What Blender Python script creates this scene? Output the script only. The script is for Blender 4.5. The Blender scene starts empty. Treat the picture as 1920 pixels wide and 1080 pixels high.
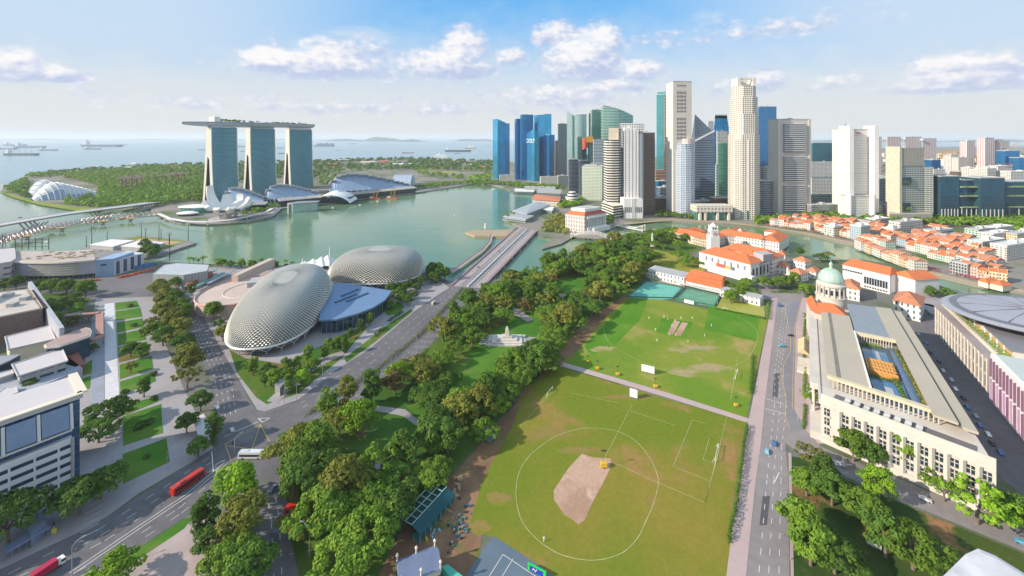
import bpy, math, random
from math import sin, cos, pi, radians, atan2, sqrt
from mathutils import Vector
V_ = Vector
SC = bpy.context.scene
COL = SC.collection
random.seed(7)
H, F, HY = 165.0, 795.0, 258.0            # eye height, focal length and eye level in photo pixels
cam_d = bpy.data.cameras.new('camera'); cam = bpy.data.objects.new('camera', cam_d); COL.objects.link(cam)
cam.location = (0, 0, H); cam.rotation_euler = (radians(90), 0, 0)
cam_d.sensor_width = 36; cam_d.lens = 36*F/1920; cam_d.shift_y = -(540-HY)/1920
cam_d.clip_start = 0.5; cam_d.clip_end = 120000
SC.camera = cam
SC.view_settings.view_transform = 'Standard'; SC.view_settings.look = 'None'
SC.view_settings.gamma = 1; SC.view_settings.exposure = 0.44
SC.cycles.max_bounces = 6; SC.cycles.volume_bounces = 1; SC.cycles.sample_clamp_indirect = 4
SC.cycles.use_denoising = True
EL = radians(27); SD = V_((-0.955, -0.297, 0)).normalized()      # horizontal direction towards the sun
sun_d = bpy.data.lights.new('sun', 'SUN'); sun_d.energy = 4.9; sun_d.angle = radians(0.6); sun_d.color = (1, .87, .72)
sun = bpy.data.objects.new('sun', sun_d); COL.objects.link(sun)
sun.rotation_euler = V_((SD.x*cos(EL), SD.y*cos(EL), sin(EL))).to_track_quat('Z', 'Y').to_euler()
class NT:
    def __init__(s, nt): s.t = nt
    def n(s, typ, **k):
        o = s.t.nodes.new(typ)
        for a, v in k.items():
            if a == 'i':
                for kk, vv in v.items(): s.put(o.inputs[kk], vv)
            else: setattr(o, a, v)
        return o
    def put(s, sock, v):
        if hasattr(v, 'node'): s.t.links.new(v, sock)
        elif hasattr(v, 'outputs'): s.t.links.new(v.outputs[0], sock)
        else:
            if isinstance(v, (tuple, list)) and len(v) == 3 and sock.type == 'RGBA': v = (*v, 1)
            sock.default_value = v
    def m(s, op, a, b=0.0, c=0.0, clamp=False):
        o = s.n('ShaderNodeMath', operation=op, use_clamp=clamp)
        for i, v in enumerate((a, b, c)): s.put(o.inputs[i], v)
        return o.outputs[0]
    def mix(s, f, a, b, bt='MIX'):
        o = s.n('ShaderNodeMixRGB', blend_type=bt)
        s.put(o.inputs[0], f); s.put(o.inputs[1], a); s.put(o.inputs[2], b)
        return o.outputs[0]
    def ramp(s, f, a, b):
        o = s.n('ShaderNodeMapRange', interpolation_type='SMOOTHSTEP')
        s.put(o.inputs[0], f); s.put(o.inputs[1], a); s.put(o.inputs[2], b)
        return o.outputs[0]
    def noise(s, vec, scale, detail=4, rough=.55):
        return s.n('ShaderNodeTexNoise', i={'Vector': vec, 'Scale': scale, 'Detail': detail, 'Roughness': rough}).outputs[0]
wd = bpy.data.worlds.new('World'); SC.world = wd; wd.use_nodes = True
T = NT(wd.node_tree); wd.node_tree.nodes.clear()
sky = T.n('ShaderNodeTexSky', sky_type='NISHITA', sun_disc=False, sun_elevation=EL, sun_rotation=atan2(SD.x, SD.y), altitude=150, air_density=1.0, dust_density=1.2, ozone_density=2.2)
tc = T.n('ShaderNodeTexCoord'); sep = T.n('ShaderNodeSeparateXYZ', i={0: tc.outputs['Generated']})
gx, gy, gz = sep.outputs
az = T.m('ARCTAN2', gx, gy)
el = T.m('ARCSINE', gz)
pv = T.n('ShaderNodeCombineXYZ', i={0: az, 1: T.m('MULTIPLY', el, 1.6), 2: 0.0}).outputs[0]
pw = T.n('ShaderNodeCombineXYZ', i={0: az, 1: T.m('MULTIPLY', el, 4.5), 2: 0.3}).outputs[0]
big = T.noise(pv, 16, 7, .6)
puff = T.noise(pv, 42, 5, .55)
wisp = T.noise(pw, 2.6, 6, .6)
def azel(px, py): 
    x = (px-960)/F; return math.atan(x), math.atan((HY-py)/F/sqrt(1+x*x))
blobs = [(840,128,88,34,1.0),(872,95,40,40,1.0),(960,112,28,22,.8),(1095,122,75,58,1.0),(1040,68,40,26,.95),(1130,85,34,40,.9),
         (1200,138,50,26,.8),(600,128,130,36,.9),(500,120,60,28,.7),(640,95,90,26,.6),(25,128,60,38,.9),(100,142,62,20,.9),
         (1780,138,90,36,.9),(1800,160,180,22,.8),(1870,130,60,34,.8),(1420,160,80,22,.6),(1570,160,80,18,.5),(700,205,300,14,.25),(1050,185,120,26,.5),(1420,60,200,18,.25),(1150,165,70,15,.6)]
dens = None; shade = None
for (px, py, rx, ry, am) in blobs:
    a0, e0 = azel(px, py); a1, _ = azel(px+rx, py); _, e1 = azel(px, py-ry)
    ra, re = abs(a1-a0)*1.22, abs(e1-e0)*1.25
    u = T.m('MULTIPLY', T.m('SUBTRACT', az, a0), 1/ra); v = T.m('MULTIPLY', T.m('SUBTRACT', el, e0), 1/re)
    vv = T.m('MULTIPLY', v, T.m('ADD', 1.0, T.m('MULTIPLY', T.m('LESS_THAN', v, 0.0), 0.7)))
    d = T.m('MULTIPLY', T.m('SUBTRACT', 1.0, T.m('ADD', T.m('MULTIPLY', u, u), T.m('MULTIPLY', vv, vv))), am)
    d = T.m('MAXIMUM', d, -0.9)
    sh = T.m('MULTIPLY', T.m('ADD', T.m('MULTIPLY', v, 0.8), T.m('MULTIPLY', u, -0.25)), T.m('MAXIMUM', d, 0.0))
    dens = d if dens is None else T.m('MAXIMUM', dens, d)
    shade = sh if shade is None else T.m('ADD', shade, sh)
nz = T.m('ADD', T.m('MULTIPLY', T.m('SUBTRACT', big, 0.5), 2.6), T.m('MULTIPLY', T.m('SUBTRACT', puff, 0.5), 1.1))
cov = T.m('MULTIPLY', T.ramp(T.m('ADD', dens, nz), -0.3, 0.75), .92)
lit = T.ramp(T.m('ADD', T.m('SUBTRACT', shade, .06), T.m('MULTIPLY', T.m('SUBTRACT', puff, 0.5), 1.0)), -0.28, 0.30)
ccol = T.mix(lit, (4.3, 5.0, 6.9), (8.6, 8.3, 8.2))
veil = T.ramp(T.m('ADD', wisp, T.m('MULTIPLY', T.m('SUBTRACT', 0.16, el), 1.0)), 0.36, 0.70)
hz = T.ramp(T.m('ADD', el, T.m('MULTIPLY', T.m('SUBTRACT', big, .5), .12)), 0.36, 0.04)
side_ = T.ramp(T.m('ABSOLUTE', T.m('SUBTRACT', az, 0.03)), 0.12, 0.75)
blue = T.mix(0.7, sky.outputs[0], (1.1, 4.7, 9.3))
vm = T.m('MAXIMUM', T.m('MULTIPLY', veil, .8), T.m('MAXIMUM', hz, T.m('MULTIPLY', side_, .72)))
base = T.mix(T.m('MULTIPLY', vm, 0.95), blue, T.mix(T.ramp(el, .0, .3), (6.6, 6.7, 6.6), (6.3, 7.0, 7.5)))
base = T.mix(T.m('MULTIPLY', cov, T.ramp(el, -0.01, 0.05)), base, ccol)
bg = T.n('ShaderNodeBackground', i={0: base, 1: 0.088})
out = T.n('ShaderNodeOutputWorld', i={0: bg.outputs[0]})
def G(px, py, z=0.0):
    Y = (H-z)*F/(py-HY)
    return V_(((px-960)/F*Y, Y, z))
def GP(pts, z=0.0): return [G(a, b, z) for a, b in pts]
def AT(px, Y, z=0.0): return V_(((px-960)/F*Y, Y, z))
def HT(py, Y): return H+(HY-py)*Y/F            # height of what shows at row py at depth Y
ORG = {}
class MB:
    def __init__(s): s.v = []; s.f = []; s.m = []
    def face(s, pts, m=0):
        b = len(s.v); s.v += [tuple(p) for p in pts]; s.f.append(tuple(range(b, b+len(pts)))); s.m.append(m)
    def idx(s, vs, fs, m=0):
        b = len(s.v); s.v += [tuple(p) for p in vs]
        for f in fs: s.f.append(tuple(b+i for i in f)); s.m.append(m)
    def prism(s, poly, z0, z1, m=0, cm=None, bottom=False):
        poly = [V_((p[0], p[1], 0)) for p in poly]
        A = sum(poly[i].x*poly[(i+1)%len(poly)].y-poly[(i+1)%len(poly)].x*poly[i].y for i in range(len(poly)))
        if A < 0: poly.reverse()
        n = len(poly)
        for i in range(n):
            a, b = poly[i], poly[(i+1)%n]
            s.face([(a.x,a.y,z0),(b.x,b.y,z0),(b.x,b.y,z1),(a.x,a.y,z1)], m)
        s.face([(p.x,p.y,z1) for p in poly], m if cm is None else cm)
        if bottom: s.face([(p.x,p.y,z0) for p in reversed(poly)], m)
    def sheet(s, poly, z, m=0):
        poly = [V_((p[0], p[1], 0)) for p in poly]
        A = sum(poly[i].x*poly[(i+1)%len(poly)].y-poly[(i+1)%len(poly)].x*poly[i].y for i in range(len(poly)))
        if A < 0: poly.reverse()
        s.face([(p.x,p.y,z) for p in poly], m)
    def box(s, cx, cy, z0, sx, sy, sz, r=0, m=0):
        c, q = cos(r), sin(r)
        P = [V_((cx+a*sx/2*c-b*sy/2*q, cy+a*sx/2*q+b*sy/2*c, 0)) for a, b in ((-1,-1),(1,-1),(1,1),(-1,1))]
        s.prism(P, z0, z0+sz, m, bottom=True)
    def beam(s, a, b, w, h, m=0):
        a, b = V_(a), V_(b); d = (b-a); L = d.length
        if L < 1e-6: return
        d /= L; up = V_((0,0,1)) if abs(d.z) < .95 else V_((1,0,0))
        x = d.cross(up).normalized(); y = x.cross(d)
        vs = [p+x*(i*w/2)+y*(j*h/2) for p in (a, b) for i, j in ((-1,-1),(1,-1),(1,1),(-1,1))]
        s.idx(vs, [(0,1,2,3),(7,6,5,4),(0,4,5,1),(1,5,6,2),(2,6,7,3),(3,7,4,0)], m)
    def tube(s, a, b, r, r2=None, n=6, m=0, cap=True):
        a, b = V_(a), V_(b); d = (b-a).normalized(); r2 = r if r2 is None else r2
        up = V_((0,0,1)) if abs(d.z) < .95 else V_((1,0,0))
        x = d.cross(up).normalized(); y = x.cross(d)
        vs = [p+(x*cos(2*pi*k/n)+y*sin(2*pi*k/n))*q for p, q in ((a, r), (b, r2)) for k in range(n)]
        fs = [(k, (k+1)%n, n+(k+1)%n, n+k) for k in range(n)]
        if cap: fs += [tuple(range(n-1, -1, -1)), tuple(range(n, 2*n))]
        s.idx(vs, fs, m)
    def path(s, pts, r, n=6, m=0):
        for a, b in zip(pts, pts[1:]): s.tube(a, b, r, None, n, m)
    def loft(s, rings, m=0, closed=True, cap=True):
        n = len(rings[0]); vs = [p for r in rings for p in r]; fs = []
        for i in range(len(rings)-1):
            for k in range(n if closed else n-1):
                k2 = (k+1)%n; fs.append((i*n+k, i*n+k2, (i+1)*n+k2, (i+1)*n+k))
        if cap and closed: fs += [tuple(range(n-1,-1,-1)), tuple((len(rings)-1)*n+k for k in range(n))]
        s.idx(vs, fs, m)
    def lathe(s, prof, c, n=16, m=0, sx=1, sy=1):
        s.loft([[V_((c[0]+r*cos(2*pi*k/n)*sx, c[1]+r*sin(2*pi*k/n)*sy, c[2]+z)) for k in range(n)] for r, z in prof], m)
    def gable(s, a, b, w, z, h, m=0, hip=0, ov=0.0):
        """pitched roof: ridge runs from a to b over a plan of width w"""
        a, b = V_((a[0], a[1], 0)), V_((b[0], b[1], 0)); d = (b-a).normalized(); q = V_((-d.y, d.x, 0))
        a = a-d*ov; b = b+d*ov; w = w/2+ov
        P = [a-q*w, b-q*w, b+q*w, a+q*w]; R = [a+d*hip, b-d*hip]
        v = [(p.x,p.y,z) for p in P]+[(p.x,p.y,z+h) for p in R]
        s.idx(v, [(0,1,5,4),(2,3,4,5),(1,2,5),(3,0,4),(3,2,1,0)], m)
    def build(s, name, mats, par=None, org=None, smooth=False, **k):
        me = bpy.data.meshes.new(name)
        if par is not None: org = ORG[par.name]
        elif org is None:
            xs = [v[0] for v in s.v]; ys = [v[1] for v in s.v]; org = V_(((min(xs)+max(xs))/2, (min(ys)+max(ys))/2, min(v[2] for v in s.v)))
        org = V_(org)
        me.from_pydata([(v[0]-org.x, v[1]-org.y, v[2]-org.z) for v in s.v], [], s.f)
        if not isinstance(mats, (list, tuple)): mats = [mats]
        for mm in mats: me.materials.append(mm)
        if any(s.m): me.polygons.foreach_set('material_index', s.m)
        if smooth: me.polygons.foreach_set('use_smooth', [True]*len(s.f))
        uv = me.uv_layers.new(name='UVMap').data
        for p in me.polygons:
            n = p.normal; vs = [s.v[i] for i in p.vertices]
            if abs(n.z) < .75:
                l = sqrt(n.x*n.x+n.y*n.y) or 1; tx, ty = -n.y/l, n.x/l
                us = [v[0]*tx+v[1]*ty for v in vs]; u0 = min(us)
                for li, u, v in zip(p.loop_indices, us, vs): uv[li].uv = (u-u0, v[2])
            else:
                for li, v in zip(p.loop_indices, vs): uv[li].uv = (v[0], v[1])
        o = bpy.data.objects.new(name, me); COL.objects.link(o)
        if par is not None: o.parent = par
        else: o.location = org
        ORG[o.name] = org
        for a, b in k.items(): o[a] = b
        return o
def thing(name, label, cat, loc, group=None, rz=0):
    o = bpy.data.objects.new(name, None); COL.objects.link(o); o.location = loc; o.rotation_euler.z = rz
    o.empty_display_size = 1; o['label'] = label; o['category'] = cat
    if group: o['group'] = group
    ORG[o.name] = V_(loc)
    return o
def dup(root, loc, rz=0, sc=1.0, label=None, group=None):
    def cp(o, par):
        c = o.copy(); COL.objects.link(c)
        if par is not None: c.parent = par
        for ch in KIDS.get(o.name, []): cp(ch, c)
        return c
    r = cp(root, None); r.location = loc; r.rotation_euler.z = rz
    r.scale = (sc, sc, sc) if not isinstance(sc, (tuple, list)) else sc
    if label: r['label'] = label
    if group: r['group'] = group
    ORG[r.name] = V_(loc)
    return r
KIDS = {}
def keep_kids(root):
    def rec(o):
        KIDS[o.name] = list(o.children)
        for c in o.children: rec(c)
    bpy.context.view_layer.update(); rec(root)
MATS = {}
def newmat(name):
    m = bpy.data.materials.new(name); m.use_nodes = True; t = NT(m.node_tree); m.node_tree.nodes.clear()
    o = t.n('ShaderNodeOutputMaterial'); b = t.n('ShaderNodeBsdfPrincipled'); t.put(o.inputs[0], b)
    MATS[name] = m; return m, t, b
def mat(name, col, rough=.7, metal=0.0, nscale=.15, namt=.15, spec=.5, emis=None, fine=0.0, fscale=2.0):
    if name in MATS: return MATS[name]
    m, t, b = newmat(name)
    tcn = t.n('ShaderNodeTexCoord').outputs['Object']
    n1 = t.noise(tcn, nscale, 5)
    f = t.m('ADD', t.m('MULTIPLY', t.m('SUBTRACT', n1, .5), 2*namt*2), 1.0)
    if fine: f = t.m('ADD', f, t.m('MULTIPLY', t.m('SUBTRACT', t.noise(tcn, fscale, 3), .5), fine*3))
    c = t.mix(1.0, col, t.n('ShaderNodeCombineXYZ', i={0: f, 1: f, 2: f}).outputs[0], 'MULTIPLY')
    t.put(b.inputs['Base Color'], c); b.inputs['Roughness'].default_value = rough; b.inputs['Metallic'].default_value = metal
    b.inputs['Specular IOR Level'].default_value = spec
    if emis: b.inputs['Emission Color'].default_value = (*emis[0], 1); b.inputs['Emission Strength'].default_value = emis[1]
    return m
def patchy(name, c1, c2, c3, s1=.01, s2=.05, lo=.42, hi=.58, rough=.95, fine=.12, fsc=.8):
    """ground cover: two large-scale tones and a third in worn patches"""
    if name in MATS: return MATS[name]
    m, t, b = newmat(name); g = t.n('ShaderNodeTexCoord').outputs['Object']
    a = t.mix(t.ramp(t.noise(g, s1, 5), lo, hi), c1, c2)
    a = t.mix(t.ramp(t.noise(g, s2, 6, .65), .52, .68), a, c3)
    f = t.m('ADD', t.m('MULTIPLY', t.m('SUBTRACT', t.noise(g, fsc, 4), .5), fine*4), 1.0)
    a = t.mix(1.0, a, t.n('ShaderNodeCombineXYZ', i={0: f, 1: f, 2: f}).outputs[0], 'MULTIPLY')
    t.put(b.inputs['Base Color'], a); b.inputs['Roughness'].default_value = rough; b.inputs['Specular IOR Level'].default_value = .1
    return m
def facade(name, wall, glass, fw=3.0, fh=3.6, wf=.7, hf=.6, groughness=.12, gmetal=.75, wrough=.6, var=.5, vert=0, off=0.0, bump=.4):
    """wall with a grid of panes: bands when wf>=1, fins when hf>=1"""
    if name in MATS: return MATS[name]
    m, t, b = newmat(name)
    uv = t.n('ShaderNodeUVMap').outputs[0]; sp = t.n('ShaderNodeSeparateXYZ', i={0: uv})
    u = t.m('DIVIDE', sp.outputs[0], fw); v = t.m('DIVIDE', t.m('ADD', sp.outputs[1], off), fh)
    fu, fv = t.m('FRACT', u), t.m('FRACT', v)
    mu = t.m('LESS_THAN', t.m('ABSOLUTE', t.m('SUBTRACT', fu, .5)), wf/2) if wf < 1 else 1.0
    mv = t.m('LESS_THAN', t.m('ABSOLUTE', t.m('SUBTRACT', fv, .5)), hf/2) if hf < 1 else 1.0
    k = t.m('MULTIPLY', mu, mv)
    geo = t.n('ShaderNodeNewGeometry'); nz = t.n('ShaderNodeSeparateXYZ', i={0: geo.outputs['Normal']}).outputs[2]
    k = t.m('MULTIPLY', k, t.m('LESS_THAN', nz, .5))
    wn = t.n('ShaderNodeTexWhiteNoise', noise_dimensions='2D', i={0: t.n('ShaderNodeCombineXYZ', i={0: t.m('FLOOR', u), 1: t.m('FLOOR', v)}).outputs[0]}).outputs[0]
    ob = t.n('ShaderNodeTexCoord').outputs['Object']
    gn = t.noise(ob, .03, 4)
    gv = t.m('ADD', 1.0-var*.5, t.m('MULTIPLY', t.m('ADD', t.m('MULTIPLY', wn, .6), t.m('MULTIPLY', gn, .8)), var))
    gc = t.mix(1.0, glass, t.n('ShaderNodeCombineXYZ', i={0: gv, 1: gv, 2: gv}).outputs[0], 'MULTIPLY')
    wv = t.m('ADD', .88, t.m('MULTIPLY', t.noise(ob, .08, 5), .24))
    wc = t.mix(1.0, wall, t.n('ShaderNodeCombineXYZ', i={0: wv, 1: wv, 2: wv}).outputs[0], 'MULTIPLY')
    t.put(b.inputs['Base Color'], t.mix(k, wc, gc))
    t.put(b.inputs['Metallic'], t.m('MULTIPLY', k, gmetal))
    t.put(b.inputs['Roughness'], t.m('ADD', wrough, t.m('MULTIPLY', k, groughness-wrough)))
    if bump:
        bm = t.n('ShaderNodeBump', i={'Strength': bump, 'Distance': .6, 'Height': t.m('SUBTRACT', 1.0, k)})
        t.put(b.inputs['Normal'], bm.outputs[0])
    return m
def water(name, col, deep, rough=.08, bscale=.05, bstr=.3, stretch=1.0):
    m, t, b = newmat(name); g = t.n('ShaderNodeTexCoord').outputs['Object']
    mp = t.n('ShaderNodeMapping', i={0: g, 3: (1.0, stretch, 1.0)}).outputs[0]
    a = t.mix(t.ramp(t.noise(g, .004, 4), .35, .65), col, deep)
    t.put(b.inputs['Base Color'], a); b.inputs['Roughness'].default_value = rough; b.inputs['IOR'].default_value = 1.33
    h = t.m('ADD', t.noise(mp, bscale, 6, .6), t.m('MULTIPLY', t.noise(mp, bscale*9, 3), .12))
    t.put(b.inputs['Normal'], t.n('ShaderNodeBump', i={'Strength': bstr, 'Distance': 1.5, 'Height': h}).outputs[0])
    return m
def struct(name, mb, m, **k): return mb.build(name, m, kind='structure', **k)
SEA = water('sea_water', (.12,.27,.33), (.09,.22,.29), .2, .02, .5)
BAY = water('bay_water', (.145,.235,.13), (.11,.20,.115), .09, .035, .3, 1.0)
mb = MB(); mb.sheet([(-70000,-4000),(90000,-4000),(90000,60000),(-70000,60000)], -2.6); struct('sea', mb, SEA)
mb = MB(); mb.sheet(GP([(-900,640),(-700,375),(0,345),(300,380),(700,345),(920,335),(1020,345),(1100,400),(1300,400),(1700,470),(2300,560),(2300,640),(1700,640),(1000,640),(0,620)],-2.5), -2.3); struct('bay', mb, BAY)
PAVE = mat('pale_paving', (.30,.28,.29), .85, nscale=.03, namt=.12, fine=.10, fscale=.4)
CITY = patchy('city_ground', (.17,.165,.16), (.10,.13,.07), (.07,.11,.035), .012, .03)
LANDB = patchy('far_city_ground', (.25,.23,.21), (.16,.17,.12), (.07,.13,.03), .006, .012)
shoreA = [(-900,468),(-60,468),(70,473),(150,480),(270,488),(300,488),(345,493),(440,497),(560,498),(640,500),(800,512),(850,530),(945,522),(1000,517),(1030,508),(1070,480),(1097,465),(1120,457),(1140,448),(1180,437),(1220,430),(1260,425),(1320,430),(1345,437),(1400,452),(1440,470),(1495,476),(1530,487),(1620,487),(1680,497),(1717,512),(1732,522),(1802,552),(1830,558),(1930,578),(2300,640)]
A = GP(shoreA)
mb = MB(); mb.prism(A+[V_((900,-300,0)),V_((-900,-300,0))], -4, 0); struct('ground', mb, CITY)
shoreB = [(2300,590),(2100,572),(1930,550),(1840,537),(1765,519),(1690,492),(1640,472),(1590,457),(1515,440),(1440,429),(1427,427),(1370,421),(1295,417),(1260,415),(1200,417),(1160,424),(1140,430),(1120,439),(1082,440),(1070,447),(1052,457),(1017,467),(1015,460),(1035,450),(1012,445),(1007,436),(970,423),(942,410),(960,402),(980,390),(1002,377),(1010,370),(1006,361),(962,361),(945,352),(900,343),(820,355),(750,367),(690,372),(640,380),(585,385),(552,387),(520,392),(510,407),(465,417),(390,421),(340,419),(318,413),(300,407),(285,395),(280,385),(230,395),(190,394),(150,392),(75,380),(25,367),(0,359),(10,350),(40,338),(50,331),(60,326),(120,320),(200,320),(230,314),(290,309),(380,311),(450,309),(620,300),(760,297),(925,303),(1000,303),(1500,285),(1700,276),(2200,272),(3500,272)]
B = GP(shoreB)
mb = MB(); mb.prism(B, -4, 0); struct('far_ground', mb, LANDB)
HILL = mat('island_forest', (.05,.08,.05), .95, nscale=.002, namt=.3)
def hills(px0, px1, py0, Y, peaks, seed):
    rnd = random.Random(seed); mb = MB(); n = 40; d = Y*.08; prof = []
    for i in range(n+1):
        t = i/n; x = px0+(px1-px0)*t
        h = sum(a*math.exp(-((x-c)/w)**2) for c, w, a in peaks)*(.9+.2*rnd.random())*min(1, 6*t, 6*(1-t))
        prof.append((x, h*Y/F+3))
    rings = []
    for j in range(7):
        s = j/6; k = sin(pi*s); rings.append([V_((AT(x, Y).x, Y+d*s, -3+h*k*(.9+.15*rnd.random()))) for x, h in prof])
    mb.loft(rings, closed=False, cap=False); struct('hills', mb, HILL, smooth=True)
hills(590,760,260,19000,[(640,25,4),(695,18,8),(725,22,6),(600,30,3)],1)
hills(740,800,260,17000,[(765,18,4.5)],2); hills(845,930,260,20000,[(870,25,4),(910,20,3)],3)
hills(-200,360,260,26000,[(40,90,3),(250,60,2.5)],4); hills(1480,2300,262,16000,[(1560,60,4),(1700,90,4),(1900,60,6),(2100,90,5)],5)
hills(330,600,260,27000,[(400,60,2.5),(520,50,2.5)],6)
ASPH = mat('asphalt', (.125,.12,.13), .9, nscale=.02, namt=.22, fine=.2, fscale=.25)
ASPH2 = mat('worn_asphalt', (.24,.215,.215), .9, nscale=.02, namt=.18, fine=.14, fscale=.25)
PINK = mat('pink_paving', (.42,.32,.31), .85, nscale=.03, namt=.1, fine=.06, fscale=.5)
WHITE = mat('road_paint', (.62,.62,.60), .7, namt=.12, nscale=.3)
YEL = mat('yellow_road_paint', (.60,.40,.10), .7, namt=.12)
LAWN = patchy('lawn', (.055,.16,.018), (.085,.19,.022), (.12,.17,.035), .02, .06)
PARK = patchy('park_floor', (.045,.12,.018), (.09,.15,.025), (.22,.12,.055), .02, .045, .4, .6)
DIRT = patchy('bare_earth', (.27,.16,.09), (.19,.11,.07), (.12,.13,.035), .03, .09)
FIELD1 = patchy('cricket_turf', (.13,.22,.022), (.20,.24,.035), (.33,.26,.10), .016, .03, .4, .58, fine=.10, fsc=.5)
FIELD2 = patchy('football_turf', (.14,.185,.018), (.22,.19,.032), (.30,.18,.07), .011, .025, .4, .65, fine=.10, fsc=.5)
MOWN = patchy('mown_turf', (.075,.20,.016), (.095,.22,.02), (.14,.22,.03), .03, .05)
CLAY = patchy('pitch_clay', (.46,.31,.23), (.36,.23,.16), (.52,.38,.30), .03, .08)
def flat(name, pts, z, m, px=True, kerb=True):
    mb = MB(); P = GP(pts) if px else pts
    mb.prism(P, -.5, z); return struct(name, mb, m)
def strip(pts, w, z, name, m, kind=True):
    """a band of width w metres along a polyline of points"""
    P = [V_((p.x, p.y, 0)) for p in pts]; L = []; R = []
    for i, p in enumerate(P):
        d = (P[min(i+1, len(P)-1)]-P[max(i-1, 0)]).normalized(); q = V_((-d.y, d.x, 0)); L.append(p+q*w/2); R.append(p-q*w/2)
    mb = MB(); mb.prism(L+R[::-1], -.5, z)
    return struct(name, mb, m) if kind else mb
def lines(name, segs, w, m, z, dash=0, gap=0):
    mb = MB()
    for P in segs:
        for a, b in zip(P, P[1:]):
            a = V_((a.x, a.y, 0)); b = V_((b.x, b.y, 0)); L = (b-a).length; d = (b-a)/L; q = V_((-d.y, d.x, 0))*w/2
            t = 0
            while t < L:
                e = min(L, t+(dash or L)); p0, p1 = a+d*t, a+d*e
                mb.sheet([p0-q, p1-q, p1+q, p0+q], z); t = e+gap if dash else L
    if mb.v: struct(name, mb, m)
flat('plaza', [(170,557),(290,505),(440,500),(640,502),(810,515),(850,545),(820,575),(690,660),(625,700),(560,752),(498,772),(482,768),(445,707),(390,612),(350,562),(300,556)], .02, PAVE)
flat('plaza', [(155,700),(180,560),(290,556),(300,620),(345,730),(400,840),(408,838),(260,925),(171,990),(0,1075),(-300,1230),(-600,1230),(-300,800),(0,690)], .04, PAVE)
flat('lawn', [(560,770),(640,742),(700,700),(830,612),(880,562),(945,530),(1000,517),(1070,482),(1180,440),(1260,430),(1340,445),(1310,470),(1240,500),(1180,550),(1110,600),(1037,676),(1040,700),(960,760),(900,830),(830,900),(760,960),(700,1100),(560,1100),(545,1000),(530,910),(527,860),(505,815)], .03, PARK)
flat('lawn', [(1200,460),(1330,495),(1310,520),(1230,530),(1180,500)], .05, patchy('dry_lawn', (.30,.27,.05), (.22,.24,.035), (.12,.19,.03), .03, .05))
flat('lawn', [(835,720),(900,640),(960,600),(995,570),(1030,555),(1080,560),(1060,600),(1000,640),(930,690),(880,745),(845,750)], .05, LAWN)
flat('lawn', [(1025,530),(1090,520),(1110,545),(1080,560),(1030,550)], .055, LAWN)
flat('lawn', [(760,760),(830,745),(860,770),(800,800)], .05, LAWN)
flat('dirt_track', [(1100,600),(1185,545),(1200,560),(1130,640),(1080,690),(1020,760),(960,850),(905,960),(900,1040),(870,1100),(700,1100),(770,960),(850,890),(930,800),(1000,720),(1037,676)], .06, DIRT)
flat('playing_field', [(1178,556),(1200,553),(1325,580),(1440,598),(1420,690),(1400,785),(1250,740),(1058,681),(1090,650),(1130,600)], .09, FIELD1)
flat('playing_field', [(1042,686),(1250,748),(1399,792),(1385,900),(1362,1110),(1000,1110),(925,1010),(880,985),(905,900),(960,800),(985,730)], .08, FIELD2)
flat('footpath', [(1037,674),(1250,736),(1407,786),(1403,793),(1250,745),(1037,682)], .12, PINK)
flat('tennis_court', [(925,1005),(1010,1060),(1075,1110),(853,1110)], .10, mat('court_blue_grey', (.10,.145,.19), .8, namt=.2, nscale=.04))
for n, p in (('pitch_strip', [(1091,851),(1112,858),(1146,860),(1143,881),(1128,912),(1112,940),(1097,975),(1085,984),(1070,972),(1058,966),(1048,950),(1039,938),(1038,920),(1050,902),(1066,878)]), ('pitch_strip', [(1264,601),(1275,603),(1262,628),(1251,626)]), ('pitch_strip', [(1279,604),(1290,606),(1276,631),(1265,628)])):
    flat(n, p, .13 if n else 0, CLAY)
flat('mown_square', [(1240,596),(1300,604),(1286,634),(1232,622)], .11, MOWN)
flat('mown_square', [(1330,570),(1425,592),(1418,640),(1320,618)], .105, MOWN)
flat('mown_square', [(1095,650),(1180,560),(1215,560),(1200,600),(1150,650),(1110,668)], .105, MOWN)
flat('worn_patch', [(1262,690),(1330,680),(1378,690),(1360,705),(1290,708),(1250,700)], .115, patchy('worn_turf', (.33,.27,.14), (.20,.24,.045), (.15,.24,.03), .05, .08))
flat('practice_court', [(1175,558),(1213,528),(1280,540),(1262,560),(1240,562)], .12, mat('court_turquoise', (.13,.42,.34), .8, namt=.15, nscale=.05))
flat('practice_court', [(1266,561),(1285,541),(1352,552),(1340,575),(1300,570)], .125, mat('court_green', (.12,.30,.19), .8, namt=.2, nscale=.08))
flat('bowling_green', [(1355,557),(1433,566),(1434,594),(1343,577)], .12, patchy('bowling_turf', (.27,.30,.05), (.33,.33,.08), (.3,.27,.1), .03, .08))
def smooth(P, k=5):
    o = []; n = len(P)
    for i in range(n-1):
        p0, p1, p2, p3 = P[max(i-1,0)], P[i], P[i+1], P[min(i+2,n-1)]
        for j in range(k): t = j/k; o.append(.5*((2*p1)+(p2-p0)*t+(2*p0-5*p1+4*p2-p3)*t*t+(3*p1-p0-3*p2+p3)*t**3))
    return o+[P[-1]]
lines('field_marking', [smooth(GP([(967,925),(972,890),(990,858),(1020,832),(1050,815),(1090,804),(1130,804),(1165,812),(1195,830),(1220,862),(1232,890),(1234,910),(1225,945),(1210,980),(1195,1010),(1170,1035),(1140,1047),(1110,1051),(1075,1047),(1040,1035),(1005,1010),(980,980),(970,950),(967,925)]))], .24, mat('field_chalk', (.40,.44,.22), .9, nscale=.3, namt=.4), .14)
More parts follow.
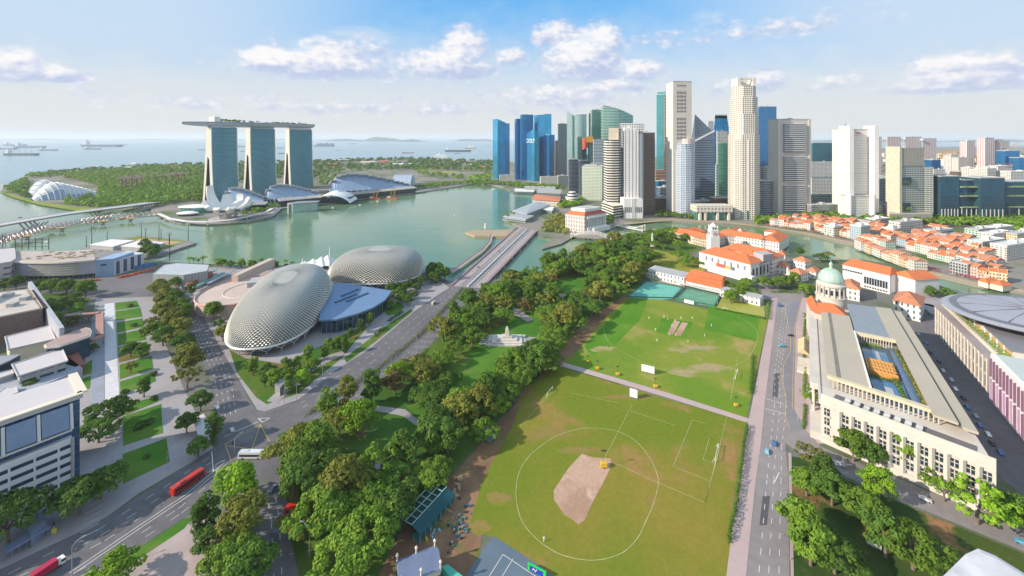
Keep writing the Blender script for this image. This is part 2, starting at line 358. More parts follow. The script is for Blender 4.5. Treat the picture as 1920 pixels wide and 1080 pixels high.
lines('field_marking', [GP([(1185,760),(1132,862)]), GP([(1145,865),(1232,905),(1322,943),(1350,838)]), GP([(1322,943),(1363,782)]), GP([(1298,788),(1262,875),(1330,902)]), GP([(1070,737),(1160,756)]), GP([(1180,770),(1265,798)]), GP([(1330,822),(1318,862),(1338,870)]), GP([(1298,788),(1322,794)]), GP([(1030,740),(975,800)])], .18, MATS['field_chalk'], .145)
lines('field_marking', [smooth(GP([(1130,610),(1140,640),(1175,665),(1230,688),(1280,697),(1340,695),(1390,680),(1413,655),(1420,625),(1405,605),(1370,590)]))], .20, MATS['field_chalk'], .13)
lines('field_marking', [GP([(1383,670),(1370,750)])], .2, MATS['field_chalk'], .135)
lines('court_marking', [GP([(943,1040),(915,1085)]), GP([(943,1040),(1010,1085)]), GP([(962,1048),(930,1100)])], .22, WHITE, .14)
av_up = [(0,1068),(171,987),(300,905),(408,835),(498,771),(560,749),(625,697),(692,655),(775,585),(825,550),(850,535)]
av_lo = [(870,565),(825,630),(755,700),(690,742),(620,775),(560,800),(505,822),(440,890),(346,971),(229,1049),(100,1130)]
flat('road', [(-400,1260),(-100,1118)]+av_up+[(905,540)]+av_lo+[(-100,1260)], .07, ASPH)
flat('road', [(408,836),(397,749),(392,707),(347,602),(337,557),(272,556),(240,556),(170,557),(150,548),(175,535),(225,522),(280,505),(330,498),(350,505),(340,528),(335,545),(358,557),(375,580),(392,612),(415,655),(445,707),(466,748),(480,768),(500,774),(470,830)], .075, ASPH)
flat('road', [(440,860),(520,812),(529,862),(529,911),(541,946),(543,999),(560,1080),(570,1130),(500,1130),(495,1073),(481,925),(470,880)], .08, ASPH)
flat('pavement', [(1442,594),(1447,560),(1458,558),(1456,575),(1434,757),(1427,830),(1416,910),(1396,1110),(1358,1110),(1385,900),(1403,792)], .15, PINK)
flat('road', [(1456,575),(1458,555),(1504,555),(1492,610),(1489,767),(1512,807),(1540,838),(1640,880),(1960,1010),(1960,1050),(1620,910),(1500,850),(1472,830),(1478,885),(1481,1110),(1396,1110),(1416,910),(1427,830),(1434,757)], .07, ASPH2)
flat('bus_lane', [(1476,572),(1502,560),(1491,610),(1489,767),(1510,806),(1486,808),(1474,790),(1470,720),(1468,680),(1482,640),(1473,600)], .09, mat('grey_block_paving', (.20,.195,.22), .85, namt=.1, fine=.15, fscale=1.2))
flat('pavement', [(1504,558),(1530,560),(1526,640),(1522,760),(1545,800),(1560,832),(1535,832),(1512,807),(1489,767),(1492,610)], .15, PINK)
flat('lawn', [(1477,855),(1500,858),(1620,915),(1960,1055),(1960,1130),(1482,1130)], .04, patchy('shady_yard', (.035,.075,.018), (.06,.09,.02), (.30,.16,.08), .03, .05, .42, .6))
flat('service_lane', [(1680,560),(1760,545),(1960,800),(1960,960),(1880,900)], .05, ASPH)
flat('pavement', [(1478,850),(1484,850),(1489,1110),(1483,1110)], .15, PINK)
flat('road', [(1200,560),(1240,540),(1230,520),(1180,500),(1195,495),(1330,530),(1400,555),(1505,545),(1510,560),(1440,562),(1300,545)], .06, ASPH2)
flat('road', [(1420,560),(1424,500),(1448,480),(1460,500),(1462,560)], .062, ASPH2)
def lerp_px(a, b, t): return (a[0]+(b[0]-a[0])*t, a[1]+(b[1]-a[1])*t)
def lane(pu, pl, ts, **k):
    U = GP(pu); L = GP(pl); lines('lane_marking', [[u.lerp(l, t) for u, l in zip(U, L)] for t in ts], k.get('w', .22), WHITE, k.get('z', .1), k.get('dash', 3.2), k.get('gap', 5.5))
lane([(0,1068),(171,987),(300,905),(398,842)], [(100,1125),(229,1049),(346,971),(440,893)], [.16,.31,.46,.76,.88], z=.11)
lines('lane_marking', [GP([(130,1075),(255,990),(352,925),(420,868)]), GP([(134,1079),(258,994),(355,929),(423,872)])], .3, WHITE, .12)
lane([(560,749),(625,697),(692,655),(775,585),(850,535)], [(573,772),(640,732),(706,690),(790,620),(866,545)], [.33,.66], z=.11, gap=6)
lane([(580,785),(650,742),(716,698),(800,628),(875,548)], [(620,785),(690,748),(755,700),(825,632),(900,545)], [.2,.4,.6,.8], z=.11, gap=6)
lane([(402,790),(393,707),(347,602),(338,560)], [(452,770),(440,702),(386,612),(356,560)], [.2,.4,.6,.8], z=.11, gap=6)
lane([(488,930),(495,990),(500,1100)], [(527,900),(540,960),(548,1100)], [.3,.62], z=.115, gap=5)
lane([(1463,570),(1447,700),(1440,760),(1434,830),(1424,900),(1400,1100)], [(1488,560),(1470,690),(1487,760),(1476,840),(1478,900),(1480,1100)], [.26,.5,.75], z=.1, gap=5)
lines('lane_marking', [GP([(420,819),(484,791)]), GP([(484,785),(506,784),(492,792),(484,785)]), GP([(397,847),(400,885)]), GP([(1461,886),(1452,905)])], .4, WHITE, .125)
lines('yellow_marking', [GP([(433,864),(422,833),(488,796),(505,828)]), GP([(424,836),(472,842),(488,798)])], .28, YEL, .13)
lines('yellow_marking', [GP([(1472,580),(1476,600),(1483,640),(1482,660),(1469,685),(1468,720),(1474,745),(1472,780),(1482,805)]), GP([(1502,562),(1490,612),(1487,700),(1486,767)])], .3, YEL, .16)
lines('lane_marking', [[G(x, y), G(x+5, y-1)] for x, y in []], .3, WHITE, .13)
lines('crossing_marking', [GP([(1437,748),(1470,758)]), GP([(1434,766),(1470,776)])], .35, WHITE, .14)
for i in range(7):
    a = G(150+i*1.5, 1000-i*8); 
lines('lane_marking', [GP([(148+i*3, 1012-i*12), (182+i*3, 994-i*12)]) for i in range(6)], .3, WHITE, .14)
def shore_path(pts, w, name='promenade', m=None): strip(GP(pts), w, .5, name, m or PAVE)
shore_path([(316,410),(345,416),(390,418),(465,414),(508,404),(522,391),(585,383),(690,370),(750,365),(820,353),(900,342),(945,351)], 16)
QUAY = mat('quay_stone', (.36,.28,.18), .85, namt=.12)
strip(GP([(1165,421),(1260,412),(1370,418),(1430,425),(1515,438),(1590,454),(1640,469),(1690,489),(1765,516),(1840,534),(1935,548)]), 9, .6, 'quay', QUAY)
strip(GP([(1225,431),(1262,428),(1342,440),(1398,455),(1438,473)]), 7, .5, 'quay', QUAY)
def blob(name, px, py, rx, ry, z, m, seed):
    rn = random.Random(seed); c = G(px, py); P = []
    for k in range(26): a = 2*pi*k/26; q = 1+rn.uniform(-.22, .22); P.append((px+rx*q*cos(a), py+ry*q*sin(a)))
    flat(name, P, z, m)
WORN = patchy('worn_football_turf', (.24,.175,.06), (.20,.19,.035), (.17,.185,.025), .05, .09, .35, .65)
for i, (x, y, a, b) in enumerate(((1030,815,38,12),(985,740,18,20),(935,935,22,14),(1090,845,44,7),(1387,860,9,40),(1374,960,7,40),(900,990,20,14),(1180,745,60,5))): blob('worn_patch', x, y, a, b, .1+.001*i, WORN, i)
for i, (x, y, a, b) in enumerate(((1300,655,50,7),(1130,655,22,6))): blob('worn_patch', x, y, a, b, .117+.001*i, MATS['worn_turf'], 40+i)
TAR = mat('tar_patch', (.085,.082,.09), .9, nscale=.3, namt=.2)
for i, q in enumerate(([(300,930),(345,900),(350,906),(306,937)],[(185,1010),(230,985),(236,992),(192,1017)],[(640,730),(680,702),(686,706),(648,735)],[(500,830),(522,826),(524,850),(500,855)],[(1452,700),(1462,700),(1458,745),(1448,745)],[(1430,930),(1444,930),(1438,985),(1424,985)],[(372,640),(392,640),(398,662),(378,662)],[(430,735),(450,733),(455,748),(436,750)],[(505,1000),(522,1000),(524,1040),(507,1040)])): flat('tar_patch', q, .092+.001*i, TAR)
def foliage(name, c1, c2, c3, nsc=.22):
    m, t, b = newmat(name); g = t.n('ShaderNodeTexCoord').outputs['Object']
    oi = t.n('ShaderNodeObjectInfo').outputs['Random']
    a = t.mix(t.ramp(t.noise(g, nsc, 3), .38, .62), c1, c2)
    a = t.mix(t.ramp(t.noise(g, 1.7, 2), .5, .75), a, c3)
    f = t.m('ADD', .78, t.m('MULTIPLY', oi, .5))
    a = t.mix(1.0, a, t.n('ShaderNodeCombineXYZ', i={0: f, 1: f, 2: f}).outputs[0], 'MULTIPLY')
    t.put(b.inputs['Base Color'], a); b.inputs['Roughness'].default_value = .75; b.inputs['Specular IOR Level'].default_value = .25
    tr = t.n('ShaderNodeBsdfTranslucent', i={0: a}); mx = t.n('ShaderNodeMixShader', i={0: .3, 1: b.outputs[0], 2: tr.outputs[0]})
    o = [n for n in m.node_tree.nodes if n.type == 'OUTPUT_MATERIAL'][0]; t.put(o.inputs[0], mx.outputs[0])
    return m
F_MID = foliage('leaves_mid_green', (.10,.195,.018), (.155,.26,.025), (.20,.30,.035))
F_DARK = foliage('leaves_dark_green', (.065,.145,.02), (.10,.19,.025), (.135,.23,.03))
F_BRIGHT = foliage('leaves_bright_green', (.15,.30,.015), (.22,.37,.02), (.27,.42,.035))
F_OLIVE = foliage('leaves_olive', (.16,.19,.028), (.22,.24,.035), (.28,.25,.06))
F_BROWN = foliage('leaves_russet', (.14,.085,.03), (.11,.12,.03), (.20,.12,.05))
F_HEDGE = foliage('leaves_hedge', (.13,.15,.03), (.10,.16,.025), (.22,.15,.05))
BARK = mat('bark', (.17,.13,.10), .95, nscale=1.2, namt=.25)
def leaf(mb, p, n, s, rnd):
    n = n.normalized(); u = n.cross(V_((rnd.uniform(-1,1), rnd.uniform(-1,1), rnd.uniform(-1,1)))).normalized(); v = n.cross(u)
    a, c = s*rnd.uniform(.7,1.2), s*rnd.uniform(.5,.9)
    mb.face([p+u*a, p+v*c, p-u*a, p-v*c])
def clump(mb, c, r, k, s, rnd, flat_=.7):
    for _ in range(k):
        z = rnd.uniform(-.35, 1); t = rnd.uniform(0, 2*pi); q = sqrt(max(0, 1-z*z))
        d = V_((q*cos(t), q*sin(t), z*flat_)); rr = r*rnd.uniform(.72, 1.08)
        n = d+V_((rnd.uniform(-.6,.6), rnd.uniform(-.6,.6), rnd.uniform(-.1,.8)))
        leaf(mb, c+d*rr, n, s, rnd)
def crown_pts(kind, rnd):
    """centres and radii of leaf clumps"""
    P = []
    if kind == 'rain':
        for i in range(46):
            r = 9.4*sqrt(rnd.random()); t = rnd.uniform(0, 2*pi); k = 1+.16*sin(3*t+1)+.1*sin(5*t)
            P.append((V_((r*k*cos(t), r*k*sin(t), 12.2-.045*r*r+rnd.uniform(-.9,.7))), rnd.uniform(1.7,2.7)))
    elif kind == 'round':
        for i in range(44):
            z = rnd.uniform(-.6, 1); t = rnd.uniform(0, 2*pi); q = sqrt(1-z*z)*rnd.uniform(.55, 1); k = 1+.15*sin(2*t+2)+.12*sin(5*t)
            P.append((V_((7*q*k*cos(t), 7*q*k*sin(t), 9+4.6*z+rnd.uniform(-.5,.5))), rnd.uniform(1.5,2.5)))
    elif kind == 'tall':
        for i in range(38):
            z = rnd.uniform(-.9, 1); t = rnd.uniform(0, 2*pi); q = sqrt(1-z*z)*rnd.uniform(.4, 1)
            P.append((V_((4.6*q*cos(t), 4.6*q*sin(t), 10+6.4*z)), rnd.uniform(1.3,2.1)))
    elif kind == 'open':
        for i in range(30):
            t = rnd.uniform(0, 2*pi); r = 8.8*sqrt(rnd.uniform(.06,1)); j = rnd.choice([0, 1, 2])
            P.append((V_((r*cos(t), r*sin(t), 9.5+j*1.9-.03*r*r)), rnd.uniform(1.3,2.1)))
    return P
def make_tree(kind, name, label, fm, seed, dens=1.0):
    rnd = random.Random(seed); r = thing(name, label, 'tree', (0,0,0))
    tb = MB(); base = {'rain': 5.0, 'round': 4.0, 'tall': 4.0, 'open': 4.5}[kind]
    tb.tube((0,0,-.3), (0,0,base), .62, .42, 8)
    P = crown_pts(kind, rnd)
    for c, _ in P[::5]:
        mid = V_((c.x*.45, c.y*.45, base+(c.z-base)*.55)); tb.tube((0,0,base-.6), mid, .3, .17, 5); tb.tube(mid, c, .17, .05, 4)
    tb.build('trunk', BARK, r)
    cb = MB(); s = .62 if kind != 'tall' else .5
    for c, q in P: clump(cb, c, q, int(62*dens*(q/2)**2*(.6/s)**2), s, rnd)
    cb.build('crown', fm, r)
    keep_kids(r); return r
def make_palm(seed, label):
    rnd = random.Random(seed); r = thing('palm_tree', label, 'palm tree', (0,0,0)); tb = MB()
    hgt = 8.5; tb.tube((0,0,-.2), (.2,.1,hgt), .28, .17, 7); tb.build('trunk', BARK, r)
    cb = MB()
    for k in range(17):
        t = 2*pi*k/17+rnd.uniform(-.15,.15); up = rnd.uniform(.15, 1.1); L = rnd.uniform(3.2, 4.2); prev = None
        for i in range(9):
            q = i/8; p = V_((.2+cos(t)*L*q, .1+sin(t)*L*q, hgt+up*L*q*.8-L*.85*q*q)); side = V_((-sin(t), cos(t), 0))*(.75*(sin(pi*min(1, q*.9+.1)))+.05)
            cur = (p-side-V_((0,0,.3)), p, p+side-V_((0,0,.3)))
            if prev: cb.face([prev[0], prev[1], cur[1], cur[0]]); cb.face([prev[1], prev[2], cur[2], cur[1]])
            prev = cur
    cb.build('fronds', F_MID, r); keep_kids(r); return r
def make_bush(name, label, fm, seed, R=2.0, hh=1.8):
    rnd = random.Random(seed); r = MB()
    for i in range(9):
        t = rnd.uniform(0, 2*pi); q = R*.6*sqrt(rnd.random()); clump(r, V_((q*cos(t), q*sin(t), hh*.4+rnd.uniform(0,.4))), R*.5, 42, .34, rnd, .8)
    o = r.build(name, fm, org=(0,0,0)); o['label'] = label; o['category'] = 'shrub'; keep_kids(o); return o
TONE = {'dark': F_DARK, 'mid': F_MID, 'bright': F_BRIGHT, 'olive': F_OLIVE, 'russet': F_BROWN}
WORD = {'dark': 'dark green', 'mid': 'mid green', 'bright': 'bright green', 'olive': 'olive', 'russet': 'russet'}
SHAPE = {'rain': 'spreading', 'round': 'round', 'tall': 'narrow', 'open': 'airy'}
NAME = {'rain': 'rain_tree', 'round': 'round_tree', 'tall': 'narrow_tree', 'open': 'open_crowned_tree'}
RAD = {'rain': 10.5, 'round': 7.8, 'tall': 5.4, 'open': 9.5}
PROTO = {}
def tree(kind, tone, p, R, label=None, group=None, where='', rnd=random):
    """one tree of crown radius R metres standing at p"""
    var = rnd.choice((0, 1)); key = (kind, tone, var); sc = R/RAD[kind]
    lab = label or f'{WORD[tone]} {SHAPE[kind]} tree {where}'
    p = V_((p[0], p[1], p[2] if len(p) > 2 else 0)); rz = rnd.uniform(0, 2*pi); s = (sc, sc, sc*rnd.uniform(.88, 1.12))
    if key not in PROTO:
        o = make_tree(kind, NAME[kind], lab, TONE[tone], hash(kind) % 3 + var*17 + len(tone)*5 + {'rain':1,'round':2,'tall':3,'open':4}[kind], 1.0)
        PROTO[key] = o; o.location = p; o.rotation_euler.z = rz; o.scale = s
        if group: o['group'] = group
        return o
    return dup(PROTO[key], p, rz, s, lab, group or '')
def inside(x, y, P):
    c = False; n = len(P)
    for i in range(n):
        a, b = P[i], P[(i+1) % n]
        if (a.y > y) != (b.y > y) and x < (b.x-a.x)*(y-a.y)/(b.y-a.y)+a.x: c = not c
    return c
ALLT = []
def grove(poly, step, mixk, where, group, rmin=6, rmax=10, seed=1, avoid=(), jit=.5, lim=999):
    rnd = random.Random(seed); P = GP(poly); xs = [p.x for p in P]; ys = [p.y for p in P]; n = 0
    Av = [GP(a) for a in avoid]
    y = min(ys); row = 0
    while y < max(ys):
        x = min(xs)+(row % 2)*step/2
        while x < max(xs):
            qx, qy = x+rnd.uniform(-jit, jit)*step, y+rnd.uniform(-jit, jit)*step
            if inside(qx, qy, P) and not any(inside(qx, qy, a) for a in Av) and all((qx-a)**2+(qy-b)**2 > (step*.55)**2 for a, b in ALLT) and n < lim:
                k, t = rnd.choice(mixk); ALLT.append((qx, qy)); n += 1
                tree(k, t, (qx, qy, 0), rnd.uniform(rmin, rmax)*(.72 if k == 'tall' else 1), None, group+' '+t+' '+k, where, rnd)
            x += step
        y += step*.87; row += 1
    return n
def at_tree(px, py, kind, tone, R, where):
    p = G(px, py); ALLT.append((p.x, p.y)); tree(kind, tone, p, R, f'{WORD[tone]} {SHAPE[kind]} tree {where}')
at_tree(440,950,'round','bright',9.5,'on the kerb corner below the white bus')
at_tree(385,1012,'tall','dark',6,'just left of the bright green corner tree by the avenue kerb')
at_tree(460,1015,'round','olive',9,'behind the bright green corner tree beside the side road')
at_tree(392,1045,'round','dark',6,'on the grass verge of the lower avenue island')
at_tree(435,1085,'rain','mid',10,'at the bottom edge between the pale island and the side road')
at_tree(210,1100,'rain','bright',9,'at the bottom edge beside the avenue street lamp')
at_tree(475,1098,'round','dark',8,'at the bottom edge against the side road kerb')
at_tree(555,870,'rain','olive',12.5,'on the junction corner right of the white bus')
at_tree(575,925,'rain','dark',12,'behind the red bus on the side road')
at_tree(625,905,'rain','dark',11,'between the junction corner and the park paths')
at_tree(672,815,'round','bright',9.5,'standing alone by the red earth clearing')
at_tree(605,1000,'rain','mid',12.5,'above the red bus at the park edge')
at_tree(690,1045,'rain','mid',12,'left of the long green spectator stand')
at_tree(640,1085,'rain','mid',11,'at the bottom edge next to the old mansion')
at_tree(735,985,'rain','dark',11,'behind the long green spectator stand')
at_tree(690,955,'rain','mid',11,'in the middle of the lower park')
at_tree(615,790,'tall','mid',6.5,'on the kerb of the avenue facing the median hedge')
at_tree(650,770,'tall','olive',6,'second on the avenue kerb facing the median hedge')
at_tree(820,820,'rain','dark',11,'over the park paths left of the metal benches')
at_tree(740,740,'round','russet',8.5,'among green trees by the avenue pavement')
at_tree(745,725,'round','bright',8,'by the avenue pavement next to the russet tree')
at_tree(985,588,'round','russet',8.5,'in the upper park between the two lawns')
at_tree(1142,480,'round','bright',9,'on the river bank behind the steel bridge')
at_tree(1165,485,'round','bright',8.5,'second on the river bank behind the steel bridge')
at_tree(1155,500,'rain','mid',11,'in front of the light green pair near the steel bridge')
at_tree(350,812,'round','dark',5.5,'left of the pale angular canopy')
at_tree(372,858,'round','dark',5.5,'in front of the pale angular canopy')
at_tree(402,828,'tall','dark',5,'right of the pale angular canopy')
at_tree(376,772,'round','dark',6.5,'behind the pale angular canopy')
at_tree(1565,1075,'rain','dark',10.5,'at the bottom edge beside the white lined road')
at_tree(1500,1010,'round','mid',7.5,'next to the road kerb at the lower yard')
at_tree(1520,1060,'round','mid',8.5,'in the lower corner of the yard by the road')
at_tree(1712,1068,'rain','mid',11,'in front of the grey parapet')
at_tree(1660,1045,'round','dark',8,'behind the lowest broad tree of the yard')
at_tree(1620,985,'round','mid',8,'in the centre of the walled yard')
at_tree(1648,940,'round','bright',7.5,'in the centre of the yard facing the parking lane')
at_tree(1560,948,'round','dark',7.5,'over the bare earth of the yard')
at_tree(1512,930,'round','mid',6.5,'leaning to the road pavement at mid yard')
at_tree(1520,880,'open','olive',7.5,'at the upper corner of the yard by the road')
at_tree(1545,905,'round','dark',6.5,'just below the upper corner of the yard')
at_tree(1600,865,'round','mid',7.5,'in front of the left end of the stone facade')
at_tree(1630,875,'round','dark',7,'before the second window bay of the stone facade')
at_tree(1692,885,'tall','mid',7.5,'before the middle window bays of the stone facade')
at_tree(1715,892,'tall','dark',6.5,'before the right window bays of the stone facade')
at_tree(1832,982,'open','bright',13,'with pale forked trunk right of the yard')
at_tree(1770,940,'open','mid',8,'on the pavement before the right end of the stone facade')
at_tree(1905,985,'round','dark',7,'at the right edge of the picture by the parked car')
clear1 = [(835,720),(900,640),(960,600),(1000,585),(1000,640),(930,690),(880,745)]
clear2 = [(925,655),(960,622),(1012,640),(1020,660),(960,690),(920,670)]
clear3 = [(1025,530),(1100,520),(1110,545),(1070,565),(1030,552)]
clear4 = [(640,845),(690,770),(790,760),(800,800),(700,900),(640,900)]
mixp = [('rain','dark'),('rain','mid'),('rain','mid'),('rain','dark'),('round','mid'),('round','dark'),('round','olive'),('open','olive'),('tall','dark'),('rain','olive'),('open','mid')]
grove([(620,800),(690,752),(760,705),(830,638),(880,600),(905,640),(860,700),(850,760),(1000,740),(960,790),(900,850),(840,915),(770,960),(700,1000),(560,1030),(550,960),(540,880)], 14.0, mixp, 'in the lower park strip beside the avenue', 'trees of the lower park', 8, 12, 3, [clear1, clear4])
grove([(1045,690),(1000,735),(940,790),(905,790),(920,720),(1000,660),(1030,655)], 13.0, [('rain','dark'),('rain','mid'),('round','dark')], 'along the earth track left of the football pitch', 'trees along the earth track', 8.5, 11.5, 4)
grove([(830,640),(875,575),(935,535),(1005,522),(1030,540),(1000,570),(960,600),(910,630),(870,680)], 14.5, mixp, 'between the road bridge and the park lawn', 'trees beside the road bridge', 8, 12, 5, [])
grove([(990,545),(1035,500),(1075,485),(1110,468),(1160,455),(1215,478),(1225,500),(1180,545),(1120,590),(1070,640),(1040,665),(1010,640),(1000,600),(1040,565),(1000,560)], 15.5, mixp, 'between the river mouth and the cricket ground', 'trees between river and cricket ground', 9, 12.5, 6, [clear3, clear2])
grove([(1165,452),(1215,436),(1290,436),(1320,455),(1300,468),(1240,468),(1200,462)], 19, [('rain','mid'),('round','mid'),('rain','bright')], 'on the bank before the low museum wing', 'trees on the near river bank', 7, 10, 7)
grove([(1330,500),(1225,475),(1235,492),(1300,508)], 24, [('rain','mid')], 'on the yellowed lawn by the clock tower', 'trees on the yellowed lawn', 7, 9, 8)
grove([(1425,545),(1440,528),(1500,530),(1530,548),(1520,560),(1470,540)], 14, [('round','mid'),('rain','olive'),('open','mid')], 'on the traffic island before the small red roofed villas', 'trees before the villas', 6, 8, 9)
grove([(1365,590),(1368,560),(1400,545),(1420,548)], 14, [('round','mid')], 'behind the cricket pavilion', 'trees behind the pavilion', 5, 7, 10)
for i, (x, y) in enumerate([(1412,560),(1367,545),(1400,540)]): at_tree(x, y, 'rain', 'mid', 7.5, ['at the corner where the road meets the bowling green','by the striped banners of the white theatre','left of the lane beside the white theatre'][i])
at_tree(1538,492,'rain','dark',9.5,'on the river bank left of the copper dome'); at_tree(1552,486,'rain','olive',8,'tallest on the river bank above the copper dome')
for i, (x, y) in enumerate([(1448,470),(1500,482),(1745,560),(1775,562)]): at_tree(x, y, 'round', 'dark', 6.5, ['beside the lane behind the white theatre','behind the small red roofed villas','on the river terrace by the long red roof','second on the river terrace by the long red roof'][i])
grove([(1805,575),(1865,560),(1870,570),(1812,588)], 11, [('round','bright'),('round','olive')], 'along the lane in front of the river walk', 'light trees by the river walk', 5, 7, 11)
for i, (x, y) in enumerate([(95,552),(125,553),(160,558),(75,548),(30,545),(8,545)]): at_tree(x, y, 'round', 'dark' if i > 2 else 'mid', [9,9,9,7,8,7][i], f'{["second from the right","third from the right","rightmost","fourth from the right","second from the left","leftmost"][i]} in the row before the curved grandstand')
mixl = [('rain','mid'),('round','dark'),('round','mid'),('open','olive'),('round','olive')]
grove([(290,545),(318,548),(345,600),(372,700),(395,830),(360,840),(350,760),(330,700),(290,640),(280,590)], 12.5, mixl, 'in the belt between the stepped lawns and the curving road', 'trees left of the curving road', 6.5, 9.5, 12, [[(355,790),(380,775),(410,820),(370,850)]])
for i, (x, y) in enumerate([(400,600),(418,640),(412,620),(330,540),(360,555),(385,560)]): at_tree(x, y, ['round','round','open','round','tall','round'][i], ['mid','olive','mid','dark','dark','dark'][i], [8,6.5,6,6.5,4.5,5][i], ['on the kerb left of the spiky dome','against the rim of the spiky dome','second on the kerb left of the spiky dome','in front of the low flat hall','beside the bus shelter roofs','second beside the bus shelter roofs'][i])
for i, (x, y, t, k, R) in enumerate([(205,800,'dark','rain',11),(185,830,'dark','rain',10),(150,965,'dark','rain',11),(190,935,'dark','rain',10),(15,1020,'dark','rain',13),(-30,960,'dark','rain',11),(245,670,'dark','round',6.5),(265,672,'dark','round',5.5),(60,735,'mid','round',4.5),(85,712,'bright','round',5),(245,700,'olive','round',4),(270,745,'dark','tall',4),(175,660,'dark','round',3.5),(130,640,'dark','round',4.5)]):
    at_tree(x, y, k, t, R, ['right of the banded office block','lower one right of the banded office block','on the avenue pavement left of the red bus','second on the avenue pavement left of the red bus','in the bottom left corner above the bus shelter','at the left edge by the banded office block','on the fifth stepped lawn','right one on the fifth stepped lawn','on the roof terrace behind the banded office block','between two white roofs','on the sixth stepped lawn','on the low stepped lawn','beside the brown footbridge','in the court behind the brown footbridge'][i])
grove([(420,675),(445,690),(470,694),(520,694),(565,684),(605,655),(645,632),(700,598),(690,620),(640,668),(600,700),(560,735),(520,752),(490,740),(450,690)], 10.5, [('round','mid'),('round','dark'),('tall','dark'),('round','bright'),('tall','mid')], 'in the garden in front of the spiky domes', 'trees in the dome garden', 4, 6, 13)
grove([(720,560),(745,545),(795,535),(800,550),(760,575),(735,590)], 10.5, [('round','mid'),('round','dark'),('tall','mid')], 'in the garden between the right dome and the avenue', 'trees right of the domes', 4.5, 6.5, 14)
grove([(800,508),(832,512),(838,530),(805,540)], 11, [('round','dark')], 'at the bridge head by the right dome', 'trees at the bridge head', 6, 8, 15)
grove([(400,496),(450,500),(560,503),(560,512),(450,510),(400,505)], 15, [('round','mid'),('round','dark')], 'on the bay walk behind the spiky domes', 'trees on the bay walk', 4.5, 6.5, 16)
grove([(275,462),(300,480),(290,488),(262,482)], 14, [('round','dark')], 'beside the floating stage', 'trees beside the floating stage', 7, 9, 17)
grove([(85,575),(150,565),(170,600),(130,625),(100,610)], 11, [('round','mid'),('open','dark')], 'in the garden behind the brown footbridge', 'trees behind the brown footbridge', 4.5, 6.5, 18)
print('trees', len(ALLT))
pp = [(1512,600),(1520,655),(1522,752),(1520,640)]
P0 = make_palm(5, 'tall royal palm on the pavement, first beyond the columned portico')
P0.location = G(1514,612); P0.scale = (1.2,)*3
for i, (x, y) in enumerate([(1523,662),(1526,758),(1524,775)]):
    dup(P0, G(x, y), i*1.3, 1.25, ['royal palm beside the middle entrance of the stone gallery','royal palm at the near corner of the stone gallery','royal palm nearest the side road by the stone gallery'][i])
rp = random.Random(3)
for x, y in [(355,497),(363,498),(372,498),(380,497),(405,498),(410,499),(452,499),(470,500),(490,501),(505,501),(520,502),(535,502),(548,503),(950,404),(957,406),(962,409),(968,404),(952,412)]:
    w = 'on the bay walk behind the spiky domes' if x < 900 else 'by the river mouth pier'
    dup(P0, G(x, y), rp.uniform(0, 6), rp.uniform(.9, 1.3), 'palm with ragged fronds '+w, 'palms '+w)
def hedge(name, label, pts, w, h, fm, seed, step=1.0):
    rnd = random.Random(seed); mb = MB(); P = [V_((p.x, p.y, 0)) for p in pts]
    for a, b in zip(P, P[1:]):
        L = (b-a).length; k = max(1, int(L/step))
        for i in range(k):
            c = a.lerp(b, (i+.5)/k)+V_((rnd.uniform(-.3,.3), rnd.uniform(-.3,.3), h*.35)); clump(mb, c, w*.5*rnd.uniform(.8,1.25), 20, .42, rnd, h/w*1.3)
    o = mb.build(name, fm); o['label'] = label; o['category'] = 'hedge'; return o
hedge('median_hedge', 'long clipped yellowish hedge down the middle of the avenue', GP([(572,780),(640,737),(706,694),(790,626),(868,541)]), 4.2, 2.2, F_HEDGE, 1, 1.6)
hedge('boundary_hedge', 'tall dark green netted hedge on the upper ground by the pink pavement', GP([(1412,668),(1407,740)]), 2.6, 2.6, F_DARK, 2, 1.2)
hedge('boundary_hedge', 'tall dark green netted hedge of the lower football ground by the pink pavement', GP([(1401,800),(1390,870),(1378,960),(1365,1020)]), 1.5, 3.2, F_DARK, 3, 1.0)
hedge('boundary_hedge', 'clipped hedge at the right end of the bowling green', GP([(1440,565),(1441,600)]), 4, 3, F_MID, 4, 1.5)
hedge('boundary_hedge', 'low hedge between bowling green and cricket ground', GP([(1340,579),(1436,599)]), 1.4, 1.4, F_DARK, 5, 1.2)
hedge('traffic_island_hedge', 'low dark hedge at the head of the road by the villas', GP([(1445,548),(1500,549)]), 4, 1.6, F_DARK, 6, 1.4)
hedge('roadside_hedge', 'clipped hedge island on the pavement before the right dome', GP([(728,603),(755,585)]), 4, 1.6, F_DARK, 7)
hedge('roadside_hedge', 'longer clipped hedge island left of the one before the right dome', GP([(702,632),(722,612)]), 4.5, 1.6, F_DARK, 8)
hedge('verge_hedge', 'green verge strip with shrubs below the avenue beside the park trees', GP([(760,697),(800,655)]), 3, 1, F_BRIGHT, 9)
lawns = [[(216,568),(256,564),(262,576),(217,582)],[(217,584),(263,577),(267,594),(218,601)],[(219,605),(267,597),(270,613),(219,624)],[(220,627),(271,617),(274,637),(221,648)],[(221,652),(275,641),(280,666),(223,680)],[(224,684),(284,668),(287,692),(225,711)],[(225,716),(288,697),(292,715),(226,741)],
         [(229,768),(262,752),(296,743),(298,752),(236,778)],[(231,781),(302,758),(305,812),(231,836)],[(230,852),(312,822),(318,866),(231,907)]]
for i, q in enumerate(lawns):
    flat('lawn', q, .2+.001*i, LAWN if i != 4 else PARK)
flat('walkway', [(196,570),(214,568),(224,742),(197,760)], .16, mat('light_deck', (.55,.54,.56), .8, nscale=.3, namt=.1, fine=.2, fscale=.9))
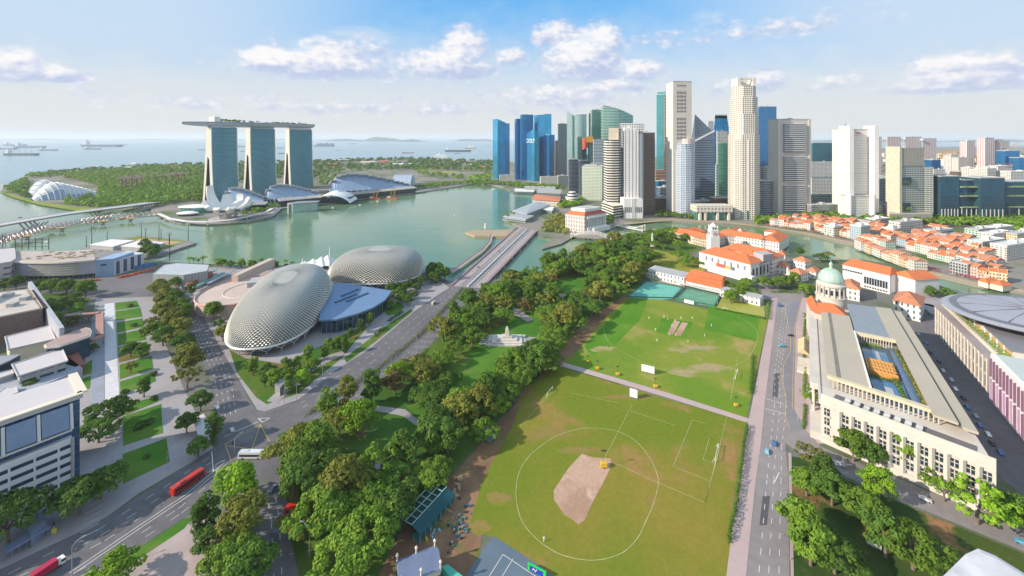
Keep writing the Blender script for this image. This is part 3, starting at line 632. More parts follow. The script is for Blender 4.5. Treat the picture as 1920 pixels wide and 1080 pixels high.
flat('walkway', [(172,600),(194,598),(196,760),(172,770)], .15, mat('blue_grey_paving', (.26,.28,.33), .85, nscale=.1, namt=.1, fine=.25, fscale=1.2))
flat('island_plaza', [(243,1057),(346,980),(380,965),(420,1000),(400,1110),(240,1110)], .16, mat('pinkish_concrete', (.38,.31,.30), .9, nscale=.1, namt=.18))
flat('lawn', [(229,1049),(346,973),(362,970),(345,992),(250,1056)], .19, LAWN)
flat('lawn', [(533,870),(560,872),(560,955),(545,945),(533,910)], .16, PARK)
flat('lawn', [(430,655),(460,672),(530,682),(600,650),(660,620),(690,612),(640,672),(560,738),(500,758),(480,745),(445,700)], .05, PARK)
flat('garden_path', [(500,752),(556,700),(600,672),(640,658),(648,664),(604,684),(566,712),(520,756)], .12, PAVE)
flat('lawn', [(645,672),(700,630),(735,603),(770,580),(775,583),(705,640),(650,680)], .06, PARK)
flat('lawn', [(718,582),(745,566),(758,575),(748,588),(727,592)], .1, LAWN)
BUSH = make_bush('shrub', 'rounded dark green shrub in the middle of the lowest stepped lawn', F_DARK, 4)
BUSH.location = G(275,858)
for i, (x, y, s, l) in enumerate([(262,802,1.8,'dark shrub cluster on the lawn above the lowest one'),(278,795,1.5,'right shrub on the lawn above the lowest one'),(240,770,1.2,'shrub at the left tip of the triangular lawn'),(288,750,1.3,'shrub at the right end of the triangular lawn'),(235,738,1.4,'shrub on the seventh stepped lawn, left corner'),(288,704,1.4,'shrub on the seventh stepped lawn, right corner'),(244,575,1.6,'shrub on the highest stepped lawn'),(250,612,1.5,'shrub on the third stepped lawn')]):
    o = dup(BUSH, G(x, y), i, s, l)
WHT = mat('white_cladding', (.72,.71,.69), .5, nscale=.05, namt=.06)
CREAM = mat('cream_concrete', (.66,.60,.50), .7, nscale=.05, namt=.07)
GREYC = mat('grey_concrete', (.38,.38,.39), .85, nscale=.06, namt=.1)
DARKG = mat('dark_glass', (.03,.06,.09), .12, .4, namt=.1)
ROOFG = mat('roof_grey', (.36,.36,.36), .8, nscale=.08, namt=.12, fine=.05)
STEEL = mat('steel_grey', (.42,.43,.45), .45, .6, namt=.05)
BLACK = mat('dark_metal', (.04,.04,.05), .6, namt=.1)
def label(o, lab, cat, group=None):
    o['label'] = lab; o['category'] = cat
    if group: o['group'] = group
    return o
TG = facade('hotel_glass', (.20,.34,.36), (.04,.165,.21), 4.0, 3.4, .9, .72, groughness=.16, gmetal=.8, var=.9, bump=.2)
axis = V_((.19, .98, 0)).normalized(); side = V_((axis.y, -axis.x, 0))
def hotel_tower(px, Y, lab, L=76, ax=(.19,.98)):
    axis = V_((*ax, 0)).normalized(); side = V_((axis.y, -axis.x, 0)); c = AT(px, Y); r = thing('hotel_tower', lab, 'hotel tower', c, 'three hotel towers under one boat shaped deck')
    top = 190.0
    def prof(z):                       # offsets from the line of the west face, positive to the west
        t = z/top
        wo = 8*(1-t)**2; wi = wo-6.5
        eo = -14-11*(1-t)**1.5; ei = eo+5.5
        if z > 118: ei = eo+(wi-eo)*.55; wi = ei
        return wo, wi, ei, eo
    N = 24; zs = [top*i/N for i in range(N+1)]
    g = MB(); w = MB(); e = MB(); e2 = MB()
    def P(off, s, z):                  # gentle inward curve of the long faces
        t = s/L; cv = -3.5*sin(pi*t)*(1-z/top*.35)
        return c+side*(off+cv+18)+axis*s+V_((0,0,z))
    M = 12
    for i in range(N):
        z0, z1 = zs[i], zs[i+1]
        a0, a1 = prof(z0), prof(z1)
        for j in range(M):
            s0, s1 = 2+(L-4)*j/M, 2+(L-4)*(j+1)/M
            g.face([P(a0[0], s0, z0), P(a0[0], s1, z0), P(a1[0], s1, z1), P(a1[0], s0, z1)][::-1])
            e2.face([P(a0[3], s1, z0), P(a0[3], s0, z0), P(a1[3], s0, z1), P(a1[3], s1, z1)][::-1])
    for s0 in (0, L-2):
        for k, (u, v) in enumerate(((0, 1), (2, 3))):
            R = []
            for z in zs:
                a = prof(z); R.append([P(a[u]+.6*(1 if k == 0 else 0), s0, z), P(a[v], s0, z), P(a[v], s0+2, z), P(a[u]+.6*(1 if k == 0 else 0), s0+2, z)])
            w.loft(R)
    for z in zs[:14]:                  # inner faces of the slabs and glazed atrium between the legs
        a = prof(z)
    a0 = prof(0); 
    e.loft([[P(prof(z)[1], 5, z), P(prof(z)[2], 5, z), P(prof(z)[2], L-5, z), P(prof(z)[1], L-5, z)] for z in zs[:14]])
    g.build('west_facade', TG, r); e2.build('east_facade', TG, r); w.build('end_wall', mat('ivory_wall', (.70,.66,.57), .6, nscale=.05, namt=.05), r); e.build('atrium_glass', DARKG, r)
    t = MB(); t.face([P(0, 0, top-.5), P(-14, 0, top-.5), P(-14, L, top-.5), P(0, L, top-.5)][::-1]); t.build('roof', ROOFG, r)
    fb = MB()                          # recessed crown below the deck
    fb.loft([[P(-1, 3, z), P(-13, 3, z), P(-13, L-3, z), P(-1, L-3, z)] for z in (top-.4, top+5)]); fb.build('crown', STEEL, r)
    return r
hotel_tower(384, 1045, 'nearest of the three splayed glass hotel towers, left end of the boat shaped deck', 78)
hotel_tower(459, 1195, 'middle one of the three splayed glass hotel towers under the deck', 88, (.26,.965))
hotel_tower(534, 1345, 'farthest of the three splayed glass hotel towers, right end of the deck', 92, (.35,.94))
def skydeck():
    pts = [(-766,985),(-759,1010),(-750,1045),(-742,1090),(-736,1140),(-731,1190),(-722,1240),(-714,1290),(-704,1340),(-690,1390),(-677,1425),(-673,1434)]
    wd_ = [1,13,24,31,35,37,37,37,36,33,28,18]
    r = thing('sky_deck', 'long boat shaped roof deck with pool and palms resting across the three hotel towers', 'roof deck', (-700,1200,195))
    P = [V_((a, b, 0)) for a, b in pts]; R = []; top = []
    for i, p in enumerate(P):
        d = (P[min(i+1, len(P)-1)]-P[max(i-1, 0)]).normalized(); q = V_((d.y, -d.x, 0)); w = wd_[i]/2; dep = 4+8*min(1, w/15)
        zt = 200+7.5*min(1, i/7)
        R.append([p+q*(w*cos(a))+V_((0,0,zt-dep*sin(a))) for a in [k*pi/8 for k in range(9)]]); top.append((p+q*w*.9, p-q*w*.9, zt))
    h = MB(); h.loft(R, closed=False, cap=False); h.build('hull', mat('hull_metal', (.52,.57,.64), .4, .3, namt=.05), r, smooth=True)
    t = MB()
    for (a, b, z), (c, d, y) in zip(top, top[1:]): t.face([a+V_((0,0,z+.3)), c+V_((0,0,y+.3)), d+V_((0,0,y+.3)), b+V_((0,0,z+.3))])
    t.build('deck_floor', ROOFG, r)
    t = MB()
    for (a, b, z), (c, d, y) in zip(top, top[1:]): t.beam(a+V_((0,0,z+1)), c+V_((0,0,y+1)), .5, 2); t.beam(b+V_((0,0,z+1)), d+V_((0,0,y+1)), .5, 2)
    t.build('parapet', mat('dark_rail', (.16,.2,.26), .4, .3), r)
    t = MB(); t.prism([V_(p) for p in [(-722,1110,0),(-717,1110,0),(-700,1280,0),(-705,1280,0)]], 204.5, 205.6); t.build('pool', mat('pool_water', (.1,.35,.5), .05, namt=.05), r)
    for x, y, a, b, hh in ((-744,1060,17,16,13),(-696,1372,15,13,11)):
        t = MB(); t.box(x, y, 204, a, b, hh, -.18); t.box(x, y+14, 204, a*.8, 10, hh*.6, -.18); t.build('lift_house', WHT, r)
    rnd = random.Random(2); t = MB()
    for rng in ((.22,.38,46),(.62,.84,56),(.38,.62,14)):
        for _ in range(rng[2]):
            s = rnd.uniform(rng[0], rng[1])*(len(P)-1); i = int(s); p = P[i].lerp(P[i+1], s-i); p = p+V_((rnd.uniform(-9,13), 0, 206+rnd.uniform(1,5.5)))
            clump(t, p, 2.6, 26, 1.2, rnd)
    t.build('roof_garden', F_DARK, r)
    t = MB()
    for i in range(26):
        p = P[2].lerp(P[10], i/25)+V_((rnd.uniform(6,13), 0, 0)); p = V_((p.x, p.y, 204)); t.tube(p, p+V_((0,0,2.6)), .15); t.lathe([(0,3.4),(2.0,2.6)], (p.x,p.y,204), 6)
    t.build('sun_umbrellas', WHT, r)
skydeck()
def lotus():
    c = G(428, 411); c.z = 0; r = thing('lotus_museum', 'white lotus shaped museum with upturned fingers on the bay promontory', 'museum', c)
    spec = [(166,50,64,13),(203,43,38,13),(240,41,30,13),(275,42,27,13),(312,45,28,13),(347,48,31,12),(20,46,33,12),(54,42,38,12),(90,40,44,12),(128,42,44,13)]
    for deg, Rr, hh, w in spec:
        a = radians(deg); d = V_((cos(a), sin(a), 0)); q = V_((-d.y, d.x, 0)); rings = []; n = 12
        for i in range(n+1):
            t = i/n; rad = 6+(Rr-6)*sin(t*pi/2)**.85 if hh > 40 else 6+(Rr-6)*t; z = 13+(hh-13)*t**(2.0 if hh < 40 else 1.5)
            hw = min(rad*.38, w)*(1-.5*max(0, t-.35)/.65); th = 3+8*t*(1-t*.35)
            nrm = V_((-(hh-13)*2*t/(Rr), 0, 1)); up = (d*(-.75*t)+V_((0,0,1-.5*t))).normalized()
            b = c+d*rad+V_((0,0,z))
            rings.append([b-q*hw+up*th*.6, b-q*hw*.8, b-q*hw*.35-up*th*.28, b+q*hw*.35-up*th*.28, b+q*hw*.8, b+q*hw+up*th*.6])
        m = MB(); m.loft(rings); m.build('petal', WHT, r, smooth=False)
    for deg in (260, 290, 325, 355):
        a = radians(deg); d = V_((cos(a), sin(a), 0)); q = V_((-d.y, d.x, 0)); b = c+d*41+V_((0,0,22)); m = MB(); m.beam(b-q*4.5, b+q*4.5, 1.5, 3.2); m.build('skylight', DARKG, r)
    m = MB(); m.lathe([(4,0),(5,9),(13,15),(24,18.5),(25,20)], c, 20); m.build('bowl', WHT, r, smooth=True)
    m = MB()
    for k in range(14):
        a = 2*pi*k/14; p = c+V_((13*cos(a), 13*sin(a), 0)); m.tube(p, c+V_((18*cos(a+.22), 18*sin(a+.22), 17)), .7, n=5); m.tube(p, c+V_((18*cos(a-.22), 18*sin(a-.22), 17)), .7, n=5)
    m.build('columns', STEEL, r)
    m = MB(); m.lathe([(33,0),(33,2.2),(31,2.4),(0,2.5)], c+V_((0,0,.4)), 32); m.build('plinth', GREYC, r)
lotus()
m = MB(); rim = GP([(300,406),(322,416),(352,421),(392,422),(430,419),(466,412),(500,403),(512,396)])
for a, b in zip(rim, rim[1:]): m.beam(a+V_((0,-4,7)), b+V_((0,-4,7)), 7, .6); m.beam(a+V_((0,-4,0)), a+V_((0,-4,7)), .8, .8)
label(m.build('promenade_canopy', WHT), 'thin white canopy curving along the promontory edge before the lotus museum', 'canopy')
def disc_hall(px, py, rx, ry, h, lab, mt=WHT, gl=None):
    c = G(px, py); r = thing('round_pavilion', lab, 'pavilion', c)
    a = MB(); a.lathe([(rx*.86,0),(rx*.86,h-2)], c, 28, sy=ry/rx); a.build('glass_wall', gl or DARKG, r)
    a = MB(); a.lathe([(rx*.9,h-2),(rx,h-1),(rx*.97,h),(rx*.5,h+2.4),(.1,h+3)], c, 28, sy=ry/rx); a.build('roof', mt, r, smooth=False)
disc_hall(370, 398, 40, 22, 14, 'low pavilion with white disc roof and green glass left of the lotus museum', WHT, mat('green_glass', (.12,.33,.3), .15, .5))
disc_hall(352, 404, 22, 14, 6, 'smallest white roofed pavilion at the foot of the footbridge')
BLUEG = facade('hall_roof_glass', (.25,.35,.5), (.10,.20,.38), 6, 3, .94, .9, groughness=.2, gmetal=.6, var=.3, bump=.15)
LOUV = mat('louvre_white', (.62,.60,.58), .6, nscale=.5, namt=.12)
def arch_hall(p0, p1, Y0, Y1, hmax, dep, lab, n=14, kiosk=False, skew=.5):
    a, b = AT(p0, Y0), AT(p1, Y1); d = (b-a); L = d.length; d.normalize(); q = V_((-d.y, d.x, 0))
    if q.y < 0: q = -q
    r = thing('arched_hall', lab, 'shopping hall', (a+b)/2)
    def hz(t): return 15+(hmax-15)*max(0, sin(pi*min(1, max(0, t))**skew*1.0))**.8
    w = MB(); w.loft([[a+d*L*t, a+d*L*t+q*dep, a+d*L*t+q*dep+V_((0,0,13)), a+d*L*t+V_((0,0,13))] for t in (0, 1)]); w.build('wall', facade('hall_glazing', (.55,.58,.6), (.08,.14,.2), 8, 12, .88, .95, var=.4), r)
    g = MB(); N = 32
    for i in range(N):
        t0, t1 = i/N, (i+1)/N; h0, h1 = hz(t0), hz(t1)
        g.face([a+d*L*t0+V_((0,0,13)), a+d*L*t1+V_((0,0,13)), a+d*L*t1+q*dep*.42+V_((0,0,h1)), a+d*L*t0+q*dep*.42+V_((0,0,h0))])
    g.build('sloping_glass', BLUEG, r)
    f = MB()
    for i in range(n):                 # overlapping fans stepping along the ridge
        t0, t1 = i/n, (i+1.25)/n; h = hz((i+.5)/n)+2.2
        p0_, p1_ = a+d*L*t0+q*dep*(.26+.06*(i%2)), a+d*L*min(1.02, t1)+q*dep*(.26+.06*(i%2)); h += 1.2+3*abs(.5-i/n)
        f.idx([p0_+V_((0,0,h-1)), p1_+V_((0,0,h)), p1_+q*dep*.62+V_((0,0,h*.55)), p0_+q*dep*.62+V_((0,0,h*.55-1)),
               p0_+V_((0,0,h-3)), p1_+V_((0,0,h-2)), p1_+q*dep*.62+V_((0,0,h*.55-2)), p0_+q*dep*.62+V_((0,0,h*.55-3))],
              [(0,1,2,3),(7,6,5,4),(0,4,5,1),(1,5,6,2),(2,6,7,3),(3,7,4,0)])
    f.build('roof_fans', LOUV, r)
    c = MB(); k = int(L/16)
    for i in range(k+1):
        p = a+d*L*i/k-q*1.5; c.beam(p, p+V_((0,0,17)), 1.1, 1.1)
    c.build('masts', WHT, r)
    return r
arch_hall(415, 492, 985, 1010, 44, 60, 'first arched hall with blue glass slope right behind the lotus museum', 12)
arch_hall(500, 600, 1040, 1110, 44, 62, 'second arched hall at the foot of the farthest hotel tower', 14)
arch_hall(622, 768, 1190, 1300, 56, 95, 'largest arched hall with long blue glass slope, right end of the waterfront', 17)
m = MB(); c = AT(757, 1370); m.loft([[c+V_((s, 34*cos(t)-10, 46*sin(t))) for t in [k*pi/10 for k in range(11)]] for s in (-26, 32)]); label(m.build('barrel_hall', mat('pale_blue_metal', (.42,.5,.6), .4, .4), smooth=False), 'grey barrel vaulted hall at the right end of the largest arched hall', 'hall')
def canopy(pts, z, w, lab):
    P = [AT(x, y) for x, y in pts]; r = thing('arcade', lab, 'arcade', P[0]); s = MB(); v = MB(); tt = MB()
    for a, b in zip(P, P[1:]):
        L = (b-a).length; d = (b-a)/L; q = V_((d.y, -d.x, 0)); q = q if q.y < 0 else -q; n = int(L/6)
        v.loft([[p, p+q*w*.5, p+q*w*.5+V_((0,0,z-3)), p+V_((0,0,z-3))] for p in (a, b)])
        for i in range(n):
            p = a+d*L*i/n; s.idx([p+V_((0,0,z+2)), p+d*4.4+V_((0,0,z+2)), p+d*4.4+q*w+V_((0,0,z-1.5)), p+q*w+V_((0,0,z-1.5))], [(0,1,2,3),(3,2,1,0)])
        s.loft([[p+V_((0,0,z+1)), p+q*w*.9+V_((0,0,z-2.4)), p+q*w*.9+V_((0,0,z-3)), p+V_((0,0,z))] for p in (a, b)])
    s.build('louvred_roof', LOUV, r); v.build('glass_front', DARKG, r)
canopy([(455,960),(503,970)], 17, 18, 'white louvred arcade below the first arched hall')
canopy([(520,1010),(600,1075)], 18, 20, 'white louvred arcade below the second arched hall')
canopy([(645,1120),(775,1280)], 17, 22, 'white louvred arcade below the largest arched hall')
def event_plaza():
    c = AT(618, 1050); r = thing('event_pavilion', 'large curved canopy over the dark event plaza at the water', 'pavilion', c); a = MB()
    a.loft([[c+V_((s, 0, 2+20*sin(pi*(s+46)/96)**.7 if -46 < s < 50 else 2)), c+V_((s, 52, 6+22*sin(pi*(s+46)/96)**.7 if -46 < s < 50 else 6))] for s in range(-46, 51, 6)], closed=False, cap=False)
    a.build('canopy', WHT, r)
    b = MB(); b.box(c.x+2, c.y+34, 0, 84, 34, 15); b.build('glass_hall', DARKG, r)
    d = MB(); d.prism(GP([(585,386),(700,372),(690,367),(640,366),(590,370)]), 0, 1.2); d.build('paved_floor', mat('dark_paving', (.16,.14,.15), .8, namt=.15), r)
event_plaza()
def crystal():
    c = G(550, 396); r = thing('glass_pavilion', 'faceted glass pavilion standing in the bay beside the promontory', 'pavilion', c)
    a = MB(); a.prism([c+V_(p) for p in ((-11,0,0),(2,-6,0),(44,20,0),(40,34,0),(0,24,0))], -2, 16); a.build('glass_shell', mat('pale_green_glass', (.35,.5,.48), .15, .4), r)
    a = MB(); a.prism([c+V_(p) for p in ((-13,-1,0),(3,-8,0),(47,19,0),(43,36,0),(-1,26,0))], 16, 18.5); a.build('roof', STEEL, r)
    a = MB(); a.beam(c+V_((-9,-3,-3)), c+V_((-9,-3,17)), 6, 3); a.build('corner_wall', CREAM, r)
crystal()
def crane_barge(px, py, h, lab):
    c = G(px, py, -2); r = thing('work_barge', lab, 'barge', c, 'work barges with orange cranes')
    a = MB(); a.prism([c+V_(p) for p in ((-16,-4,0),(14,-4,0),(18,0,0),(14,5,0),(-16,5,0))], -2.6, 1.2); a.build('hull', mat('barge_red', (.45,.12,.07), .7), r)
    a = MB(); a.box(c.x-8, c.y, 1.2, 8, 6, 4); a.build('cabin', CREAM, r)
    a = MB(); O = mat('crane_orange', (.62,.32,.05), .6)
    p, q = c+V_((4,0,3)), c+V_((11,0,h))
    for s in (-1.2, 1.2): a.beam(p+V_((s,0,0)), q+V_((s*.3,0,0)), .6, .6)
    for i in range(9): t = i/9; a.beam(p.lerp(q, t)+V_((-1.2*(1-.7*t),0,0)), p.lerp(q, t+.1)+V_((1.2*(1-.7*t),0,0)), .35, .35)
    a.beam(c+V_((-2,0,2)), c+V_((0,0,h*.7)), .7, .7); a.beam(c+V_((0,0,h*.7)), q, .3, .3); a.beam(c+V_((0,0,h*.7)), c+V_((-10,0,2)), .3, .3); a.build('crane', O, r)
crane_barge(735, 373, 38, 'work barge with tall orange crane near the bay promenade'); crane_barge(702, 374, 26, 'work barge with small orange crane left of the tall one')
def conservatory(pts, w, hp, lab, n=13):
    r = thing('glass_conservatory', lab, 'conservatory', AT(*pts[0])); A_, B_ = AT(*pts[0]), AT(*pts[1]); d = (B_-A_); L = d.length; d.normalize(); q = V_((-d.y, d.x, 0)); rings = []; N = 20
    for i in range(N+1):
        t = i/N; h = sum(hh*math.exp(-((t-c)/ww)**2) for c, ww, hh in hp)*min(1, (sin(pi*t)+.02)**.35)+.5; k = w*sqrt(max(.02, sin(pi*t)))
        rings.append([A_+d*L*t+q*(k*cos(a)+6*sin(a))+V_((0,0,h*sin(a))) for a in [j*pi/10 for j in range(11)]])
    g = MB(); g.loft(rings, closed=False, cap=False); g.build('glass_shell', facade('conservatory_glass', (.5,.55,.6), (.14,.25,.38), 5, 5, .9, .9, groughness=.2, gmetal=.55, var=.4, bump=0), r)
    rb = MB()
    for k in range(1, n+1):
        i = k*N/(n+1); i0 = int(i); f = i-i0; R0 = [a.lerp(b, f) for a, b in zip(rings[i0], rings[i0+1])]
        c = sum(R0, V_())/11
        R0 = [p+(p-c).normalized()*1.5 for p in R0]
        for a, b in zip(R0, R0[1:]): rb.beam(a, b, 1.5, 2.2)
    rb.build('ribs', WHT, r)
conservatory([(58,1185),(132,1290)], 34, [(.3,.28,42),(.75,.3,14)], 'farther glass conservatory with white ribs and high crest at the left', 10)
conservatory([(62,1105),(185,1235)], 38, [(.22,.25,34),(.6,.4,26)], 'nearer glass conservatory with white ribs sloping down to the right', 13)
def supertree(px, Y, h, lab):
    c = AT(px, Y); r = thing('tree_tower', lab, 'tree tower', c, 'vertical garden tree towers')
    m = MB(); m.lathe([(3.6,0),(2.6,h*.3),(2.4,h*.7),(4,h*.84)], c, 10); m.build('trunk', mat('supertree_mauve', (.24,.12,.13), .8), r)
    m = MB()
    for k in range(18):
        a = 2*pi*k/18; m.tube(c+V_((3.5*cos(a), 3.5*sin(a), h*.8)), c+V_((h*.36*cos(a), h*.36*sin(a), h)), .5, .25, 4)
    for rr, z in ((.2,.9),(.36,1.0)):
        m.path([c+V_((h*rr*cos(2*pi*k/18), h*rr*sin(2*pi*k/18), h*z)) for k in range(19)], .35, 4)
    m.build('canopy', mat('supertree_rods', (.42,.26,.27), .7), r)
for i, (x, Y, h) in enumerate([(236,1330,40),(247,1300,47),(256,1350,38),(228,1380,36),(265,1400,42),(310,1450,40),(322,1500,38),(334,1480,44),(290,1550,36),(345,1560,35)]):
    supertree(x, Y, h, ['left low tree tower of the pink cluster in the gardens','tallest pink tree tower in the gardens','right low tree tower of the pink cluster in the gardens','tree tower farthest left in the gardens','tree tower just right of the pink cluster'][i] if i < 5 else 'pink tree tower among trees left of the nearest hotel tower')
def woodland(name, poly, step, seed, fm, lab, R=(5,9), avoid=()):
    rnd = random.Random(seed); P = GP(poly); Av = [GP(a) for a in avoid]; xs = [p.x for p in P]; ys = [p.y for p in P]; mb = MB(); y = min(ys); n = 0
    while y < max(ys):
        st = step*(1+max(0, y-1300)/1500); x = min(xs)
        while x < max(xs):
            a, b = x+rnd.uniform(-.5,.5)*st, y+rnd.uniform(-.5,.5)*st
            if inside(a, b, P) and not any(inside(a, b, q) for q in Av) and rnd.random() < .9:
                rr = rnd.uniform(*R)*(1+max(0, y-1300)/2600); clump(mb, V_((a, b, rr*.9)), rr, 26, rr*.42, rnd, .75); n += 1
            x += st
        y += st*.9
    o = mb.build(name, fm); o['label'] = lab; o['category'] = 'woodland'; o['kind'] = 'stuff'; print(name, n)
woodland('woodland', [(60,372),(5,356),(40,340),(60,328),(200,322),(290,313),(385,314),(385,360),(400,370),(300,385),(190,392),(140,388)], 15, 1, F_MID, 'dense green gardens between the conservatories and the nearest hotel tower', (6,9), [[(50,378),(50,335),(110,328),(190,352),(185,378),(100,382)]])
woodland('woodland', [(20,360),(48,340),(55,376)], 12, 2, F_DARK, 'dark trees left of the conservatories', (5,8))
woodland('woodland', [(60,326),(290,311),(600,303),(760,298),(925,304),(925,322),(770,318),(620,320),(590,335),(400,345),(300,325),(120,328)], 26, 3, F_DARK, 'tree belt on the reclaimed land before the sea', (6,9), [[(640,306),(760,302),(760,308),(640,311)]])
woodland('woodland', [(600,352),(600,322),(780,312),(925,320),(925,336),(860,338),(790,330),(770,318),(640,322),(618,345)], 24, 4, F_MID, 'scattered trees on the open land beyond the arched halls', (5,8), [[(780,322),(850,318),(900,322),(920,332),(860,330)]])
woodland('woodland', [(770,352),(900,339),(1000,348),(1050,350),(1062,356),(1010,358),(940,348),(860,347),(775,357)], 13, 5, F_MID, 'tree row along the far bay promenade', (5,7))
woodland('woodland', [(440,398),(520,384),(590,372),(600,378),(520,390),(500,398),(450,405)], 12, 6, F_MID, 'trees along the promenade right of the lotus museum', (4,6))
woodland('woodland', [(640,372),(775,352),(785,356),(650,376)], 12, 7, F_DARK, 'trees along the promenade below the largest arched hall', (4,6))
for i, (q, mm) in enumerate([([(800,322),(850,320),(868,324),(820,327)],1),([(870,330),(925,325),(925,334),(880,336)],0),([(780,318),(830,314),(840,316),(790,321)],0),([(860,315),(910,314),(920,318),(870,319)],1),([(620,336),(690,326),(700,329),(630,340)],1),([(60,328),(110,325),(112,328),(70,331)],0)]):
    flat('meadow', q, .3, [patchy('open_grass', (.16,.24,.03), (.22,.27,.05), (.30,.26,.10), .01, .02), patchy('sandy_grass', (.30,.26,.12), (.22,.25,.06), (.34,.28,.17), .01, .02)][mm])
flat('meadow', [(0,360),(25,370),(75,384),(150,396),(188,396),(190,388),(140,388),(70,378),(20,364)], .3, MATS['open_grass'])
CONC = mat('bridge_concrete', (.46,.44,.45), .8, nscale=.02, namt=.08)
def bay_bridge():
    pts = [(-170,468),(0,436),(130,413),(240,397),(300,386)]; P = [G(x, y) for x, y in pts]; r = thing('road_bridge', 'long concrete road bridge with V shaped piers crossing the channel at left', 'bridge', P[0])
    def S(t):
        s = t*(len(P)-1); i = min(int(s), len(P)-2); return P[i].lerp(P[i+1], s-i)
    dk = MB(); R = []
    n = 16
    for i in range(n+1):
        p = S(i/n); q = (S(min(1, i/n+.02))-S(max(0, i/n-.02))).normalized(); q = V_((-q.y, q.x, 0)); q = q if q.y > 0 else -q; z = 9+3*sin(pi*i/n)
        R.append([p+V_((0,0,z)), p+q*30+V_((0,0,z)), p+q*26+V_((0,0,z-2.6)), p+q*4+V_((0,0,z-2.6))])
    dk.loft(R); dk.build('deck', CONC, r)
    rl = MB()
    for k in (0, 1): 
        for a, b in zip(R, R[1:]): rl.beam(a[k]+V_((0,0,.6)), b[k]+V_((0,0,.6)), .5, 1.3)
    rl.build('parapet', WHT, r)
    for t in (.12, .33, .6, .82):
        p = S(t); m = MB(); q = V_((0,1,0))
        for dx in (-14, 14):
            for yy in (4, 12, 20, 27): m.beam(p+V_((dx*.25, yy, -3)), p+V_((dx, yy, 8)), 2, 1.6)
        m.build('pier', CONC, r)
bay_bridge()
def helix():
    pts = [(-60,478),(20,455),(80,437),(150,424),(220,414),(300,408)]; P = [G(x, y) for x, y in pts]; r = thing('helix_footbridge', 'curved steel lattice footbridge like a double helix left of the promontory', 'footbridge', P[0])
    n = 150; C = []
    for i in range(n+1):
        s = i/n*(len(P)-1); k = min(int(s), len(P)-2); C.append(P[k].lerp(P[k+1], s-k)+V_((0,0,8)))
    def spiral(ph, w, rr, rev=1):
        out_ = []
        for i, c in enumerate(C):
            d = (C[min(i+1, n)]-C[max(i-1, 0)]).normalized(); q = V_((-d.y, d.x, 0)); a = ph+rev*i*.55; out_.append(c+q*rr*cos(a)+V_((0,0,rr*sin(a))))
        return out_
    TUBE = mat('helix_steel', (.50,.40,.42), .4, .6)
    m = MB()
    for ph in (0, 2.1, 4.2): m.path(spiral(ph, 0, 5.5), .38, 4)
    for ph in (0, 2.1, 4.2): m.path(spiral(ph, 0, 4.6, -1), .3, 4)
    m.build('helix_tubes', TUBE, r)
    m = MB(); m.loft([[c+V_((-.5,-3,-3.2)), c+V_((.5,3,-3.2)), c+V_((.5,3,-2.4)), c+V_((-.5,-3,-2.4))] for c in C[::6]]); m.build('deck', mat('pink_deck', (.42,.30,.29), .8), r)
    m = MB(); m.path([c+V_((0,-3.2,-1)) for c in C[::5]], .3, 4); m.build('handrail', mat('red_rail', (.35,.12,.12), .6), r)
    for t in (.3, .5, .72, .86):
        c = C[int(t*n)]; m = MB()
        for dx in (-5, 5): m.tube(c+V_((0,0,-11)), c+V_((dx,0,-3)), .9, .6, 6)
        m.lathe([(3,-11.5),(3,-9.5)], c, 8); m.build('pier', STEEL, r)
        for k in (-1, 1):
            m = MB(); e = c+V_((9*k, -9, 0)); m.lathe([(2,-6.5),(7,-3.6),(7.4,-2.6),(.1,-2.4)], e, 16, sy=.8); m.build('viewing_pod', mat('pod_timber', (.55,.38,.17), .7), r)
helix()
def stage():
    c = G(240, 470); P = GP([(118,478),(205,450),(262,441),(362,452),(368,456),(300,478),(250,489)], 0); r = thing('floating_stage', 'floating platform with lawns and running track moored before the grandstand', 'floating platform', c)
    m = MB(); m.prism(P, -3, .6); m.build('pontoon', mat('pontoon', (.22,.21,.22), .9, namt=.2), r)
    m = MB(); m.sheet(GP([(215,452),(262,444),(352,453),(300,470),(285,468)], 0), .75); m.build('turf', FIELD1, r)
    m = MB(); m.sheet(GP([(262,448),(345,455),(320,460),(250,455)], 0), .9); m.build('sand_area', CLAY, r)
    for i, q in enumerate((([(168,467),(208,457),(252,459),(212,471)]), ([(226,470),(262,459),(310,463),(280,474)]))):
        P = GP(q); cc = sum(P, V_())/4; t = thing('event_tent', ['left of the two large white roofed tents on the floating platform','right of the two large white roofed tents on the floating platform'][i], 'tent', cc)
        m = MB(); m.prism([cc+(p-cc)*.97 for p in P], 0, 6); m.build('wall', GREYC, t)
        m = MB(); m.prism(P, 6, 7, WHT and 0); m.build('roof', WHT, t)
stage()
def mast(px, py, h, lab, name='light_mast', group='tall lighting masts round the floating stage'):
    c = G(px, py, 0); r = thing(name, lab, 'lighting mast', c, group); m = MB(); m.tube(c-V_((0,0,3)), c+V_((0,0,h)), .55, .3, 6); m.build('pole', BLACK, r)
    m = MB(); m.beam(c+V_((-2.5,0,h)), c+V_((2.5,0,h)), .6, 2.2); m.beam(c+V_((-2,0,h-3)), c+V_((2,0,h-3)), .4, .8); m.build('lamp_bank', STEEL, r)
for i, (x, y, yt) in enumerate([(162,464,443),(172,462,420),(201,456,432),(265,448,417),(273,476,428),(298,452,416),(302,450,430),(318,480,438),(353,452,420),(317,458,436)]):
    Y = 165*F/(y-HY); h = (y-yt)*Y/F
    mast(x, y, h, ['short mast left of the white tents','left mast beside the white tents','mast behind the left white tent','mast behind the right white tent','thickest mast, with square lamp bank in front of the right tent','mast on the stage centre','thin mast on the stage centre','mast with crossbar right of the dark tree','mast at the right tip of the platform','mast with crossbar on the running track'][i])
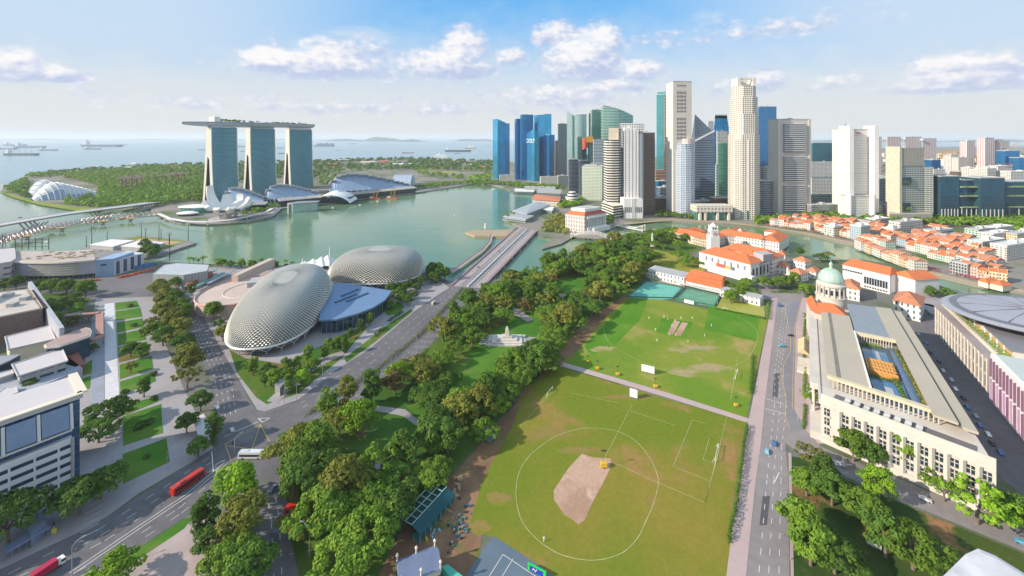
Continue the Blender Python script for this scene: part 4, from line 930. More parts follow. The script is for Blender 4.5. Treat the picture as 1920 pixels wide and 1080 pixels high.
def lattice(px, py, h, w, lab):
    c = G(px, py); m = MB()
    for i, j in ((-1,-1),(1,-1),(1,1),(-1,1)): m.tube(c+V_((i*w, j*w, 0)), c+V_((i*w, j*w, h)), .28, n=4)
    k = int(h/4)
    for i in range(k):
        for a, b in (((-1,-1),(1,-1)),((1,-1),(1,1)),((1,1),(-1,1)),((-1,1),(-1,-1))): m.beam(c+V_((a[0]*w, a[1]*w, i*4)), c+V_((b[0]*w, b[1]*w, i*4+4)), .2, .2)
    label(m.build('lattice_mast', mat('mast_mauve', (.2,.14,.18), .7)), lab, 'lattice mast')
lattice(5, 478, 30, 2, 'steel lattice mast at the left edge by the helix footbridge')
m = MB(); m.prism(GP([(872,436),(890,432),(960,431),(968,436),(962,444),(890,443)]), -2.6, .8); label(m.build('jetty', QUAY), 'flat stone jetty jutting into the bay left of the road bridge', 'jetty')
def fountain():
    c = G(910, 428); r = thing('lion_fountain', 'small white lion headed statue spouting water on the jetty', 'statue', c); m = MB()
    m.lathe([(2.4,0),(2.2,1),(1.6,2)], c, 10); m.build('plinth', CREAM, r); m = MB(); m.lathe([(1.5,2),(1.7,4),(1.2,6),(1.5,7.4),(1.1,8.6),(.1,9)], c, 10); m.build('body', WHT, r)
fountain()
GLZ = facade('low_glass_front', (.45,.47,.5), (.10,.2,.25), 4, 4, .85, .7, var=.5)
def pavil(pts, h, lab, roof=None, name='waterfront_hall', wallm=None, over=1.06, cat='hall', curve=0):
    P = GP(pts); c = sum(P, V_())/len(P); r = thing(name, lab, cat, c)
    m = MB(); m.prism(P, 0, h); m.build('wall', wallm or GLZ, r)
    m = MB(); Q = [c+(p-c)*over for p in P]; m.prism(Q, h, h+1.2)
    if curve: m.loft([[c+(p-c)*over*s+V_((0,0,h+1.2+curve*(1-s*s))) for p in P] for s in (1, .75, .5, .2)])
    m.build('roof', roof or ROOFG, r); return r
pavil([(945,412),(985,418),(1000,411),(965,405)], 6, 'low wave roofed restaurant at the jetty', mat('silver_roof', (.5,.5,.5), .5, .4), curve=2)
pavil([(962,404),(988,410),(1030,392),(1006,386)], 9, 'long grey shell roofed waterfront building behind the jetty', MATS['silver_roof'], curve=4)
pavil([(1002,396),(1035,400),(1038,394),(1008,391)], 6, 'white flat canopy over the bridge head', WHT)
RED = mat('red_tile_roof', (.52,.19,.10), .75, nscale=.3, namt=.2, fine=.1, fscale=1.2)
COLW = facade('colonial_wall', (.62,.57,.50), (.06,.07,.08), 3.4, 4.2, .42, .58, groughness=.4, gmetal=.1, var=.4)
pavil([(998,383),(1048,387),(1050,378),(1004,374)], 12, 'old red roofed pier building on the bay', RED, wallm=COLW, curve=3)
pavil([(1008,372),(1050,374),(1052,366),(1010,364)], 15, 'blue green glass waterfront building behind the red roofed pier', ROOFG, wallm=facade('teal_low', (.35,.4,.42), (.08,.22,.26), 3, 4, .85, .75))
pavil([(966,362),(1000,363),(1002,358),(966,357)], 5, 'white roofed clubhouse on the far promontory of the bay', WHT)
pavil([(985,359),(1040,360),(1040,355),(985,354)], 8, 'low beige hall before the blue towers', ROOFG, wallm=CREAM)
def rounded_pav():
    c = G(1073, 381); r = thing('round_tower_pavilion', 'round white banded pavilion with disc roofs beside the green gridded office', 'pavilion', c)
    for i, (R_, z) in enumerate(((13,0),(15,7),(17,13),(12,20))): 
        m = MB(); m.lathe([(R_,z),(R_,z+4)], c, 24); m.build('floor_ring', WHT, r); m = MB(); m.lathe([(R_*.85,z+4),(R_*.85,z+7)], c, 24); m.build('glass_band', DARKG, r)
    m = MB(); m.lathe([(9,27),(9,29),(.1,30)], c, 20); m.build('roof', WHT, r)
rounded_pav()
woodland('woodland', [(1048,392),(1092,384),(1092,372),(1062,380),(1046,384)], 9, 8, F_BRIGHT, 'bright green trees behind the old columned hotel', (5,7))
woodland('woodland', [(1020,420),(1050,400),(1062,415),(1068,440),(1040,440),(1015,432)], 9, 9, F_OLIVE, 'olive trees and palms between the bridge head and the columned hotel', (3.5,5.5))
def road_bridge():
    L = GP([(830,545),(875,517),(970,427)]); Rr = GP([(925,527),(1007,434)])
    a0, a1, b1, b0 = G(846,537), G(970,427), G(1007,434), G(905,541); c = (a0+b1)/2
    r = thing('avenue_bridge', 'wide low road bridge with mauve flagged railings crossing the river mouth', 'bridge', c)
    m = MB(); m.prism([a0,a1,b1,b0], -.6, .5); m.build('deck', ASPH2, r)
    m = MB(); d = (b1-b0)
    for k in range(1, 7):
        p = b0+d*k/7; q = a0+(a1-a0)*k/7; m.beam(V_((p.x, p.y, -1.6))+(p-q)*.03, V_((q.x, q.y, -1.6)), 2.4, 2.2)
    m.build('piers', CONC, r)
    MAUVE = mat('mauve_railing', (.38,.25,.30), .7, namt=.2, nscale=.3)
    for nm, (p, q) in (('railing', (a0, a1)), ('railing', (b0, b1))):
        m = MB(); m.beam(p+V_((0,0,1.0)), q+V_((0,0,1.0)), 1.2, 1.4); n = int((q-p).length/5)
        for i in range(n): e = p+(q-p)*i/n; m.beam(e+V_((0,0,.5)), e+V_((0,0,3.4)), .5, .9)
        m.build(nm, MAUVE, r)
    for k in (.17, .83):
        p, q = a0.lerp(b0, k), a1.lerp(b1, k); m = MB(); w = .045
        m.prism([a0.lerp(b0, k-w*2.2), a1.lerp(b1, k-w*2.2), a1.lerp(b1, k+w*2.2), a0.lerp(b0, k+w*2.2)], .5, .72); m.build('pavement', mat('greyish_paving', (.33,.29,.29), .85), r)
    m = MB(); p, q = a0.lerp(b0, .52), a1.lerp(b1, .52); m.beam(p+V_((0,0,1)), q+V_((0,0,1)), 1.6, 1.2); m.build('median_barrier', mat('pale_barrier', (.5,.55,.62), .6), r)
    lines('lane_marking', [[a0.lerp(b0, t), a1.lerp(b1, t)] for t in (.32,.42,.62,.72)], .3, WHITE, .56, 4, 6)
road_bridge()
m = MB(); foot = GP([(846,512),(880,488),(905,470),(918,455),(922,440)]); 
for a, b in zip(foot, foot[1:]):
    m.beam(a+V_((0,0,.6)), b+V_((0,0,.6)), 5, .5); m.beam(a+V_((-2.4,0,1.6)), b+V_((-2.4,0,1.6)), .2, 1); m.beam(a+V_((0,0,-3)), a+V_((0,0,.5)), 1, 1)
label(m.build('jubilee_footbridge', PINK), 'curved pink footbridge beside the avenue bridge', 'footbridge')
def truss():
    a, b = G(1073,441), G(1150,448); a, b = G(1074,443), G(1148,449); d = (b-a); L = d.length; d.normalize(); q = V_((-d.y, d.x, 0)); c = (a+b)/2
    r = thing('arched_truss_bridge', 'white steel arched truss bridge over the river mouth', 'bridge', c)
    W_ = mat('white_steel', (.62,.60,.56), .5, .1)
    m = MB(); m.beam(a+V_((0,0,1)), b+V_((0,0,1)), 17, 1); m.build('deck', ASPH2, r)
    for s in (-8.5, 0, 8.5):
        m = MB(); N = 14; P = [a+d*L*i/N+q*s+V_((0,0,2+7.5*sin(pi*i/N))) for i in range(N+1)]; Q = [a+d*L*i/N+q*s+V_((0,0,1.2)) for i in range(N+1)]
        for u, v in zip(P, P[1:]): m.beam(u, v, .9, .9)
        for i in range(N): m.beam(Q[i], P[i], .45, .45); m.beam(Q[i], P[i+1], .35, .35); m.beam(P[i], Q[i+1], .35, .35)
        m.build('arch_truss', W_, r)
    m = MB()
    for i in range(2, 13): p = a+d*L*i/14+V_((0,0,2+7.5*sin(pi*i/14))); m.beam(p-q*8.5, p+q*8.5, .5, .5); p2 = a+d*L*(i+1)/14+V_((0,0,2+7.5*sin(pi*(i+1)/14))); m.beam(p-q*8.5, p2+q*8.5, .3, .3)
    m.build('cross_bracing', W_, r)
    for e in (a, b):
        for s in (-9, 9): m = MB(); p = e+q*s; m.box(p.x, p.y, 0, 3, 3, 6); m.lathe([(2.2,6),(1.8,7),(.1,8.4)], (p.x,p.y,0), 8); m.build('portal_pier', CREAM, r)
truss()
def cable_bridge():
    a, b = G(1156,424), G(1207,434); d = (b-a); L = d.length; d.normalize(); q = V_((-d.y, d.x, 0)); r = thing('suspension_footbridge', 'white iron suspension footbridge over the river left of the obelisk', 'footbridge', (a+b)/2); W_ = MATS['white_steel']
    m = MB(); m.beam(a+V_((0,0,1.5)), b+V_((0,0,1.5)), 8, .8); m.build('deck', CREAM, r)
    for s in (-4, 4):
        m = MB(); P = [a+d*L*t/12+q*s+V_((0,0,3+8*(abs(t-6)/6)**2)) for t in range(13)]
        for u, v in zip(P, P[1:]): m.beam(u, v, .8, .8)
        for p in P: m.beam(V_((p.x, p.y, 1.5)), p, .25, .25)
        m.build('chain', W_, r)
    for e in (a, b): m = MB(); [m.tube(e+q*s, e+q*s+V_((0,0,11.5)), 1.1, .8, 8) for s in (-4, 4)]; m.build('pylon', W_, r)
cable_bridge()
m = MB(); c = G(1223, 462); m.box(c.x, c.y, 0, 5, 5, 3); m.box(c.x, c.y, 3, 3.6, 3.6, 3); m.loft([[c+V_((i*w, j*w, z)) for i, j in ((-1,-1),(1,-1),(1,1),(-1,1))] for w, z in ((1.3,6),(.75,19),(.05,21))]); label(m.build('obelisk', WHT), 'slender white obelisk among trees near the suspension footbridge', 'obelisk')
SH = mat('sunshade_metal', (.475,.455,.40), .45, .35, nscale=.05, namt=.08)
DGL = facade('dome_glass', (.03,.07,.065), (.012,.055,.05), 2.5, 2.5, .9, .9, groughness=.1, gmetal=.5, var=.4, bump=0)
RIM = mat('rim_white', (.66,.66,.66), .4, .2)
def dome(c, ax, La, Wa, Hh, z0, lab, nu, nv, lean=0.0, open0=1.0, flip=False):
    c = V_((c[0], c[1], 0)); ax = V_((ax[0], ax[1], 0)).normalized(); sd = V_((-ax.y, ax.x, 0))
    r = thing('spiky_dome', lab, 'theatre dome', c, 'spiky twin theatre domes')
    def S(i, j):                       # i round the foot, j up the shell
        a = 2*pi*i/nu; t = pi/2*(j/nv)**.95; k = max(0, cos(t))**.56; ca, sa = cos(a), sin(a)
        u = La*k*abs(ca)**.82*(1 if ca > 0 else -1); v = Wa*k*abs(sa)**.82*(1 if sa > 0 else -1)
        return c+ax*(u+La*.06*sin(t))+sd*v+V_((0,0,z0+Hh*sin(t)**.92*(1+lean*u/La)))
    cen = c+V_((0,0,z0+Hh*.3))
    g = MB(); g.loft([[cen+(S(i, j)-cen)*.985 for i in range(nu)] for j in range(nv)], cap=True); g.build('glass_shell', DGL, r, smooth=True)
    s = MB()
    for j in range(nv-1):
        for i in range(nu):
            o = .5*(j % 2); Lp, Rp, Tp, Bp = S(i+o-.5, j), S(i+o+.5, j), S(i+o, min(nv-.4, j+1)), S(i+o, max(0, j-1)); n = (Rp-Lp).cross(Tp-Bp)
            if n.length < 1e-5: continue
            n.normalize(); n = n if n.dot(Lp-cen) > 0 else -n
            up = max(0, n.z); size = (Tp-Bp).length*.5
            mid = (Lp+Rp)/2; op = size*(.8*(1-up)+.07)*open0; tip = mid+(Bp-mid)*min(1, .0+1.02*up**3.2)+n*op; L2, R2 = Lp.lerp(mid, .04)+n*.05, Rp.lerp(mid, .04)+n*.05
            s.face([Tp, L2, tip]); s.face([Tp, tip, R2])
    s.face([S(i, nv-1.6)+V_((0,0,.25)) for i in range(nu)]); s.build('sunshades', SH, r)
    N = 48; rimp = [S(nu*k/N, 0)+V_((0,0,-.3)) for k in range(N+1)]
    m = MB(); m.path(rimp, 1.0, 6); m.build('rim_beam', RIM, r)
    for k in range(0, N, 2):
        p, q = rimp[k], rimp[k+2] if k+2 <= N else rimp[-1]
        f = (p+q)/2; f = c+(f-c)*.93; f.z = 0
        m = MB(); m.tube(f+V_((0,0,0)), f+V_((0,0,2.0)), .45, n=5); m.tube(f+V_((0,0,2)), p, .42, n=5); m.tube(f+V_((0,0,2)), q, .42, n=5); m.build('forked_column', RIM, r)
    m = MB(); m.prism([c+(V_((p.x, p.y, 0))-c)*.84 for p in rimp[:-1]], 0, z0-.4); m.build('foyer_wall', facade('foyer_glass', (.40,.28,.26), (.12,.12,.13), 5, 8, .7, .8, var=.3), r)
dome((-207, 387), (-.22,.97), 73, 35.5, 28, 8, 'left and nearer of the two spiky metal domes, long and egg shaped', 112, 38, lean=.12)
dome((-158, 497), (1,.05), 53, 42, 26, 8, 'right and farther of the two spiky metal domes, wide and rounded', 104, 34)
BMET = mat('blue_grey_roof', (.17,.27,.43), .5, .35, nscale=.1, namt=.05)
def wedge():
    P = [G(x, y, 13) for x, y in [(608,538),(640,530),(735,545),(722,562),(700,576),(672,587),(632,598),(598,600)]]; c = sum(P, V_())/len(P); c.z = 0
    r = thing('foyer_building', 'blue metal wedge roof between the two spiky domes', 'foyer', c)
    m = MB(); m.prism(P, 11.6, 13, bottom=True); m.build('roof', BMET, r)
    m = MB(); 
    for x0, y0, x1, y1 in ((640,556,672,543),(628,568,668,552),(650,566,690,550)): m.beam(G(x0,y0,13)+V_((0,0,.4)), G(x1,y1,13)+V_((0,0,.4)), 2.2, .9)
    m.build('roof_ridges', mat('dark_blue_ridge', (.06,.11,.2), .5, .3), r)
    m = MB(); Q = [c+(p-c)*.93 for p in P]; m.prism(Q, 0, 11.6); m.build('wall', facade('foyer_wall2', (.2,.24,.3), (.04,.09,.14), 4, 11, .9, .9), r)
    a, b = G(604,612), G(631,606); m = MB(); m.beam(a+V_((0,-1,5.5)), b+V_((0,-1,5.5)), .5, 8); m.build('yellow_banner', mat('banner_yellow', (.62,.36,.06), .6, nscale=.2, namt=.2), r)
    a, b = G(606,612), G(617,610); m = MB(); m.beam(a+V_((0,-1.4,4)), b+V_((0,-1.4,4)), .3, 3.2); m.build('banner_print', mat('banner_brown', (.2,.08,.03), .6), r)
wedge()
def round_terrace():
    c = G(468, 545, 9); c.z = 0; r = thing('round_terrace', 'beige round terrace building hugging the nearer spiky dome', 'terrace building', c)
    P = [c+V_((38*cos(a)-6, 44*sin(a), 0)) for a in [2*pi*k/40 for k in range(40)]]
    m = MB(); m.prism(P, 0, 10); m.build('drum', mat('beige_pink', (.50,.40,.35), .8, nscale=.06), r)
    m = MB(); m.path([p+V_((0,0,10.6)) for p in P+[P[0]]], .8, 4); m.build('parapet', mat('coral_parapet', (.55,.30,.24), .8), r)
    m = MB(); m.box(c.x+6, c.y+18, 10, 30, 18, 5, .3); m.box(c.x+20, c.y+2, 10, 16, 14, 4, .3); m.build('plant_room', GREYC, r)
    m = MB(); m.path([p+V_((0,0,10.2)) for p in [c+V_((22*cos(a), 24*sin(a), 0)) for a in [2*pi*k/24 for k in range(25)]]], .35, 4); m.build('floor_rings', CREAM, r)
    m = MB(); a, b = G(440,525,12), G(510,492,12); m.beam(a, b, 7, 10); m.build('long_wing', MATS['beige_pink'], r)
round_terrace()
def sail_roof():
    c = G(596, 503); r = thing('tensile_canopy', 'white tent canopy with tall pointed mast behind the nearer dome', 'canopy', c); W_ = mat('tent_fabric', (.75,.75,.75), .6)
    for i, (x, y, h) in enumerate(((570,505,9),(585,503,11),(600,502,13),(612,500,14))):
        p = G(x, y); m = MB(); m.loft([[p+V_((a*9, b*12, z)) for a, b in ((-1,-1),(1,-1),(1,1),(-1,1))] for z in (5,)]+[[p+V_((a*.5, b*.5+3, h)) for a, b in ((-1,-1),(1,-1),(1,1),(-1,1))]]); m.build('fabric_peak', W_, r)
    for x, h in ((618,29),(567,15),(588,13)): p = G(x, 505); m = MB(); m.lathe([(1.0,0),(1.1,h*.5),(.1,h)], p, 6); m.build('mast', W_, r)
sail_roof()
woodland('woodland', [(110,375),(200,352),(385,330),(385,360),(300,380),(190,390)], 42, 41, F_BRIGHT, 'lighter tree crowns scattered through the gardens', (6,9))
woodland('woodland', [(70,335),(385,316),(385,345),(200,350)], 60, 42, F_OLIVE, 'olive tree crowns scattered through the far gardens', (7,10))
for i, (x, Y, w_, h_, mm) in enumerate(((240,2150,40,14,WHT),(252,2300,26,24,WHT),(262,2100,34,9,CREAM),(320,2250,60,12,RED),(338,2200,50,10,RED),(355,2050,30,9,WHT),(150,2000,60,8,GREYC),(180,2300,50,8,ROOFG),(290,1750,44,8,GREYC),(640,2900,120,12,WHT),(690,2700,90,10,CREAM),(720,2800,60,9,RED),(755,2500,120,10,WHT),(625,2500,60,10,RED),(880,2450,60,9,CREAM),(905,2250,50,9,RED))):
    c = AT(x, Y); m = MB(); m.box(c.x, c.y, 0, w_, 22, h_, .2); m.gable((c.x-w_*.5, c.y), (c.x+w_*.5, c.y+1), 24, h_, 4); label(m.build('low_hall', mm), ['white hall among the far gardens','white tower hall among the far gardens','cream hall among the far gardens','red roofed hall left of the hotel towers','second red roofed hall left of the hotel towers','small white hall left of the hotel towers','grey shed on the far garden shore','dark shed on the far garden shore','grey hall in the middle of the gardens','long white shed near the sea right of the hotels','cream shed near the sea','small red shed near the sea','long white shed above the largest arched hall','red shed right of the hotel towers','cream shed on the open land','red shed left of the leftmost blue tower'][i], 'hall')
woodland('woodland', [(372,383),(425,374),(425,366),(380,362),(366,372)], 11, 61, F_MID, 'trees hiding the feet of the nearest hotel tower', (9,12))
def corner_plan(xl, xc, xr, Y, deg, dl=None, dr=None):
    th = radians(deg); K = AT(xc, Y); L = V_((-cos(th), sin(th), 0)); R = V_((sin(th), cos(th), 0))
    def ext(D, x, dflt):
        t = (x-960)/F
        if dflt is not None: return dflt
        den = D.x-t*D.y
        a = (t*K.y-K.x)/den if abs(den) > 1e-6 else 20
        return max(4, min(abs(a), 90))
    a, b = ext(L, xl, dl), ext(R, xr, dr)
    return [K, K+R*b, K+R*b+L*a, K+L*a], K, L, R, a, b
RT = mat('roof_plant', (.42,.42,.41), .8, nscale=.1, namt=.12)
def tower(lab, xl, xc, xr, ytop, base, m, deg=80, Y=None, dl=None, dr=None, top='flat', name='office_tower', group=None, roofm=None, plant=1, cut=0, podium=None, z0=0):
    """base = picture row of the foot (or Y = depth); ytop = row of the roof at the near corner"""
    Y = Y or 165*F/(base-HY); P, K, L, R, a, b = corner_plan(xl, xc, xr, Y, deg, dl, dr); h = HT(ytop, Y); c = sum(P, V_())/4
    r = thing(name, lab, 'tower' if h > 60 else 'building', c, group)
    w = MB()
    if top == 'slant':      # roof falls from the near corner to the far right
        hs = [h, h-cut, h-cut, h]; w.idx([(p.x,p.y,z0) for p in P]+[(p.x,p.y,q) for p, q in zip(P, hs)], [(0,1,5,4),(1,2,6,5),(2,3,7,6),(3,0,4,7),(4,5,6,7)])
    elif top == 'slantl':
        hs = [h, h, h-cut, h-cut]; w.idx([(p.x,p.y,z0) for p in P]+[(p.x,p.y,q) for p, q in zip(P, hs)], [(0,1,5,4),(1,2,6,5),(2,3,7,6),(3,0,4,7),(4,5,6,7)])
    else: w.prism(P, z0, h)
    w.build('tower_body', m, r)
    if top == 'flat':
        q = MB(); ins = [c+(p-c)*.97 for p in P]; q.prism(ins, h, h+.25)
        q.build('roof', roofm or RT, r)
        e = MB()
        for p, s in zip(P, P[1:]+P[:1]): e.beam(p+V_((0,0,h+.5)), s+V_((0,0,h+.5)), .8, 1.6)
        e.build('parapet', roofm or RT, r)
        if plant:
            rnd = random.Random(int(xl*7+ytop)); q = MB(); s = min(a, b)
            q.box(c.x, c.y, h+.2, s*.42, s*.34, rnd.uniform(2.5, 5), -radians(deg)); q.box(c.x+s*.2, c.y+s*.22, h+.2, s*.2, s*.18, rnd.uniform(2, 4), -radians(deg)); q.box(c.x-s*.26, c.y+s*.1, h+.2, s*.14, s*.3, 2.2, -radians(deg))
            q.build('plant_room', roofm or RT, r)
    if podium:
        z, k, pm = podium; q = MB(); q.prism([c+(p-c)*k for p in P], 0, z); q.build('podium', pm, r)
    return r, P, h
def extra(r, P, name, m, z0, z1, k=1.0, shift=(0, 0), plan=None):
    c = sum(P, V_())/len(P); q = MB(); q.prism(plan or [c+V_((*shift, 0))+(p-c)*k for p in P], z0, z1); return q.build(name, m, r)
BL1 = facade('blue_curtain_wall', (.04,.22,.36), (.04,.40,.68), 3.2, 4.0, .94, .86, groughness=.10, gmetal=.8, var=.7, bump=.1)
BL2 = facade('dark_blue_curtain_wall', (.02,.13,.27), (.02,.22,.50), 2.4, 4.0, .9, .84, groughness=.12, gmetal=.75, var=.7, bump=.1)
GR1 = facade('green_curtain_wall', (.35,.45,.38), (.10,.36,.30), 3.0, 4.0, .92, .78, groughness=.12, gmetal=.75, var=.8, bump=.1)
GR2 = facade('pale_green_glass', (.52,.58,.46), (.30,.44,.36), 2.6, 3.8, .85, .7, groughness=.15, gmetal=.6, var=.7, bump=.1)
GRY = facade('grey_ribbed', (.34,.36,.36), (.10,.14,.15), 2.6, 3.8, .6, .7, var=.6)
DKG = facade('dark_grey_bands', (.24,.26,.30), (.05,.08,.12), 30, 3.8, 1.0, .62, var=.4)
GRID = facade('pale_green_grid', (.62,.66,.54), (.10,.20,.17), 4.2, 3.9, .7, .42, groughness=.3, gmetal=.3, var=.5)
BAND = facade('cream_dark_bands', (.66,.62,.53), (.03,.04,.06), 60, 5.4, 1.0, .52, groughness=.2, gmetal=.4, var=.4)
SLAT = facade('white_blue_bands', (.66,.66,.64), (.08,.14,.22), 40, 4.2, 1.0, .5, var=.4)
SLOT = facade('white_slot_windows', (.72,.71,.70), (.04,.05,.08), 7.2, 4.6, .26, .62, groughness=.3, gmetal=.2, var=.5)
BRN = facade('brown_stone_grid', (.16,.105,.085), (.055,.05,.055), 1.8, 3.7, .62, .6, groughness=.2, gmetal=.5, var=1.0)
TEAL = facade('teal_curtain_wall', (.12,.28,.28), (.06,.34,.37), 3, 4, .94, .9, groughness=.1, gmetal=.75, var=.5, bump=.1)
PNK = facade('pink_granite_bands', (.50,.27,.19), (.06,.09,.1), 40, 4.2, 1.0, .5, var=.4)
PUNCH = facade('white_punched_windows', (.63,.59,.52), (.05,.05,.06), 4.3, 4.1, .52, .5, groughness=.3, gmetal=.2, var=.4)
PUNCH2 = facade('pale_punched_windows', (.66,.63,.56), (.05,.055,.065), 3.9, 4.2, .42, .42, groughness=.3, gmetal=.2, var=.4)
ROUND = facade('bluish_grid', (.48,.54,.62), (.09,.15,.24), 3.2, 3.8, .62, .58, groughness=.25, gmetal=.4, var=.5)
PYR = facade('slate_glass_bands', (.26,.30,.36), (.06,.11,.17), 24, 4.0, 1.0, .66, groughness=.15, gmetal=.6, var=.7)
PLAIN = mat('warm_grey_stone', (.57,.53,.48), .75, nscale=.03, namt=.06, fine=.03, fscale=.5)
RIBW = facade('ribbed_block', (.64,.62,.58), (.07,.09,.12), 60, 4.3, 1.0, .56, groughness=.3, gmetal=.3, var=.6)
BLF = facade('blue_finned', (.12,.25,.42), (.05,.20,.42), 3.4, 4.2, .78, .95, groughness=.12, gmetal=.75, var=.5, bump=.2)
HSB = facade('white_panel_lines', (.70,.68,.62), (.40,.39,.36), 80, 5.2, 1.0, .18, groughness=.5, gmetal=.0, var=.5)
RES = facade('residential_stripes', (.60,.54,.53), (.30,.18,.20), 6.5, 3.0, .34, 1.0, groughness=.6, gmetal=0, var=.5)
RES2 = facade('residential_grid', (.60,.57,.52), (.15,.14,.16), 4.2, 3.0, .5, .55, groughness=.4, gmetal=.1, var=.6)
WOFF = facade('white_office_grid', (.62,.60,.55), (.16,.18,.2), 4.2, 3.8, .6, .5, var=.5)
BGE = facade('beige_ribs', (.40,.37,.31), (.20,.20,.18), 3.4, 60, .36, 1.0, groughness=.6, gmetal=0, var=.3)
BGE2 = facade('grey_green_bands', (.42,.42,.38), (.12,.17,.18), 5.5, 4.2, .82, .45, var=.6)
DBL = facade('dark_teal_glass', (.035,.08,.11), (.03,.10,.15), 4, 4, .9, .85, groughness=.12, gmetal=.6, var=.9, bump=.1)
DGN = facade('deep_green_glass', (.05,.14,.16), (.03,.15,.18), 4, 4, .9, .85, groughness=.15, gmetal=.6, var=.5)
r, P, h = tower('leftmost blue glass tower with slanting top by the bay', 924, 933, 948, 223, 336, BL1, 62, top='slant', cut=14); c = P[1]
extra(r, [c, c+V_((16,28,0)), c+V_((0,44,0)), c+V_((-22,18,0))], 'rear_wing', BL2, 0, HT(231, 1700))
tower('blue glass tower with stepped top behind the lettered one', 975, 978, 1000, 215, 338, BL2, 70, name='office_tower')
tower('lower blue shoulder tower left of the stepped blue tower', 965, 968, 977, 223, 337, BL2, 70, plant=0)
r, P, h = tower('tall blue glass tower, brightest face, right of the lettered one', 1001, 1022, 1034, 214, 339, BL1, 58, plant=0)
tower('dark blue block at the right foot of the tall blue tower', 1022, 1030, 1040, 253, 340, BL2, 60, plant=0)
def lettered():
    Y = 1600; P, K, L, R, a, b = corner_plan(980, 1002, 1011, Y, 60); h0, h1 = HT(256, Y), HT(241, Y); c = sum(P, V_())/4
    r = thing('office_tower', 'blue glass tower with pointed gable top and white letters', 'tower', c); m = MB()
    hs = [h1, h0+6, h0, h0+2]; m.idx([(p.x,p.y,0) for p in P]+[(p.x,p.y,q) for p, q in zip(P, hs)], [(0,1,5,4),(1,2,6,5),(2,3,7,6),(3,0,4,7),(4,5,6,7)]); m.build('tower_body', BL1, r)
    cu = bpy.data.curves.new('rooftop_letters', 'FONT'); cu.body = 'WOOLY'; cu.size = 15; cu.extrude = .6; cu.materials.append(WHT); cu.size = a*.27; o = bpy.data.objects.new('tmp', cu); COL.objects.link(o); bpy.context.view_layer.update(); me = bpy.data.meshes.new_from_object(o); bpy.data.objects.remove(o); o = bpy.data.objects.new('rooftop_letters', me); COL.objects.link(o); o.parent = r
    d = -L; n = V_((-L.y, L.x, 0)); n = n if n.y < 0 else -n
    o.location = P[3]+L*-3+n*.8+V_((0,0,h0-24))-c; o.rotation_euler = (pi/2, 0, atan2(d.y, d.x))
    r2, P2, _ = tower('lowest blue glass slab in front of the lettered tower', 974, 994, 996, 269, 338, BL1, 50, plant=0, dr=14)
lettered()
tower('slim brown tower sliver behind the blue group', 1040, 1041, 1046, 264, 330, PNK, 70, plant=0)
tower('grey ribbed tower right of the blue group', 1046, 1048, 1063, 232, 335, GRY, 75)
def blade_tower():
    Y = 1450; c = AT(1082, Y+20); r = thing('office_tower', 'pale green glass tower with pointed blade on its left edge', 'tower', c); h = HT(215, Y)
    m = MB(); a0, a1 = AT(1072, Y), AT(1100, Y); w = (a1-a0).length
    P = [a0+V_((w*t, -9*sin(pi*t), 0)) for t in [k/10 for k in range(11)]]+[a1+V_((0,32,0)), a0+V_((0,32,0))]; m.prism(P, 0, h); m.build('tower_body', GR2, r)
    m = MB(); p = AT(1063, Y-2); m.prism([p, p+V_((18,-6,0)), p+V_((22,30,0)), p+V_((6,30,0))], 0, h-4); m.idx([p+V_((0,0,h-4)), p+V_((18,-6,h-4)), p+V_((6,30,h-4)), p+V_((1,0,HT(210,Y)+4))], [(0,1,3),(1,2,3),(2,0,3)]); m.build('blade', GR2, r)
    m = MB(); m.path([q+V_((0,0,h+1.2)) for q in P[:11]], 1.0, 4); m.build('crown_rail', WHT, r)
blade_tower()
tower('green glass tower left of the sail shaped one', 1107, 1110, 1131, 206, 0, GR1, 80, Y=1500)
tower('grey blue slice of tower left of the green glass tower', 1103, 1104, 1110, 213, 0, GRY, 80, Y=1520, plant=0)
def sail_tower():
    Y = 1420; r = thing('office_tower', 'green glass tower with curved sail top sweeping down to the right', 'tower', AT(1158, Y)); m = MB(); a, b = AT(1131, Y), AT(1187, Y+10); n = 14; R = []
    for i in range(n+1):
        t = i/n; p = a.lerp(b, t)+V_((0, -10*sin(pi*t), 0)); z = HT(197+20*t**1.35, Y); R.append([p, p+V_((0,34,0)), p+V_((0,34,z-6)), p+V_((0,0,z))])
    m.loft(R); m.build('tower_body', facade('green_wide_bands', (.40,.50,.42), (.10,.30,.27), 60, 5.2, 1.0, .66, groughness=.12, gmetal=.7, var=.6, bump=.1), r)
    m = MB(); m.path([q[3] for q in R], 1.1, 4); m.build('crown_rail', WHT, r)
sail_tower()
tower('low green glass tower in front of the pale green tower', 1081, 1083, 1093, 256, 0, GR1, 78, Y=1350)
tower('green glass slab right of the orange curved screen', 1102, 1104, 1116, 262, 0, GR1, 78, Y=1340, plant=0)
